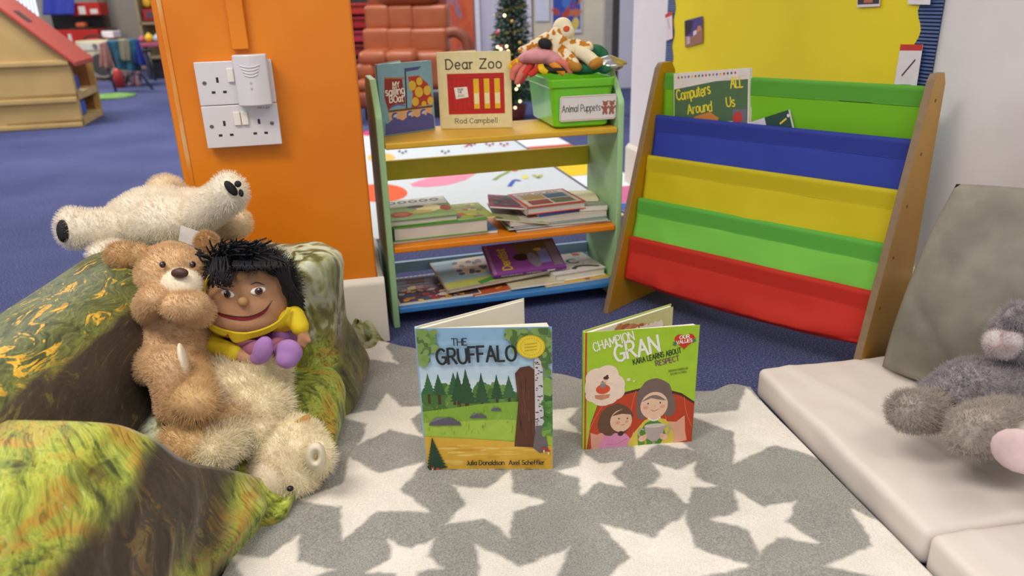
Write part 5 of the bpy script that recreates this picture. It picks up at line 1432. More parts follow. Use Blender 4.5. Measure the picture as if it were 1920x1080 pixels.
flat_book('magazine', 'busy red and brown comic magazine at the left of the blue bottom shelf', SF(.006, .014, ZB, 2), .215, .195, .005, K('#d8d0c8'), G2, hard=False, art=a_comic, cat='magazine')
flat_book('magazine', 'red and orange booklet peeping out beneath the pale blue picture book', SF(.200, .012, ZB, 7), .130, .12, .004, K('#c05a34'), G2, hard=False, art=speckle(['#c8382c', '#e0a030', '#7a3a5a'], 26, 31), cat='magazine')
flat_book('paperback', 'cream paged booklet in the middle of the bottom shelf', SF(.300, .018, ZB + .0045, 2), .150, .14, .007, K('#cfc6a4'), G2, hard=False)
flat_book('magazine', 'yellow booklet under the white alphabet book on the bottom shelf', SF(.395, .016, ZB, 4), .185, .15, .004, K('#e0b440'), G2, hard=False, art=speckle(['#c87a2c', '#e8d070', '#a85a34', '#f0e0a0'], 24, 33), cat='magazine')
def a_pal(A, w, d):
    A.rect(.003, .003, w - .003, d - .003, K('#9cc0cc')); A.rect(.003, .003, w - .003, d * .22, K('#b0b85a')); A.oval(w * .36, d * .62, .055, .052, K('#e0c8a4'), 24)
    q = random.Random(6)
    for i in range(14): A.oval(w * q.uniform(.2, .5), d * q.uniform(.35, .85), .008, .009, K(q.choice(['#5a4036', '#8a5a44', '#4a5a68'])), 10, q.uniform(0, 3))
    A.line([(w * .3, d * .04), (w * .6, d * .16), (w * .98, d * .2)], .018, K('#3f8a3a'), True)
flat_book('picture_book', 'pale blue and green picture book propped under the purple book', SF(.135, .028, ZB + .012, 6, -2, 7), .290, .175, .010, K('#b8a890'), G2, hard=True, art=a_pal)
def a_abc(A, w, d):
    A.rect(.002, .002, w - .002, d - .002, K('#e6e2da')); q = random.Random(16)
    A.text('C', w * .50, d * .42, .034, K('#2f8a62'), .26, .028); A.text('b', w * .16, d * .42, .03, K('#4a5aa0'), .26, .022); A.oval(w * .82, d * .84, .012, .010, K('#c84a3a'), 12)
    A.oval(w * .3, d * .82, .02, .01, K('#4a6a3a'), 12); A.line([(w * .42, d * .14), (w * .55, d * .24), (w * .72, d * .22), (w * .92, d * .1)], .012, K('#3a3634'), True)
    for i in range(10): A.oval(w * q.uniform(.05, .95), d * q.uniform(.05, .95), .003, .003, K('#5a5450'), 6)
flat_book('hardback_book', 'white alphabet book with coloured letters at the right of the bottom shelf', SF(.425, .028, ZB + .005, 6), .150, .155, .022, K('#e6e2da'), G2, art=a_abc)
def a_pur(A, w, d):
    A.rect(.002, .002, w - .002, d - .002, K('#8a4a96')); A.rect(w * .42, d * .45, w * .97, d * .97, K('#77644a')); A.oval(w * .46, d * .48, .022, .014, K('#3e2c26'), 16); A.rect(w * .70, d * .22, w * .84, d * .68, K('#8f92d0')); A.rect(w * .86, d * .1, w * .98, d * .9, K('#8f8494'))
    A.oval(w * .62, d * .35, .016, .03, K('#8c8894'), 14, .2); A.oval(w * .72, d * .68, .012, .006, K('#d8b44a'), 10); A.rect(w * .02, d * .03, w * .06, d * .97, K('#a07aa0'))
    A.text('Dentist', w * .28, d * .14, .024, K('#e0c42a'), .2, d * .68, rot=math.pi / 2)
pk_ = flat_book('picture_book', 'purple picture book with yellow title tilted forward on the bottom shelf', SF(.258, .044, ZB + .034, 2, 0, 24), .205, .120, .007, K('#7d3f8c'), G2, art=a_pur, spine_front=True, spine_mat=K('#6a2f86'))
FSP = SF(.258, .044, ZB + .034, 2, 0, 24) @ Matrix.Translation((0, -.0018, .0006)) @ Matrix.Rotation(math.pi / 2, 4, 'X')
A = Art(FSP); A.text('PEOPLE WHO HELP US', .022, .0012, .0042, wht, .16, .058); A.text('THE DENTIST', .092, .0012, .0042, wht, .16, .042); A.rect(.15, .0006, .172, .0058, wht); A.build('spine_print', pk_)

# ================================================================== SLING BOOK RACK
FR = frame((0.234, 1.788, 0), math.radians(-45))
M_rface = mat('#b98712', 0.42, var=0.05, scale=6); M_redge = mat('#836c50', 0.6, var=0.05, scale=60); M_rod = mat('#d8c8a0', .5)
RW = 0.64
rk = thing('sling_book_rack', 'wooden sling book rack with green, blue, yellow and red fabric pockets', 'book rack', (0.234, 1.788, 0))
for x in (0.0, RW - 0.015):
    prof = [(0, 0), (0.27, 0), (0.262, 0.59), (0.245, 0.611), (0.203, 0.611), (0.190, 0.598)]
    b = MB(); vs = [FR @ Vector((x, y, z)) for y, z in prof] + [FR @ Vector((x + .015, y, z)) for y, z in prof]; n = len(prof)
    b.add(vs, [list(range(n))[::-1], list(range(n, 2 * n))], M_rface)
    b.add(vs, [(i, (i + 1) % n, n + (i + 1) % n, n + i) for i in range(n)], M_redge)
    sp_ = b.build('side_panel', rk, bevel=.0015)
    if x > .1:
        for z in (0.56, .46, .36, .26, .16):
            bb = MB(); bb.tube([FR @ Vector((RW - .0005, .322 * z + .035, z)), FR @ Vector((RW + .0008, .322 * z + .035, z))], .0035, mat('#5a4a34', .5), 10); bb.build('screw', sp_)
SL = [(0.582, '#86d022', '#5fae34', .115), (0.482, '#3046b4', '#2c3ea4', .118), (0.385, '#e0d010', '#d6c614', .118), (0.281, '#8ade54', '#66bf48', .112), (0.186, '#e03524', '#d4301e', .108)]
def cloth_mat(h):
    m = bpy.data.materials.new('sling_cloth'); m.use_nodes = True; nt = m.node_tree; b = nt.nodes['Principled BSDF']
    b.inputs['Base Color'].default_value = lin(h); b.inputs['Roughness'].default_value = .7
    tc = nt.nodes.new('ShaderNodeTexCoord')
    n = nt.nodes.new('ShaderNodeTexNoise'); n.inputs['Scale'].default_value = 900; nt.links.new(tc.outputs['Object'], n.inputs['Vector'])
    bp = nt.nodes.new('ShaderNodeBump'); bp.inputs['Strength'].default_value = .25; bp.inputs['Distance'].default_value = .001
    nt.links.new(n.outputs['Fac'], bp.inputs['Height']); nt.links.new(bp.outputs['Normal'], b.inputs['Normal'])
    tr = nt.nodes.new('ShaderNodeBsdfTranslucent'); tr.inputs['Color'].default_value = lin(h)
    mx = nt.nodes.new('ShaderNodeMixShader'); mx.inputs[0].default_value = .28
    nt.links.new(b.outputs[0], mx.inputs[1]); nt.links.new(tr.outputs[0], mx.inputs[2]); nt.links.new(mx.outputs[0], nt.nodes['Material Output'].inputs['Surface'])
    return m
for k, (z, h1, h2, drop) in enumerate(SL):
    bb_ = .322 * z + .035
    b = MB(); b.tube([FR @ Vector((.012, bb_, z - .004)), FR @ Vector((RW - .012, bb_, z - .004))], .0055, M_rod, 10); b.build('rod', rk, True)
    fw = 0.0 if k == 0 else 1.0
    path = [(bb_ + .004, z - .012), (bb_ + .006, z - .001), (bb_ - .001, z + .0035), (bb_ - .008, z - .001), (bb_ - .0095, z - .012), (bb_ - .0115, z - .033), (bb_ - .0115 - .001 * fw, z - .0365), (bb_ - .011 - .007 * fw, z - .06), (bb_ - .010 - .017 * fw, z - drop + .018), (bb_ - .009 - .017 * fw, z - drop + .004), (bb_ - .004 - .01 * fw, z - drop - .003), (bb_ + .012, z - drop - .002), (bb_ + .034, z - drop + .016), (bb_ + .046, z - .05), (bb_ + .052, z - .02)]
    pts = smooth_pts(path, 4)
    def sl_fn(u, v, fw=fw, pts=pts, k=k, z=z, bb_=bb_):
        i = v * (len(pts) - 1); j = min(int(i), len(pts) - 2); f = i - j
        y = pts[j][0] * (1 - f) + pts[j + 1][0] * f; zz_ = pts[j][1] * (1 - f) + pts[j + 1][1] * f
        s = min(1, max(0, (z - zz_ - .03) / .08))
        sag = math.sin(math.pi * u)
        front = 1 if v < .62 else 0
        y -= fw * front * s * (.008 * sag + .011 * noisy((u * 5, v * 4, k), 1.0, k) + .005 * noisy((u * 14, v * 9, k), 1.0, k + 3))
        zz_ -= s * ((.014 if k == 4 else .010) * sag + .006 * noisy((u * 4, k, 0), 1.0, 2))
        x = .017 + (RW - .034) * u
        return FR @ Vector((x, y, zz_))
    b = MB(); b.grid(sl_fn, 70, len(pts) - 1, cloth_mat(h1)); o = b.build('fabric_pocket', rk, True, solid=.0012)
    hem = [p for p in pts if True][4:24]
    def hm_fn(u, v, hem=hem, k=k):
        i = v * (len(hem) - 1); j = min(int(i), len(hem) - 2); f = i - j
        y = hem[j][0] * (1 - f) + hem[j + 1][0] * f; zz_ = hem[j][1] * (1 - f) + hem[j + 1][1] * f
        return FR @ Vector((.017 + (RW - .034) * u, y - .0016 - .0006 * noisy((u * 9, v, k), 1.0, 4), zz_ + (.0008 if v < .4 else 0)))
    b = MB(); b.grid(hm_fn, 60, len(hem) - 1, cloth_mat(h2)); b.build('hem', o, True)

def onplane(px, py, O, n):
    r = ray(px, py); t_ = (O - CAM).dot(n) / r.dot(n); return CAM + r * t_
RN = (FR.to_3x3() @ Vector((0, 1, -.322))).normalized()
RN = (FR.to_3x3() @ Vector((0, 1, -.06))).normalized(); O1 = FR @ Vector((0, .172, 0))
TL = onplane(1263, 138, O1, RN); TR = onplane(1406, 127, O1, RN)
U = (TR - TL); W = U.length; V = RN.cross(U).normalized(); V = -V if V.z < 0 else V
H = .19
F = basis_frame(TL - V * H, U, V)
if F.to_3x3().col[2].dot(tocam(TL)) < 0: print('flip')
t = thing('picture_book', 'dark green computer picture book in the rack\'s top pocket', 'book', F.translation, 'books in the rack')
b = MB(); b.box((W / 2, H / 2, -.001), (W / 2, H / 2, .001), K('#4f6a48')); 
b = MB(); b.box((W / 2, H / 2, -.0008), (W / 2, H / 2, .0008), K('#d8d2c8'), F); b.build('front_cover', t, bevel=.0004)
b = MB(); b.box((W / 2 + .001, H / 2, -.0045), (W / 2 - .001, H / 2 - .001, .0028), M_page, F); b.build('pages', t)
b = MB(); b.box((W / 2 + .002, H / 2, -.0082), (W / 2, H / 2, .0007), K('#d0c4a8'), F); b.build('back_cover', t)
A = Art(F); A.rect(.002, .002, W - .004, H * .87, K('#4c6a48')); A.poly(P_((.002, H * .995), (.002, H * .80), (W - .004, H * .92), (W - .004, H * .995)), K('#d9d2cc'))
cs = ['#c84a4a', '#4a8a6a', '#c06a8a', '#5a6ac0', '#d0b04a', '#c8404a', '#3a7a4a', '#7a4aa0']
for i in range(17): A.oval(W * (.07 + .047 * i), H * (.945 + .0006 * i), .0028, .0032, K(cs[i % 8]), 8)
yl = K('#e2d12c'); A.text('Computers', W * .05, H * .655, .024, yl, .14, .093, gap=.9, rot=.13, jit=.5); A.text('ALL', W * .77, H * .77, .024, yl, .14, .030, rot=.1, jit=.4); A.text('Around', W * .20, H * .48, .022, yl, .14, .066, rot=.1, jit=.4); A.text('Us', W * .72, H * .55, .022, yl, .14, .021, rot=.1, jit=.3)
A.poly(P_((W * .16, H * .33), (W * .3, H * .45), (W * .5, H * .5), (W * .62, H * .42), (W * .5, H * .2), (W * .2, H * .15)), K('#c8803a')); A.rect(W * .35, H * .1, W * .80, H * .38, K('#d8ccb0')); A.rect(W * .38, H * .1, W * .77, H * .35, K('#3a3a5a')); A.oval(W * .5, H * .28, .02, .014, K('#4a7a3a'), 14)
A.rect(W * .8, H * .2, W * .97, H * .52, K('#6a6a78')); A.oval(W * .86, H * .42, .012, .0135, K('#c03a34'), 18)
A.build('cover_print', t)
O2 = FR @ Vector((0, .168, 0))
TL = onplane(1398, 232, O2, RN); TR = onplane(1478, 206, O2, RN); U = TR - TL; W2 = U.length; V = RN.cross(U).normalized(); V = -V if V.z < 0 else V
H2 = .12; F = basis_frame(TL - V * H2 - U.normalized() * .01, U, V)
t = thing('picture_book', 'white and dark green book leaning crooked in the blue pocket', 'book', F.translation, 'books in the rack')
b = MB(); b.box((W2 / 2 + .006, H2 / 2, -.003), (W2 / 2 + .006, H2 / 2, .003), K('#cfcbd2'), F); b.build('cover', t, bevel=.0006)
A = Art(F, .0004); A.rect(W2 * .55, 0, W2 + .010, H2, K('#24463c')); A.line([(W2 * .85, H2 * .80), (W2 + .002, H2 * .86)], .004, K('#d8c23a')); A.oval(W2 + .007, H2 * .9, .003, .004, K('#e0dcd4'), 10); A.build('cover_print', t)

# ================================================================== DISPLAY BOARD ON THE WALL
def wpt(px, py):
    p = onplane(px, py, W0 + WN * .002, WN); return (p - W0).dot(WD), p.z
tL = wpt(1251, 60)[0]; tLy = wpt(1260, 60)[0]; tR = wpt(1762, 60)[0]; tRy = wpt(1732, 60)[0]
bd = thing('display_board', 'bright yellow display board edged with scalloped blue corrugated card', 'display board', wallp((tL + tR) / 2, .3))
M_yb = ramp_mat('yellow_paper', [(.3, '#ddc800'), (.7, '#e8d404')], nscale=3, rough=.5)
b = MB(); b.box(((tL + tR) / 2, 1.15, .0015), ((tR - tL) / 2 - .004, .82, .0014), M_yb, FWALL); b.build('backing_paper', bd)
def corr_mat():
    m = bpy.data.materials.new('corrugated_card'); m.use_nodes = True; nt = m.node_tree; b = nt.nodes['Principled BSDF']; b.inputs['Base Color'].default_value = lin('#33508c'); b.inputs['Roughness'].default_value = .6
    tc = nt.nodes.new('ShaderNodeTexCoord'); w = nt.nodes.new('ShaderNodeTexWave'); w.bands_direction = 'Z'; w.inputs['Scale'].default_value = 42; w.inputs['Distortion'].default_value = 0
    nt.links.new(tc.outputs['Object'], w.inputs['Vector']); bp = nt.nodes.new('ShaderNodeBump'); bp.inputs['Strength'].default_value = 1; bp.inputs['Distance'].default_value = .006
    nt.links.new(w.outputs['Fac'], bp.inputs['Height']); nt.links.new(bp.outputs['Normal'], b.inputs['Normal']); return m
M_corr = corr_mat()
for side in (0, 1):
    b = MB(); z0, z1 = .33, 1.95; n = 120; pts_o = []; pts_i = []
    for k in range(n + 1):
        z = z0 + (z1 - z0) * k / n; sc = .5 - .5 * math.cos(z * 2 * math.pi / .085)
        if side: pts_o.append((tR, z)); pts_i.append((tRy - .006 - .018 * sc, z))
        else: pts_o.append((tL, z)); pts_i.append((tLy + .010 + .014 * sc, z))
    V = [FWALL @ Vector((t_, z, .0036)) for t_, z in pts_o] + [FWALL @ Vector((t_, z, .0036)) for t_, z in pts_i]
    b.add(V, [(k, k + 1, n + 2 + k, n + 1 + k) for k in range(n)], M_corr); b.build('corrugated_border', bd, solid=.002)
b = MB(); b.box(((tL + tR) / 2, .335, .004), ((tR - tL) / 2, .03, .002), M_corr, FWALL); b.build('corrugated_border', bd)
def wcard(name, label, cat, quad, m, fn=None, group=None, off=.006, round_=False):
    (ax, ay), (bx, by), (cx, cy), (dx, dy) = [wpt(*q) for q in quad]      # TL TR BR BL
    P = [(dx, dy), (cx, cy), (bx, by), (ax, ay)]
    b = MB(); b.prism([FWALL @ Vector((x, y, off)) for x, y in P], WN * .0012, m)
    o = b.build(name, None, bevel=.0004); tag(o, label, cat, group)
    if fn:
        A = Art(FWALL, off + .0013)
        def at2(u, v): 
            x = (dx * (1 - u) + cx * u) * (1 - v) + (ax * (1 - u) + bx * u) * v; y = (dy * (1 - u) + cy * u) * (1 - v) + (ay * (1 - u) + by * u) * v; return (x, y)
        fn(A, at2); A.build('card_print', o)
    return o
def ph1(A, q):
    A.poly([q(0, 0), q(1, 0), q(1, 1), q(0, 1)], K('#4a4080')); A.poly([q(0, 0), q(1, 0), q(1, .5), q(.75, .62), q(.5, .35), q(0, .4)], K('#9a6a5c')); A.poly([q(0, .4), q(.35, .5), q(.5, .9), q(.2, 1), q(0, .95)], K('#2a2438')); A.poly([q(.1, .1), q(.3, .1), q(.3, .35), q(.1, .4)], K('#b8a8ac')); A.poly([q(.48, .35), q(.68, .4), q(.66, .55), q(.5, .52)], K('#d8d0d4')); A.poly([q(.66, .45), q(.95, .5), q(.9, .66), q(.75, .68)], K('#c88458'))
wcard('photo_print', 'small purple toned photo pinned on the left of the yellow board', 'photo', [(1286, 39), (1320, 30), (1320, 80), (1287, 89)], K('#8a7a9a'), ph1, 'photos on the yellow board')
def ph2(A, q):
    A.poly([q(0.03, .1), q(.97, .1), q(.97, 1), q(.03, 1)], K('#2c2a34')); A.poly([q(.3, .15), q(.7, .15), q(.65, .6), q(.35, .6)], K('#b06a4a'))
wcard('photo_print', 'dark photo at the upper edge of the yellow board', 'photo', [(1612, -40), (1655, -40), (1653, 12), (1610, 14)], K('#d8ccd0'), ph2, 'photos on the yellow board')
def cd(A, q):
    A.poly([q(0, .86), q(1, .86), q(1, 1), q(0, 1)], K('#c03028')); A.line([q(.28, .28), q(.78, .66)], .004, K('#3a3a44')); A.line([q(.25, .07), q(.75, .07)], .003, K('#5a7a6a'))
wcard('label_card', 'white label card with red top and a pen drawing at the board\'s right side', 'label card', [(1693, 83), (1735, 83), (1722, 166), (1680, 164)], K('#e0d8e0'), cd, 'label cards on the yellow board', .007)
def cd2(A, q):
    A.poly([q(0, .86), q(1, .86), q(1, 1), q(0, 1)], K('#c83a28')); A.line([q(.35, .8), q(.6, .4)], .004, K('#6a6448'))
wcard('label_card', 'white label card with red top overlapping the board\'s left border', 'label card', [(1250, 27), (1263, 21), (1264, 72), (1251, 77)], K('#e0d4dc'), cd2, 'label cards on the yellow board', .007)
wcard('label_card', 'white label card whose lower end shows at the board\'s top right', 'label card', [(1712, -70), (1756, -70), (1748, 9), (1706, 8)], K('#e0d8e0'), None, 'label cards on the yellow board', .007)

# ================================================================== SOCKETS ON THE PILLAR
M_plate = mat('#d9d6da', .3, var=0, coat=.2); M_sw = mat('#ece6dc', .3, var=0); M_slot = mat('#2c2a2c', .5, var=0)
def pil(px, py): 
    nn = (FP.to_3x3() @ Vector((0, -1, 0))); p = onplane(px, py, FP.translation + nn * .02, nn); q = FP.inverted() @ p; return q.x, q.z
FX = FP @ Matrix.Rotation(math.radians(90), 4, 'X')        # x along face, y up, z out of the face
def socket(label, c0, c1, plug=True):
    (xl, zt), (xr, zb) = c0, c1
    w, h = xr - xl, zt - zb
    F = FX @ Matrix.Translation((xl, zb, 0))
    s = thing('double_socket', label, 'power socket', F.translation, 'sockets on the orange pillar')
    b = MB(); b.box((w / 2, h / 2, .010), (w / 2 - .001, h / 2 - .001, .010), M_plate, F); b.build('back_box', s, bevel=.002)
    b = MB(); b.box((w / 2, h / 2, .0225), (w / 2, h / 2, .003), M_plate, F); b.build('face_plate', s, bevel=.002)
    Z = .0256
    for i, x in enumerate((.27, .73)):
        if True:
            b = MB(); b.box((w * (x - .0) , h * .58, Z), (.0024, .0052, .0002), M_slot, F); b.build('pin_slot', s)
            for dx in (-.011, .011):
                b = MB(); b.box((w * x + dx, h * .30, Z), (.0036, .0024, .0002), M_slot, F); b.build('pin_slot', s)
    for dx in (-.0075, .0075):
        b = MB(); b.box((w * .5 + dx, h * .68, Z + .002), (.0066, .0135, .003), M_sw, F); b.build('switch', s, bevel=.0012)
    for x in (.10, .90):
        b = MB(); b.tube([F @ Vector((w * x, h * .52, Z - .0006)), F @ Vector((w * x, h * .52, Z + .0005))], .0042, mat('#8f8a84', .3, metal=.7, var=0), 14); sc = b.build('screw', s)
        b = MB(); b.box((w * x, h * .52, Z + .0006), (.0032, .0006, .0002), M_slot, F); b.build('screw_slot', sc)
    return s, F, w, h
xm0, zt = pil(362, 104); _, zm = pil(380, 189); xr_, zb = pil(533, 264); xl_, _ = pil(388, 272); x1, _ = pil(516, 92)
xa = (xm0 + xl_) / 2; xb = xa + .150; zm = .5785
s2, F, w, h = socket('lower white double socket on the orange pillar with all its outlets empty', (xa, zm - .0005), (xb, zm - .0865))
A = Art(F, .0256); A.text('PRYLEX', w * .74, h * .88, .0036, K('#5a5652'), .16, .024); A.build('maker_mark', s2)
s1, F, w, h = socket('upper white double socket on the orange pillar, half behind the plug-in unit', (xa, zm + .0865), (xb, zm + .0005))
# plug-in unit with curved front
pu = thing('plug_in_unit', 'white plug-in unit with curved louvres pushed into the upper socket', 'plug-in unit', F @ Vector((w * .72, h * .5, .03)))
FC = F @ Matrix.Translation((w * .515, -.002, .0256))
cw, ch = .066, .100
def cf(u, v): return (cw * u, ch * v, .024 + .012 * math.sin(math.pi * (.12 + .76 * u)))
b = MB(); nn_ = 16
prof = [(0, 0)] + [(cw * k / nn_, .022 + .012 * math.sin(math.pi * k / nn_)) for k in range(nn_ + 1)] + [(cw, 0)]
b.prism([FC @ Vector((x, 0, z)) for x, z in prof], FC.to_3x3() @ Vector((0, ch, 0)), M_plate); b.build('casing', pu, bevel=.003, seg=3)
for k in range(4):
    b = MB(); yy = ch * .80 - .006 * k; hw = .019 - .002 * k
    b.tube(smooth3([FC @ Vector((cw * .5 + hw * q, yy - .004 * (1 - q * q), .0225 + .012 * math.sin(math.pi * (.5 + hw * q / cw)))) for q in (-1, -.5, 0, .5, 1)]), .0011, M_plate, 6); b.build('louvre', pu, True)
for yy in (.46, .35):
    b = MB(); b.tube([FC @ Vector((cw * .47, ch * yy, .0335)), FC @ Vector((cw * .47, ch * yy, .0349))], .0022, mat('#b8b4b0', .3, var=0), 12); b.build('indicator', pu)

# ================================================================== THE FAR SIDE OF THE ROOM
def span(px0, py0, px1, py1, y):
    """room extents of a picture rectangle standing upright at depth y"""
    my = (py0 + py1) / 2
    return at(px0, my, y).x, at(px1, my, y).x, at((px0 + px1) / 2, py1, y).z, at((px0 + px1) / 2, py0, y).z
def bx(name, r, y, dep, m, parent=None, bevel=0.004, rnd=0.0):
    x0, x1, z0, z1 = span(*r, y)
    c = ((x0 + x1) / 2, y + dep / 2, (z0 + z1) / 2); h = (abs(x1 - x0) / 2, dep / 2, (z1 - z0) / 2)
    if rnd:
        vs, fs = rbox(c, h, min(rnd, min(h) * .95), None, 8); b = MB(); b.add(vs, fs, m); return b.build(name, parent, True)
    b = MB(); b.box(c, h, m); return b.build(name, parent, bevel=bevel)

M_wall2 = mat('#a9a39a', .85, var=.03, scale=2); M_lav = mat('#cfcbd8', .7, var=.02, scale=2)
structure(MB().box((-6.0, 11.0, 1.35), (5.0, .1, 1.35), M_wall2).build('wall_back', origin=(-6, 11, 0)))
structure(MB().box((0.125, 7.0, 1.35), (1.225, .08, 1.35), M_lav).build('wall_partition', origin=(0, 7, 0)))
structure(MB().box((-11.05, 5.5, 1.35), (.1, 5.6, 1.35), M_wall2).build('wall_left', origin=(-11, 5.5, 0)))
# window, far left
wx0, wx1, wz0, wz1 = span(6, -60, 62, 44, 10.88)
wo = structure(MB().box(((wx0 + wx1) / 2, 10.89, (wz0 + wz1) / 2), ((wx1 - wx0) / 2, .008, (wz1 - wz0) / 2), mat('#dfe8ff', .3, var=0, emit=1.1)).build('window_1'))
b = MB()
for k in range(9): b.box((wx0 + (wx1 - wx0) * (k + .5) / 9, 10.872, (wz0 + wz1) / 2), (.006, .004, (wz1 - wz0) / 2), mat('#8a90a4', .5))
b.box(((wx0 + wx1) / 2, 10.872, wz0), ((wx1 - wx0) / 2 + .03, .012, .03), mat('#d8d8dc', .5)); structure(b.build('window_1_frame'))
o = bpy.data.objects['window_1_frame']; o.name = 'trim_3'
b = MB(); p = at(197, 30, 10.6); b.tube([(p.x, 10.6, 0), (p.x, 10.6, 2.6)], .055, mat('#8d8574', .5, var=.05), 12); o = b.build('trim_4', None, True); structure(o)

# ---- doll's house
M_ply = mat('#c6a566', .5, var=.06, scale=5); M_ply2 = mat('#b08a48', .5, var=.06, scale=5); M_roof = mat('#b84a38', .45, var=.05)
Cb = on(157, 238, 0); DD = .62
FD = frame(Cb, math.radians(15))
dh = thing('dolls_house', 'big plywood dolls\' house with a red sloping roof and open shelved end', 'dolls house', Cb)
def dpt(px, py, y=0.0):      # picture point -> (x, z) on the gable plane of the house
    n_ = FD.to_3x3() @ Vector((0, -1, 0)); p = onplane(px, py, Cb, n_); q = FD.inverted() @ p; return q.x, q.z
ex, ez = dpt(126, 111); rx_, rz_ = dpt(3, 20); slope = (rz_ - ez) / (rx_ - ex); XL = -1.5
def gz(x): return ez + slope * (x - ex)
R3 = FD.to_3x3()
b = MB(); b.prism([FD @ Vector(p) for p in ((XL, 0, 0), (0, 0, 0), (0, 0, ez), (XL, 0, gz(XL)))], R3 @ Vector((0, .02, 0)), M_ply); b.build('gable_wall', dh)
for pa, pb in ((113, 122), (183, 192), (231, 239)):
    za = dpt(120, pb)[1]; zb_ = dpt(120, pa)[1]
    b = MB(); b.box((XL / 2, -.010, (za + zb_) / 2), (-XL / 2, .010, (zb_ - za) / 2), M_ply, FD); b.build('batten', dh, bevel=.004)
b = MB(); b.prism([FD @ Vector(p) for p in ((ex + .05, -.03, gz(ex + .05)), (XL, -.03, gz(XL)), (XL, -.03, gz(XL) + .03), (ex + .05, -.03, gz(ex + .05) + .03))], R3 @ Vector((0, DD * .86, 0)), M_roof); b.build('roof', dh, bevel=.004)
sx = dpt(28, 30)[0]; th = math.atan(slope)
b = MB(); b.box((0, 0, 0), (.05, .05, .003), mat('#3a2a26', .6), FD @ Matrix.Translation((sx, .16, gz(sx) + .032)) @ Matrix.Rotation(-th, 4, 'Y')); b.build('roof_slot', dh)
b = MB(); b.box((-.02, .024, ez / 2), (.02, .022, ez / 2), M_ply, FD); b.build('corner_post', dh)
b = MB(); b.box((-.02, DD, ez / 2), (.02, .022, ez / 2), M_ply2, FD); b.build('corner_post', dh)
for z in (.03, ez * .45): b = MB(); b.box((-.24, DD / 2, z), (.24, DD / 2, .024), M_ply, FD); b.build('floor_shelf', dh)
b = MB(); b.box((-.45, DD / 2 + .025, ez / 2), (.01, DD / 2 - .002, ez / 2), M_ply2, FD); b.build('inner_wall', dh)
b = MB(); b.box((-.24, DD - .01, ez / 2), (.2, .006, ez / 2), mat('#8a5a34', .6, var=.1), FD); b.build('back_panel', dh)
for z, yy, m, lb in ((ez * .45 + .026, .20, '#2a4aa0', 'small blue toy on the upper floor of the dolls\' house'), (.056, .24, '#2a5ab4', 'small blue toy on the lower floor of the dolls\' house')):
    vs, fs = rbox((-.08, yy, z + .056), (.05, .08, .055), .02, None, 4, FD); o = MB().add(vs, fs, mat(m, .4)).build('toy_block', None, True); tag(o, lb, 'toy')

# ---- red play kitchen, washing machine
pk = thing('play_kitchen', 'red wooden play kitchen with a black hob and a high shelf', 'play kitchen', Vector((at(140, 100, 9.95).x, 9.95, 0)))
M_red = mat('#c02a22', .4, var=.05); M_dk = mat('#23211f', .5, var=.1)
r = span(92, 56, 192, 150, 9.95); b = MB(); b.box(((r[0] + r[1]) / 2, 10.2, r[3] / 2), ((r[1] - r[0]) / 2, .25, r[3] / 2), M_red); b.build('cabinet', pk, bevel=.008)
bx('oven_back', (98, 26, 192, 57), 10.32, .04, M_dk, pk); bx('high_shelf', (133, 5, 187, 29), 10.15, .22, M_red, pk)
for a in ((147, 12, 160, 27), (169, 17, 183, 26)): bx('shelf_label', a, 10.14, .006, mat('#e4ddd6', .5), pk)
r = span(128, 54, 172, 61, 9.95); b = MB(); b.box(((r[0] + r[1]) / 2, 10.15, r[3] + .005), ((r[1] - r[0]) / 2, .16, .012), M_dk); b.build('hob', pk)
bx('door_handle', (129, 64, 134, 87), 9.92, .03, mat('#e6e0da', .4), pk)
o = bx('toy_pan', (140, 42, 158, 53), 10.17, .12, mat('#d0643c', .5), None, rnd=.03); tag(o, 'orange toy pan sitting on the red play kitchen', 'toy pan')
def cloth_fn(u, v):
    p = at(80 + 58 * u, -12 + 40 * v, 10.05); return p + Vector((0, .03 * math.sin(u * 9), 0))
b = MB(); b.grid(cloth_fn, 20, 10, mat('#3a4ab8', .7, var=.08)); o = b.build('blue_cloth', None, True, solid=.006); tag(o, 'blue cloth hanging over the left side of the play kitchen shelf', 'cloth')
wm = thing('toy_washing_machine', 'cream toy washing machine with a dark round door', 'toy washing machine', on(185, 150, 0))
M_crm = mat('#cfc6a6', .5, var=.04); wy = on(190, 151, 0).y
bx('cabinet', (147, 76, 214, 146), wy, .38, M_crm, wm, .01); bx('plinth', (150, 146, 214, 152), wy + .02, .34, mat('#8a6a3a', .6), wm)
bx('control_panel', (149, 79, 212, 94), wy - .012, .014, mat('#d8d4c4', .4), wm)
p = at(193, 121, wy); rr_ = px_m(23, wy, 120)
b = MB(); b.tube([p, p + Vector((0, -.03, 0))], rr_, mat('#b8b0a0', .4), 28); dr = b.build('door', wm); b = MB(); b.tube([p + Vector((0, -.03, 0)), p + Vector((0, -.036, 0))], rr_ * .85, mat('#4a4644', .3, var=.1), 28); b.build('door_glass', dr)
p = at(180, 86, wy); b = MB(); b.tube([p, p + Vector((0, -.04, 0))], px_m(4, wy, 86), mat('#8f8c88', .3, metal=.6, var=0), 14); b.build('knob', wm)
tm = thing('toy_microwave', 'white toy box with dark lid on top of the toy washing machine', 'toy', at(200, 70, wy + .15))
bx('casing', (190, 58, 212, 71), wy + .15, .2, mat('#e4dce4', .4), tm, .01); bx('lid', (194, 54, 208, 58), wy + .17, .16, M_dk, tm)
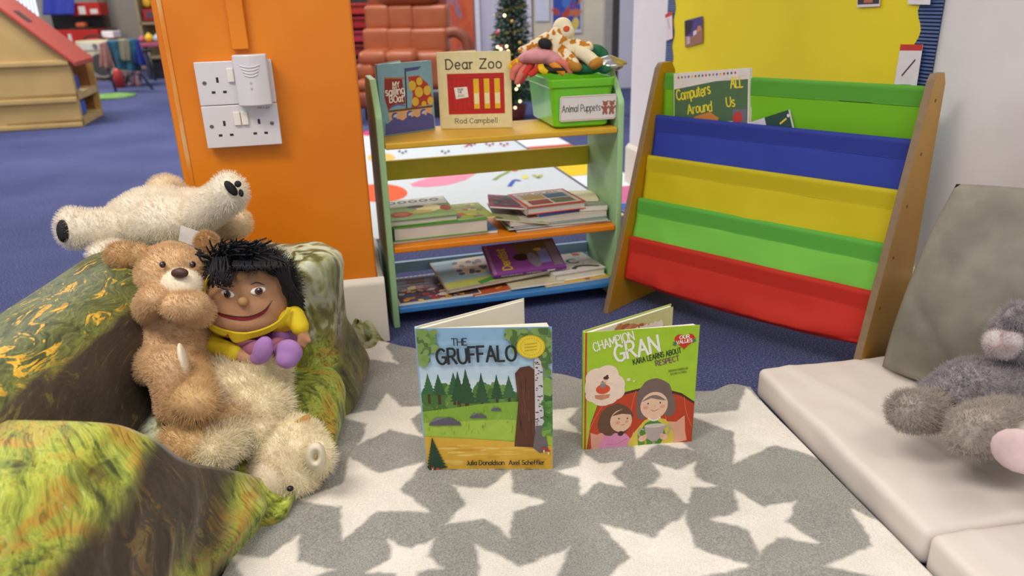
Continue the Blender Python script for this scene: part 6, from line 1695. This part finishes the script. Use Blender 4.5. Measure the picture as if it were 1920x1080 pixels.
p = at(175, 74, wy + .1); b = MB(); b.tube([p + Vector((px_m(17, wy) * math.cos(a), .02, px_m(6, wy) * math.sin(a))) for a in [math.pi * k / 12 for k in range(13)]], .012, M_dk, 8); o = b.build('wire_arch', None, True); tag(o, 'dark bent handle arch on the left top of the toy washing machine', 'handle')

# ---- chair hung with dressing-up clothes
cy = 8.0
ch = thing('classroom_chair', 'small grey metal classroom chair hung with dressing-up clothes', 'chair', on(250, 168, 0))
M_met = mat('#5a5660', .4, metal=.7, var=0)
lx = [on(218, 172, 0), on(287, 168, 0), on(206, 152, 0), on(292, 152, 0)]
seat_z = .34
for p in lx:
    q = Vector((p.x * .55 + sum(a.x for a in lx) / 4 * .45, p.y, seat_z)); b = MB(); b.tube([p, q], .012, M_met, 8); b.build('leg', ch, True)
cx = sum(a.x for a in lx) / 4; cyy = sum(a.y for a in lx) / 4
vs, fs = rbox((cx, cyy, seat_z + .01), (.19, .19, .015), .012, None, 6); MB().add(vs, fs, M_dk).build('seat', ch, True)
vs, fs = rbox((at(230, 85, lx[0].y).x, lx[0].y + .02, .43), (.15, .02, .07), .018, None, 6); MB().add(vs, fs, M_dk).build('backrest', ch, True)
yb = lx[0].y - .05
def garment(name, label, top, bot, m, y, wav=.02, seed=0, bulge=.05):
    (ax, ay, bx_, by), (cx_, cy_, dx, dy) = top, bot
    def f(u, v):
        px = (ax + (bx_ - ax) * u) * (1 - v) + (cx_ + (dx - cx_) * u) * v; py = (ay + (by - ay) * u) * (1 - v) + (cy_ + (dy - cy_) * u) * v
        p = at(px, py, y); return p + Vector((0, -bulge * math.sin(math.pi * u) * (.4 + v * .6) + wav * math.sin(u * 14 + seed) * v, 0))
    b = MB(); b.grid(f, 24, 12, m); o = b.build(name, None, True, solid=.008); tag(o, label, 'dressing-up clothes', 'dressing-up clothes on the chair'); return o
garment('costume', 'teal and black costume hanging in the middle of the chair back', (200, 76, 252, 72), (214, 128, 264, 132), ramp_mat('teal_cloth', [(.4, '#182a30'), (.5, '#1f5a74'), (.6, '#2a7aa0')], nscale=3, rough=.6), yb, .03, 1)
garment('costume', 'pale pink costume at the chair back\'s left side', (186, 82, 204, 76), (188, 124, 214, 128), mat('#b07a74', .7, var=.2, scale=6), yb + .02, .03, 2)
garment('costume', 'royal blue costume hanging from the right side of the chair back', (248, 74, 260, 74), (256, 118, 278, 124), mat('#24348c', .6, var=.12, scale=6), yb + .03, .03, 3)
garment('costume', 'dull gold sash hanging over the teal costume', (222, 74, 242, 74), (228, 112, 246, 114), mat('#8c8468', .5, var=.15, scale=6), yb - .06, .01, 4)
garment('costume', 'crumpled patterned skirt drooping beneath the chair to the carpet', (236, 134, 262, 134), (236, 158, 266, 160), ramp_mat('patterned_cloth', [(.4, '#3a2a3a'), (.5, '#8a7a8a'), (.58, '#b04a44'), (.66, '#5a5a7a')], nscale=14, rough=.7), yb + .02, .05, 5)
p = on(226, 164, 0); b = MB(); q = px_m(9, p.y, 150)
b.tube([p, p + Vector((0, 0, q * 2.0)), p + Vector((0, 0, q * 3.2)), p + Vector((0, 0, q * 3.9))], [q, q * 1.05, q * .8, q * .4], mat('#c03c34', .4, var=.05), 16); o = b.build('skittle', None, True); tag(o, 'red skittle shaped bottle on the carpet under the chair', 'bottle')
gm = on(200, 182, 0); b = MB(); b.tube([Vector((0, 0, 0)), Vector((0, 0, .012))], .26, ramp_mat('green_mat', [(.4, '#3f7a34'), (.55, '#8ab45a'), (.65, '#5a9a44')], nscale=8), 32)
o = b.build('round_mat', None); o.location = gm; o.scale = (1, 1.0, 1); tag(o, 'round green patterned play mat on the carpet beyond the dolls\' house', 'mat')

# ---- table of toys and shelf at the back
ty = 9.1
tb_ = thing('play_table', 'dark pink topped low table covered with toys by the pillar', 'table', Vector((at(300, 90, ty).x, ty + .3, 0)))
x0_, x1_, z0_, z1_ = span(258, 80, 345, 88, ty)
b = MB(); b.box(((x0_ + x1_) / 2, ty + .35, (z0_ + z1_) / 2), ((x1_ - x0_) / 2, .35, .02), mat('#a04a68', .4, var=.1)); b.build('table_top', tb_, bevel=.006)
for x in (x0_ + .05, x1_ - .05):
    for yy in (ty + .06, ty + .64): b = MB(); b.box((x, yy, z0_ / 2), (.02, .02, z0_ / 2), M_met); b.build('leg', tb_)
ib = bx('toy_crate', (284, 112, 313, 140), ty + .15, .3, mat('#2c2a30', .6, var=.15), None, .01); tag(ib, 'black toy crate standing under the play table', 'crate'); ib.location.z = .0
def toy(px, py, r, m, nm, lb, yy=ty + .2):
    p = at(px, py, yy); rr_ = px_m(r, yy, py); p.z = (z0_ + z1_) / 2 + .02 + rr_ * .98; b = MB(); b.ell(p, rr_, m); b.ell(p + Vector((0, -.0, rr_ * .9)), rr_ * .35, m); o = b.build(nm, None, True); tag(o, lb, 'toy', 'toys on the play table')
toy(279, 68, 8, mat('#e0b428', .4), 'toy_bottle', 'yellow round toy on the play table'); toy(294, 70, 7, mat('#a8b8c4', .3), 'toy_bottle', 'silver round toy on the play table beside the yellow one'); toy(266, 74, 6, mat('#b85a78', .5), 'toy_bottle', 'pink round toy at the left of the play table'); toy(308, 66, 8, mat('#b0907a', .5), 'toy_bottle', 'tan round toy on the play table next to the pillar')
by_ = 10.2
sh = thing('wall_cabinet', 'tall tan shelf unit against the back wall with a red toy microwave', 'shelf unit', Vector((at(300, 60, by_).x, by_, 0)))
x0_, x1_, z0_, z1_ = span(262, 40, 340, 43, by_)
for z in (z0_, z0_ - .42, z0_ + .45): b = MB(); b.box(((x0_ + x1_) / 2, by_ + .2, z), ((x1_ - x0_) / 2, .2, .015), mat('#9c8a6c', .6)); b.build('shelf', sh)
for x in (x0_, x1_): b = MB(); b.box((x, by_ + .2, (z0_ + .9) / 2), (.015, .2, (z0_ + .9) / 2), mat('#9c8a6c', .6)); b.build('side_panel', sh)
mw = thing('toy_microwave', 'red toy microwave oven on the back shelf unit', 'toy microwave', at(284, 39, by_ + .05))
bx('casing', (268, 17, 299, 39), by_ + .03, .3, mat('#a8242a', .4), mw, .01); bx('window', (274, 22, 292, 34), by_ + .022, .01, mat('#5a4a54', .3), mw)
o = bx('storage_box', (300, 18, 316, 39), by_ + .04, .3, mat('#c8beb4', .5), None, .01); tag(o, 'pale box beside the red toy microwave on the back shelf unit', 'box')
for a, c, lb in (((264, -6, 280, 15), '#d8a828', 'yellow bag on the upper back shelf above the red microwave'), ((281, -4, 304, 15), '#e0c050', 'pale yellow bag at the right of the yellow one on the upper back shelf')):
    o = bx('bag', a, by_ + .06, .25, mat(c, .6, var=.2, scale=12), None, rnd=.08); tag(o, lb, 'bag', 'bags on the upper back shelf')
for a, c, lb in (((252, 22, 267, 26), '#4a4a8a', 'narrow dark blue notice on the back wall'), ((255, 30, 275, 58), '#b8a8b4', 'pale leaflet sheet on the back wall beneath the dark blue notice')):
    o = bx('wall_notice', a, 10.09, .006, mat(c, .6, var=.1, scale=30), None, .001); tag(o, lb, 'notice')
    o.location.y = 10.893

# ---- orange leather recliner
ry = 5.55
rc = thing('recliner', 'tufted orange leather recliner chair behind the bookcase', 'armchair', Vector((at(760, 200, ry).x, ry, 0)))
M_lea = mat('#a5562f', .38, var=.07, scale=7, bump=.06, bscale=60, coat=.1); M_lead = mat('#8c4022', .4, var=.06, scale=8); M_leab = mat('#8a4a34', .45, var=.08)
def pillow(r, y, dep_, m=M_lea, nm='back_cushion', sm=.04):
    return bx(nm, r, y, dep_, m, rc, rnd=sm)
bk = bx('back_frame', (690, -60, 838, 150), ry + .14, .18, M_lead, rc, rnd=.05)
for i, (xa_, xb_) in enumerate(((683, 731), (727, 776), (771, 840))):
    pillow((xa_, 9, xb_, 57), ry + .02, .26, M_lea, 'back_cushion', .03); pillow((xa_ - 3, 53, xb_, 102), ry - .04, .28, M_lea, 'back_cushion', .03)
pillow((708, -50, 820, 12), ry + .0, .30, M_lead, 'headrest', .08)
pillow((774, 96, 838, 170), ry - .16, .30, M_lea, 'seat_side', .05)
for r in ((670, 95, 726, 124), (720, 95, 780, 124), (666, 118, 704, 152), (698, 117, 746, 152), (738, 118, 780, 152)): pillow(r, ry - .30, .36, M_lea, 'seat_cushion', .045)
pillow((664, 150, 745, 172), ry - .44, .4, M_lea, 'footrest', .05)
for r in ((662, 172, 745, 205),): pillow(r, ry - .46, .42, M_lead, 'footrest', .04)
# armrest: padded loop
def apt(px, py): return at(px, py, ry - .12)
b = MB(); b.tube(smooth3([apt(838, 62), apt(855, 60), apt(872, 72), apt(880, 95), apt(884, 130)]), [px_m(9, ry)] * 21, M_leab, 12); b.build('armrest', rc, True)
pillow((838, 98, 886, 180), ry - .1, .35, M_leab, 'arm_panel', .05)
x0_, x1_, _, _ = span(690, 150, 860, 200, ry); b = MB(); b.box(((x0_ + x1_) / 2, ry + .1, .06), ((x1_ - x0_) / 2, .28, .06), M_dk); b.build('base', rc)

# ---- red tray unit left of the recliner
tu = thing('tray_unit', 'tower of red plastic trays showing between the pillar and the recliner', 'tray unit', Vector((at(675, 150, 6.6).x, 6.65, 0)))
x0_, x1_, _, _ = span(640, 60, 702, 120, 6.6)
b = MB(); b.box(((x0_ + x1_) / 2, 6.62 + .2, .45), ((x1_ - x0_) / 2 + .02, .19, .45), mat('#2e2622', .6)); b.build('cabinet', tu)
for i, (a, c) in enumerate(((6, '#b83024'), (32, '#a81c1c'), (58, '#b82a3c'), (84, '#8e2018'), (112, '#a82a2a'), (140, '#962222'), (168, '#a02424'))):
    o = bx('tray', (642, a, 699 - (i > 2) * 4, a + 21), 6.58, .3, mat(c, .35, var=.06), tu, .008)
    bx('tray_lip', (642, a, 701 - (i > 2) * 4, a + 5), 6.56, .03, mat(c, .3, var=.04), o, .004)

# ---- partition: painted panel, frames, display of posters
def paint_mat():
    return ramp_mat('abstract_painting', [(.30, '#6a4a6a'), (.40, '#9a7a8a'), (.46, '#c8502c'), (.62, '#d8683a'), (.70, '#b8401c'), (.8, '#8a5a7a')], scale=(1, 1, .35), nscale=9, detail=5, distort=.8, rough=.6)
o = bx('painted_banner', (843, -40, 890, 205), 6.86, .02, paint_mat(), None, .002); tag(o, 'tall orange painted banner with purple patches on the far partition', 'banner')
o = structure(bx('trim_5', (893, -60, 902, 230), 6.84, .06, mat('#e2dee6', .5), None, .004))
o = structure(bx('trim_6', (988, -60, 998, 230), 6.84, .06, mat('#d8d4dc', .5), None, .004))
o = structure(bx('door_1', (903, -60, 987, 232), 6.88, .03, mat('#c9c4d6', .5, var=.02), None, .004))
pb_ = thing('poster_board', 'cream backed notice board with posters on the far partition', 'notice board', at(1065, 160, 6.8))
bx('backing_paper', (1000, -60, 1132, 170), 6.86, .02, mat('#d9cfb4', .8, var=.05, scale=4), pb_, .002)
o = bx('poster', (1003, -30, 1030, 40), 6.845, .008, mat('#d3d6e4', .6, var=.04), None, .001); tag(o, 'pale blue sheet pinned at the left of the cream notice board', 'poster')
x0_, x1_, z0_, z1_ = span(1034, -40, 1091, 62, 6.84)
po = MB().box(((x0_ + x1_) / 2, 6.845, (z0_ + z1_) / 2), ((x1_ - x0_) / 2, .004, (z1_ - z0_) / 2), mat('#dcd4dc', .6, var=.02)).build('poster', None); tag(po, 'bright blue children\'s poster on the cream notice board', 'poster')
A = Art(basis_frame((x0_, 6.840, z0_), (1, 0, 0), (0, 0, 1)), .0004); w_, h_ = x1_ - x0_, z1_ - z0_; q = random.Random(2)
A.rect(.012, .03, w_ - .012, h_ - .01, K('#3450a8'))
for i in range(26): A.oval(q.uniform(.12, .88) * w_, q.uniform(.14, .9) * h_, q.uniform(.015, .03), q.uniform(.02, .05), K(q.choice(['#b8483c', '#e0b83a', '#7a4a8a', '#4a78c0', '#c8704a', '#2a3a7a'])), 9, q.uniform(0, 3), .2)
A.oval(.8 * w_, .18 * h_, .03, .05, K('#e0c85a'), 12); A.build('poster_print', po)
gpx = at(1141, 60, 5.2).x; b = MB(); b.box((gpx, 5.2, 1.3), (.033, .033, 1.3), mat('#9a9896', .45, var=.04)); structure(b.build('trim_7', bevel=.006))
gpx = at(1154, 60, 4.9).x; b = MB(); b.box((gpx, 4.9, 1.3), (.020, .02, 1.3), mat('#3a3836', .5)); structure(b.build('dark_gap_strip'))  # dark box painted in for the shadowy gap between grey post and wall end

# ---- small Christmas tree
TX = at(963, 205, 5.2).x; TY_ = 5.2
xt = thing('christmas_tree', 'small decorated Christmas tree with gold tinsel and lights behind the green tub', 'christmas tree', (TX, TY_, 0))
b = MB(); b.tube([(TX, TY_, 0), (TX, TY_, .85)], [.02, .008], mat('#4a3626', .8), 8); b.build('trunk', xt)
b = MB(); b.tube([(TX, TY_, 0), (TX, TY_, .02), (TX, TY_, .09), (TX, TY_, .10)], [.07, .075, .09, .085], mat('#6a2a22', .5), 18); b.build('pot', xt, True)
q = random.Random(12); b = MB(); gm_ = [mat('#1f3a24', .8, var=.1), mat('#2c4a2c', .8, var=.1), mat('#3a5a38', .8, var=.1)]
for i in range(4200):
    z = .12 + .82 * (q.random() ** 1.25); rmax = .20 * (1 - (z - .1) / .88) ** .75 + .012; a = q.uniform(0, 2 * math.pi); r0 = rmax * q.uniform(.05, .88)
    p = Vector((TX + r0 * math.cos(a), TY_ + r0 * math.sin(a), z)); d = Vector((math.cos(a + q.uniform(-.5, .5)), math.sin(a + q.uniform(-.5, .5)), q.uniform(-.5, .45))).normalized() * q.uniform(.025, .05)
    s_ = d.cross(Vector((q.uniform(-1, 1), q.uniform(-1, 1), q.uniform(-1, 1)))).normalized() * .0055
    b.add([p - s_, p + s_, p + d + s_ * .3, p + d - s_ * .3], [(0, 1, 2, 3)], gm_[i % 3])
b.build('foliage', xt)
b = MB()
for k in range(260):
    f = k / 260; z = .2 + .68 * f; rmax = .20 * (1 - (z - .1) / .88) ** .75 + .016; a = f * 5 * 2 * math.pi; c = Vector((TX + rmax * math.cos(a), TY_ + rmax * math.sin(a), z))
    for j in range(3):
        d = Vector((q.uniform(-1, 1), q.uniform(-1, 1), q.uniform(-1, 1))).normalized() * .020; s_ = d.orthogonal().normalized() * .002; b.add([c - s_, c + s_, c + d], [(0, 1, 2)], mat('#9a8a3c', .3, metal=.6, var=0))
b.build('tinsel', xt)
for px, py, m in ((932, 62, '#c04a4a'), (935, 58, '#e0a0b0'), (975, 80, '#c8a83a'), (940, 88, '#c05050'), (985, 95, '#b89a3a'), (960, 40, '#d0b050'), (955, 110, '#a03a3a'), (978, 120, '#c8b060'), (968, 150, '#c8a030')):
    p = at(px, py, TY_ - .15); b = MB(); b.ell(p, .011, mat(m, .2, metal=.3, var=0), None, 12, 8); b.build('bauble', xt, True)
for px, py in ((946, 29), (950, 87), (939, 92), (953, 96), (968, 167), (966, 202), (972, 160), (933, 88), (975, 190), (982, 140)):
    p = at(px, py, TY_ - .16); b = MB(); b.ell(p, .008, mat('#ffe0a0', .3, var=0, emit=4.0), None, 10, 6); b.build('fairy_light', xt, True)

# ---- alphabet rug behind the bookcase
E1 = WD; E2 = Vector((-WD.y, WD.x, 0)); E2 = -E2 if E2.x > 0 else E2       # towards the camera / to the left
RO = on(953, 257.6, 0) - E1 * .35
FRG = Matrix((E2, E1, Vector((0, 0, 1)))).transposed().to_4x4(); FRG.translation = RO     # u left from the inner border line, v towards the camera
b = MB(); b.prism([FRG @ Vector(p) for p in ((-.27, -.1, .001), (1.15, -.1, .001), (1.15, 2.2, .001), (-.27, 2.2, .001))], (0, 0, .007), mat('#c9d0d3', .9, var=.02))
ar = b.build('alphabet_rug', None); tag(ar, 'white play rug with pink and orange blobs and letters behind the bookcase', 'rug')
M3 = FRG @ Matrix.Translation((0, 0, .008))
class RArt(Art): LAYER = .00002
A = RArt(M3, .0004)
def wl(px, py): p = FRG.inverted() @ on(px, py, .008); return (p.x, p.y)
def wpoly(pts, h): A.poly([wl(*p) for p in pts], K(h, .85))
A.rect(-.27, -.1, -.262, 2.2, K('#2c3046', .85)); A.rect(-.006, -.1, .006, 2.2, K('#2c3046', .85))
tiles = ['#3a3a6a', '#c83c2c', '#3a4ab0', '#e6e6ea', '#c8502c', '#e8ecee', '#e6c414', '#e4e8ec', '#d06a9a', '#3a62b4']
for i, c in enumerate(tiles):
    A.rect(-.26, max(-.1, -.3 + .26 * i), -.008, min(2.2, -.3 + .26 * (i + 1) - .008), K(c, .85))
wpoly([(1085, 318), (1110, 300), (1140, 322), (1120, 336)], '#e6c414')
A.rect(.012, -.1, 1.15, .0, K('#d86a8a', .85)); A.rect(.30, -.1, .62, .0, K('#d8b43a', .85)); A.rect(.9, -.1, 1.15, .0, K('#3a62b4', .85))
def pblob(px, py, rx, ry_, h, n=22):
    wpoly([(px + rx * math.cos(2 * math.pi * k / n), py + ry_ * math.sin(2 * math.pi * k / n)) for k in range(n)], h)
wpoly([(769, 345), (800, 334), (850, 327), (895, 324), (872, 338), (840, 347), (800, 351), (775, 350)], '#e48aa4')
pblob(712, 362, 52, 17, '#e05a2c'); pblob(715, 296, 26, 9, '#e8b05a'); pblob(745, 272, 50, 5, '#e8a4b4'); pblob(700, 250, 20, 5, '#c83c6a')
for px, py, h in ((755, 284, '#4a4a54'), (835, 284, '#4a4a54'), (918, 270, '#8a3a4a'), (884, 270, '#7a3a6a'), (945, 270, '#a03c3c'), (895, 262, '#5a5a8a')):
    for k in range(3): pblob(px - 6 + 6 * k, py + (k % 2) * 3, 2.5, 2.4, h, 8)
for pts, h in (([(872, 276), (885, 268), (900, 264), (905, 258)], '#b04a5a'), ([(926, 338), (938, 330), (950, 324), (958, 318)], '#8a9a4a'), ([(955, 350), (965, 338), (975, 340)], '#3a5ab0'), ([(1000, 328), (1010, 334), (1014, 328)], '#a8b05a')):
    A.line([wl(*p) for p in pts], .02, K(h, .85), True)
for px, py, h in ((975, 316, '#d8d84a'), (985, 332, '#d8d06a'), (965, 318, '#c8503a')): pblob(px, py, 7, 4, h, 10)
A.build('woven_print', ar)
